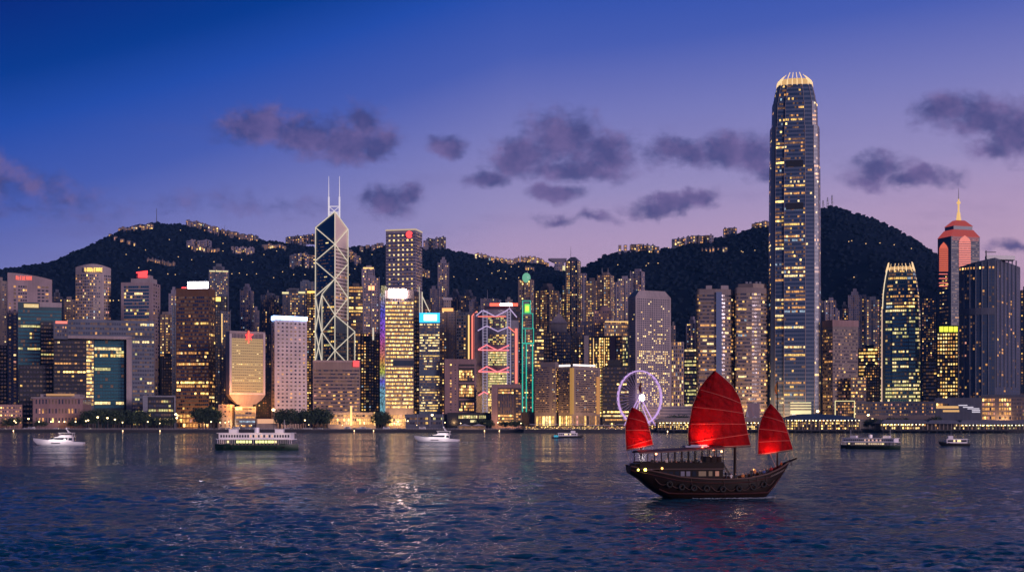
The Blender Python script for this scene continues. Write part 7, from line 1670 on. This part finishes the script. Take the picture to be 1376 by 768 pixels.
cvar = gg.mix(gg.maprange(na, .3, .7), (.20, .002, .004, 1), (.38, .005, .008, 1)); sail.node_tree.links.new(cvar, bs.inputs['Base Color'])
batm = principled('bamboo_batten', (.50, .10, .08), .6); ropem = principled('rope', (.35, .2, .16), .8)
def junk_sail(left, right, battens, yoff, bil, nb=5, label=None):
    "left/right: outlines from foot to peak"
    def L(t): return np.interp(t, np.linspace(0, 1, len(left)), [p[0] for p in left]), np.interp(t, np.linspace(0, 1, len(left)), [p[1] for p in left])
    def Rr(t): return np.interp(t, np.linspace(0, 1, len(right)), [p[0] for p in right]), np.interp(t, np.linspace(0, 1, len(right)), [p[1] for p in right])
    nv_, nu_ = 44, 26; rows = []
    lys = np.array([p[1] for p in left]); lxs = np.array([p[0] for p in left]); rys = np.array([p[1] for p in right]); rxs = np.array([p[0] for p in right])
    def pt(u_, t, lift=0.0):
        tl = t; a = L(tl); c = Rr(tl); x = a[0]+(c[0]-a[0])*u_; y = a[1]+(c[1]-a[1])*u_
        d = -bil*math.sin(math.pi*min(1, max(0, u_)))*(.35+.65*math.sin(math.pi*min(1, t*.95+.05)))-.16*abs(math.sin(math.pi*t*nb))*math.sin(math.pi*u_)
        return Vector((JX(x), yoff+d-lift, JZ(y)))
    for i in range(nv_+1): rows.append([pt(j/nu_, i/nv_) for j in range(nu_+1)])
    mb = MB(); mb.grid(rows); so_ = mb.build('sail', sail, jr); md = so_.modifiers.new('cloth_thickness', 'SOLIDIFY'); md.thickness = .03
    for (xa, ya, xb, yb) in battens:
        mb = MB(); pl = []
        for k in range(15):
            t_ = k/14; x = xa+(xb-xa)*t_; y = ya+(yb-ya)*t_-1.2*math.sin(math.pi*t_)*.4; u_ = .03+.94*t_; dz = -bil*math.sin(math.pi*u_)-.16*math.sin(math.pi*u_)
            pl.append((JX(x), yoff+dz-.14, JZ(y)))
        mb.tube(pl, .05, 5); mb.build('batten', batm, so_)
    mb = MB(); mb.tube([pt(0, i/20) for i in range(21)]+[pt(1, 1-i/20) for i in range(21)]+[pt(1-i/10, 0) for i in range(11)], .045, 5); mb.build('bolt_rope', ropem, so_)
    return so_
junk_sail([(924.5, 601), (923, 585), (924, 573), (926.5, 559), (929, 546), (934, 533), (939, 521), (949, 508), (959.0, 498)], [(1009, 597.8), (1006, 586), (1003, 572), (1000.5, 561), (998, 549), (994, 534), (984, 518), (972, 507), (960.2, 498)],
          [(940, 523.5, 995, 541.5), (930, 546.5, 999, 555), (926.5, 569.5, 1003, 569.5), (925.5, 594, 1007, 582.5)], -.35, 1.0)
junk_sail([(1019, 610), (1019.2, 594), (1019.8, 578), (1022, 568), (1025, 559), (1030, 550), (1036.2, 542)], [(1067.5, 603.5), (1064, 592), (1060, 580), (1056, 568), (1052, 558.5), (1045, 550), (1037, 542)],
          [(1026, 559, 1054, 567), (1021, 576, 1059, 580.5), (1019.6, 593.5, 1063.5, 591.5)], -.25, .6)
junk_sail([(840, 603.6), (839, 590), (838.6, 573), (840, 566), (842, 559), (845, 553), (847.6, 547)], [(876.3, 596.5), (873, 583), (869.5, 570), (866, 561), (861.5, 553.5), (855, 550), (848.4, 547)],
          [(843, 561, 865, 567), (839, 577.5, 871, 578), (841, 599.5, 875, 590)], -.2, .45)
mb = MB(); mb.tube([(JX(923), -.5, JZ(602)), (JX(1009), -.5, JZ(599.3))], .1, 6); mb.build('boom', redwood, jr)
mb = MB(); mb.tube([(JX(1018), -.4, JZ(611)), (JX(1068), -.4, JZ(604.5))], .07, 6); mb.build('boom', redwood, jr); mb = MB(); mb.tube([(JX(839), -.3, JZ(604.5)), (JX(877), -.3, JZ(597.3))], .07, 6); mb.build('boom', redwood, jr)
mb = MB(); mb.tube([(JX(918), -.5, JZ(603.5)), (JX(927), -.5, JZ(596))], .07, 5); mb.build('boom_crutch', wood, jr)
for a, c in (((1060, 607), (1056, 617)), ((1058, 605), (1062, 618)), ((958, 601), (970, 640)), ((1047, 512), (1070, 616.5)), ((860.6, 512), (846, 625)), ((840, 604), (846, 622)), ((988.7, 500), (1045, 628)), ((988.7, 500), (925, 606))):
    mb = MB(); mb.tube([(JX(a[0]), .1, JZ(a[1])), (JX(c[0]), .1, JZ(c[1]))], .022, 4); mb.build('rigging_line', ropem, jr)
# lamps on the roof and red floodlights washing the sails
lw = glow('roof_lamp_light', (1., .42, .2), 5.); lred = glow('red_flood_light', (1., .20, .10), 7.); lyg = glow('stern_lamp_light', (.9, .85, .12), 8.); lor = glow('lantern_light', (1., .45, .12), 3.)
for px, py, y, r_, m_ in ((857.6, 607, -2.6, .17, lw), (875.5, 608.4, -3.2, .18, lw), (940, 600.5, -1.9, .16, lred), (952.7, 602.8, -3.1, .16, lred), (963, 605.3, -3.4, .18, lw), (852.8, 629.3, -2.6, .24, lyg), (861.2, 629.3, -3.15, .24, lyg), (883.5, 627.5, -3.2, .2, lor), (1012, 630.5, -1.2, .2, lor)):
    mb = MB(); mb.ball((JX(px), y, JZ(py)), r_, nu=10, nv=8); mb.build('lamp', m_, jr)
    if m_ in (lw, lred): mb = MB(); mb.tube([(JX(px), y, JZ(py)-.16), (JX(px), y, JZ(py)-.5)], .05, 5); mb.build('lamp_post', wood, jr)
def jl(px, py, y, e, c, r=.25, spot=None, tgt=None):
    l = bpy.data.lights.new('junk_lamp', 'SPOT' if spot else 'POINT'); l.energy = e; l.color = c; l.shadow_soft_size = r; o = bpy.data.objects.new('junk_lamp', l); COL.objects.link(o); o.parent = jr; o.location = (JX(px), y, JZ(py))
    if spot:
        l.spot_size = math.radians(spot); l.spot_blend = .9; d = Vector((JX(tgt[0]), tgt[2], JZ(tgt[1])))-Vector(o.location); o.rotation_euler = d.to_track_quat('-Z', 'Y').to_euler()
RED = (1., .12, .07)
JL = [jl(943, 599, -2.9, 2300, RED, .3, 95, (945, 584, -.8)), jl(950, 600, 2.6, 2700, RED, .3, 120, (955, 565, 0)), jl(860, 604, -2.4, 1300, RED, .25, 110, (861, 592, -.2)), jl(858, 604, 2.2, 1200, RED, .25, 120, (856, 580, 0)), jl(1034, 616, -2.0, 1000, RED, .25, 100, (1034, 603, -.4)), jl(1036, 616, 2.2, 1800, RED, .25, 120, (1042, 585, 0)),
      jl(990, 612, -5, 700, RED, .4, 120, (965, 570, -.5))]
jl(1010, 632, -1.0, 60, (1., .45, .2)); jl(990, 636, -1.5, 50, (1., .6, .3)); jl(884, 627, -2.7, 40, (1., .4, .15)); jl(930, 634, -2.0, 50, (1., .6, .35)); jl(1036, 628, -.8, 60, (1., .1, .08)); jl(955, 613, 0, 90, (1., .5, .3)); jl(900, 613, 0, 70, (1., .45, .3))
wake('white foam curling along the side and bow of the junk', [(JO.x+JX(1036), YJ-1.4, JO.x+JX(1024), YJ-3.6, .4, 260, .34), (JO.x+JX(1023), YJ-3.9, JO.x+JX(986), YJ-5.0, .35, 420, .36), (JO.x+JX(987), YJ-5.1, JO.x+JX(925), YJ-5.6, .35, 160, .26), (JO.x+JX(880), YJ-2.5, JO.x+JX(700), YJ+3, 1.2, 60, .12)], 6)

# ================================================================== people aboard
skin = principled('skin', (.42, .24, .17), .6); hairm = principled('hair', (.02, .015, .012), .6); trs = principled('dark_trousers', (.03, .035, .06), .8)
def person_mesh(pose, shirt, seed):
    "one continuous skinned body; pose is 'stand' or 'sit'"
    V = []; E = []; Rd = []
    def v(p, r, par=None):
        V.append(p); Rd.append(r); i = len(V)-1
        if par is not None: E.append((par, i))
        return i
    rg = random.Random(seed); sit = pose == 'sit'; pz = .48 if sit else .92
    pel = v((0, 0, pz), .145); ab = v((.01, 0, pz+.18), .13, pel); ch = v((.03, 0, pz+.38), .155, ab); nk = v((.02, 0, pz+.54), .062, ch); h1 = v((.03, 0, pz+.62), .085, nk); h2 = v((.035, 0, pz+.71), .10, h1); h3 = v((.02, 0, pz+.79), .075, h2); v((.125, 0, pz+.69), .018, h2)
    for s_ in (-1, 1):
        v((.03, s_*.105, pz+.69), .018, h2)
        hip = v((0, s_*.10, pz-.05), .10, pel)
        if sit: kn = v((.42, s_*.12, pz-.02), .068, hip); an = v((.44, s_*.12, .07), .045, kn); v((.58, s_*.13, .04), .035, an)
        else: kn = v((.03+rg.uniform(-.03, .06), s_*.11, .48), .066, hip); an = v((-.01, s_*.11, .08), .043, kn); v((.15, s_*.13, .04), .036, an)
        sh = v((.02, s_*.19, pz+.44), .068, ch); el = v((.04 if not sit else .12, s_*(.25), pz+.17), .045, sh); up = rg.random() < .4
        wr_ = v((.26, s_*.2, pz+(.30 if up else .06)), .032, el); pm = v((.32, s_*.19, pz+(.34 if up else .05)), .036, wr_)
        for f_, (dy_, ln) in enumerate(((-.03, .07), (-.01, .085), (.01, .08), (.03, .06))): a = v((.36, s_*(.19)+dy_, pz+(.37 if up else .045)), .010, pm); v((.36+ln*.6, s_*.19+dy_, pz+(.37+ln*.3 if up else .01)), .008, a)
        a = v((.33, s_*.155, pz+(.37 if up else .07)), .011, pm)
    me = bpy.data.meshes.new('tmp'); me.from_pydata(V, E, []); o = bpy.data.objects.new('tmp', me); COL.objects.link(o); sk = o.modifiers.new('s', 'SKIN')
    me.skin_vertices[0].data[0].use_root = True
    for i, r_ in enumerate(Rd): me.skin_vertices[0].data[i].radius = (r_, r_)
    sb = o.modifiers.new('ss', 'SUBSURF'); sb.levels = 1; sb.render_levels = 1
    dg = bpy.context.evaluated_depsgraph_get(); out = bpy.data.meshes.new_from_object(o.evaluated_get(dg)); bpy.data.objects.remove(o); out.name = 'person'
    out.materials.clear()
    for m_ in (skin, shirt, trs, hairm): out.materials.append(m_)
    for p in out.polygons:
        c = p.center; p.use_smooth = True; arm = math.hypot(c.x-.28, abs(c.y)-.2) < .12 and abs(c.z-pz-.2) < .25 and c.x > .24
        p.material_index = 0 if (c.z > pz+.52 or arm) else (1 if c.z > pz-.02 and c.x < .4 else 2)
        if c.z > pz+.745 or (c.z > pz+.62 and c.x < .015 and abs(c.y) < .12): p.material_index = 3
    return out
cloth = [('dark coat', principled('cloth_black', (.03, .03, .035), .8)), ('red jacket', principled('cloth_red', (.45, .03, .03), .8)), ('white shirt', principled('cloth_white', (.6, .56, .55), .8)), ('orange jacket', principled('cloth_orange', (.6, .2, .05), .8)), ('blue shirt', principled('cloth_blue', (.08, .12, .3), .8))]
pm_cache = {}
ppl = [ # px, y, deck level py, pose, clothes, facing deg, label
 (971, -2.3, 643, 'stand', 0, 200, 'person in a dark coat standing at the foot of the junk stairs'),
 (978, -2.4, 643, 'sit', 2, 270, 'person in a white shirt seated by the stairs on the junk foredeck'),
 (984, -2.5, 643, 'sit', 0, 270, 'person in a dark coat seated just behind the main mast'),
 (994, -2.4, 642.5, 'sit', 3, 260, 'person in an orange jacket seated just ahead of the main mast'),
 (999, -2.2, 642.5, 'sit', 0, 90, 'person in a dark coat seated between the orange jacket and the tall standing pair'),
 (1006, -2.1, 641.5, 'stand', 0, 250, 'person in a dark coat standing beside the glowing lantern on the foredeck'),
 (1011, -2.0, 641, 'stand', 3, 100, 'person in an orange jacket standing in the lantern light on the foredeck'),
 (1019, -1.6, 639, 'sit', 0, 270, 'person in a dark coat seated forward of the lantern'),
 (1025, -1.4, 637, 'sit', 4, 250, 'person in a blue shirt seated near the foremast'),
 (1030, -1.2, 635, 'sit', 0, 270, 'person in a dark coat seated next to the red jacket at the bow'),
 (1036, -.9, 634, 'sit', 1, 240, 'person in a red jacket seated glowing at the bow'),
 (1052, -.1, 627.5, 'sit', 3, 200, 'person in an orange jacket perched at the tip of the bow'),
]
for k in range(11): ppl.append((872+k*6.6, -2.2+.3*(k % 3), 629, 'sit' if k % 3 else 'stand', [0, 4, 0, 2, 0, 1, 0, 0, 4, 0, 2][k], 260, ['person in a dark coat on the upper deck closest to the stern lamps', 'person in a blue shirt seated second from the stern on the upper deck', 'person in a dark coat seated third from the stern on the upper deck', 'person in a white shirt standing near the stern end of the upper deck', 'person in a dark coat seated beside the white shirt on the upper deck', 'person in a red jacket seated mid upper deck', 'person in a dark coat standing mid upper deck', 'person in a dark coat seated ahead of the standing one amidships', 'person in a blue shirt seated near the helm room', 'person in a dark coat standing near the helm room', 'person in a white shirt seated against the helm room'][k]))
jrm = Matrix.Translation(JO) @ Matrix.Rotation(math.radians(5), 4, 'Z')
for i, (px, y, py, pose, ci, fc, label) in enumerate(ppl):
    key = (pose, ci, i % 2)
    if key not in pm_cache: pm_cache[key] = person_mesh(pose, cloth[ci][1], i+3)
    o = bpy.data.objects.new('person', pm_cache[key]); COL.objects.link(o); up = py == 629
    zz_ = (zl1+.15) if up else interp([(s_[0], s_[2]-.40) for s_ in stn], JX(px)); o.location = jrm @ Vector((JX(px), y, zz_)); o.rotation_euler = (0, 0, math.radians(fc+5)); tag(o, label, 'person', 'people aboard the junk')
    if pose == 'sit':
        mb = MB(); mb.box(-.25, .22, -.28, .28, 0, .36); s_o = mb.build('stool', redwood); s_o.location = o.location; s_o.rotation_euler = o.rotation_euler; tag(s_o, 'low red-brown stool under a seated passenger on the junk', 'stool', 'stools aboard the junk')
print('objects', len(bpy.data.objects), 'meshes', len(bpy.data.meshes))
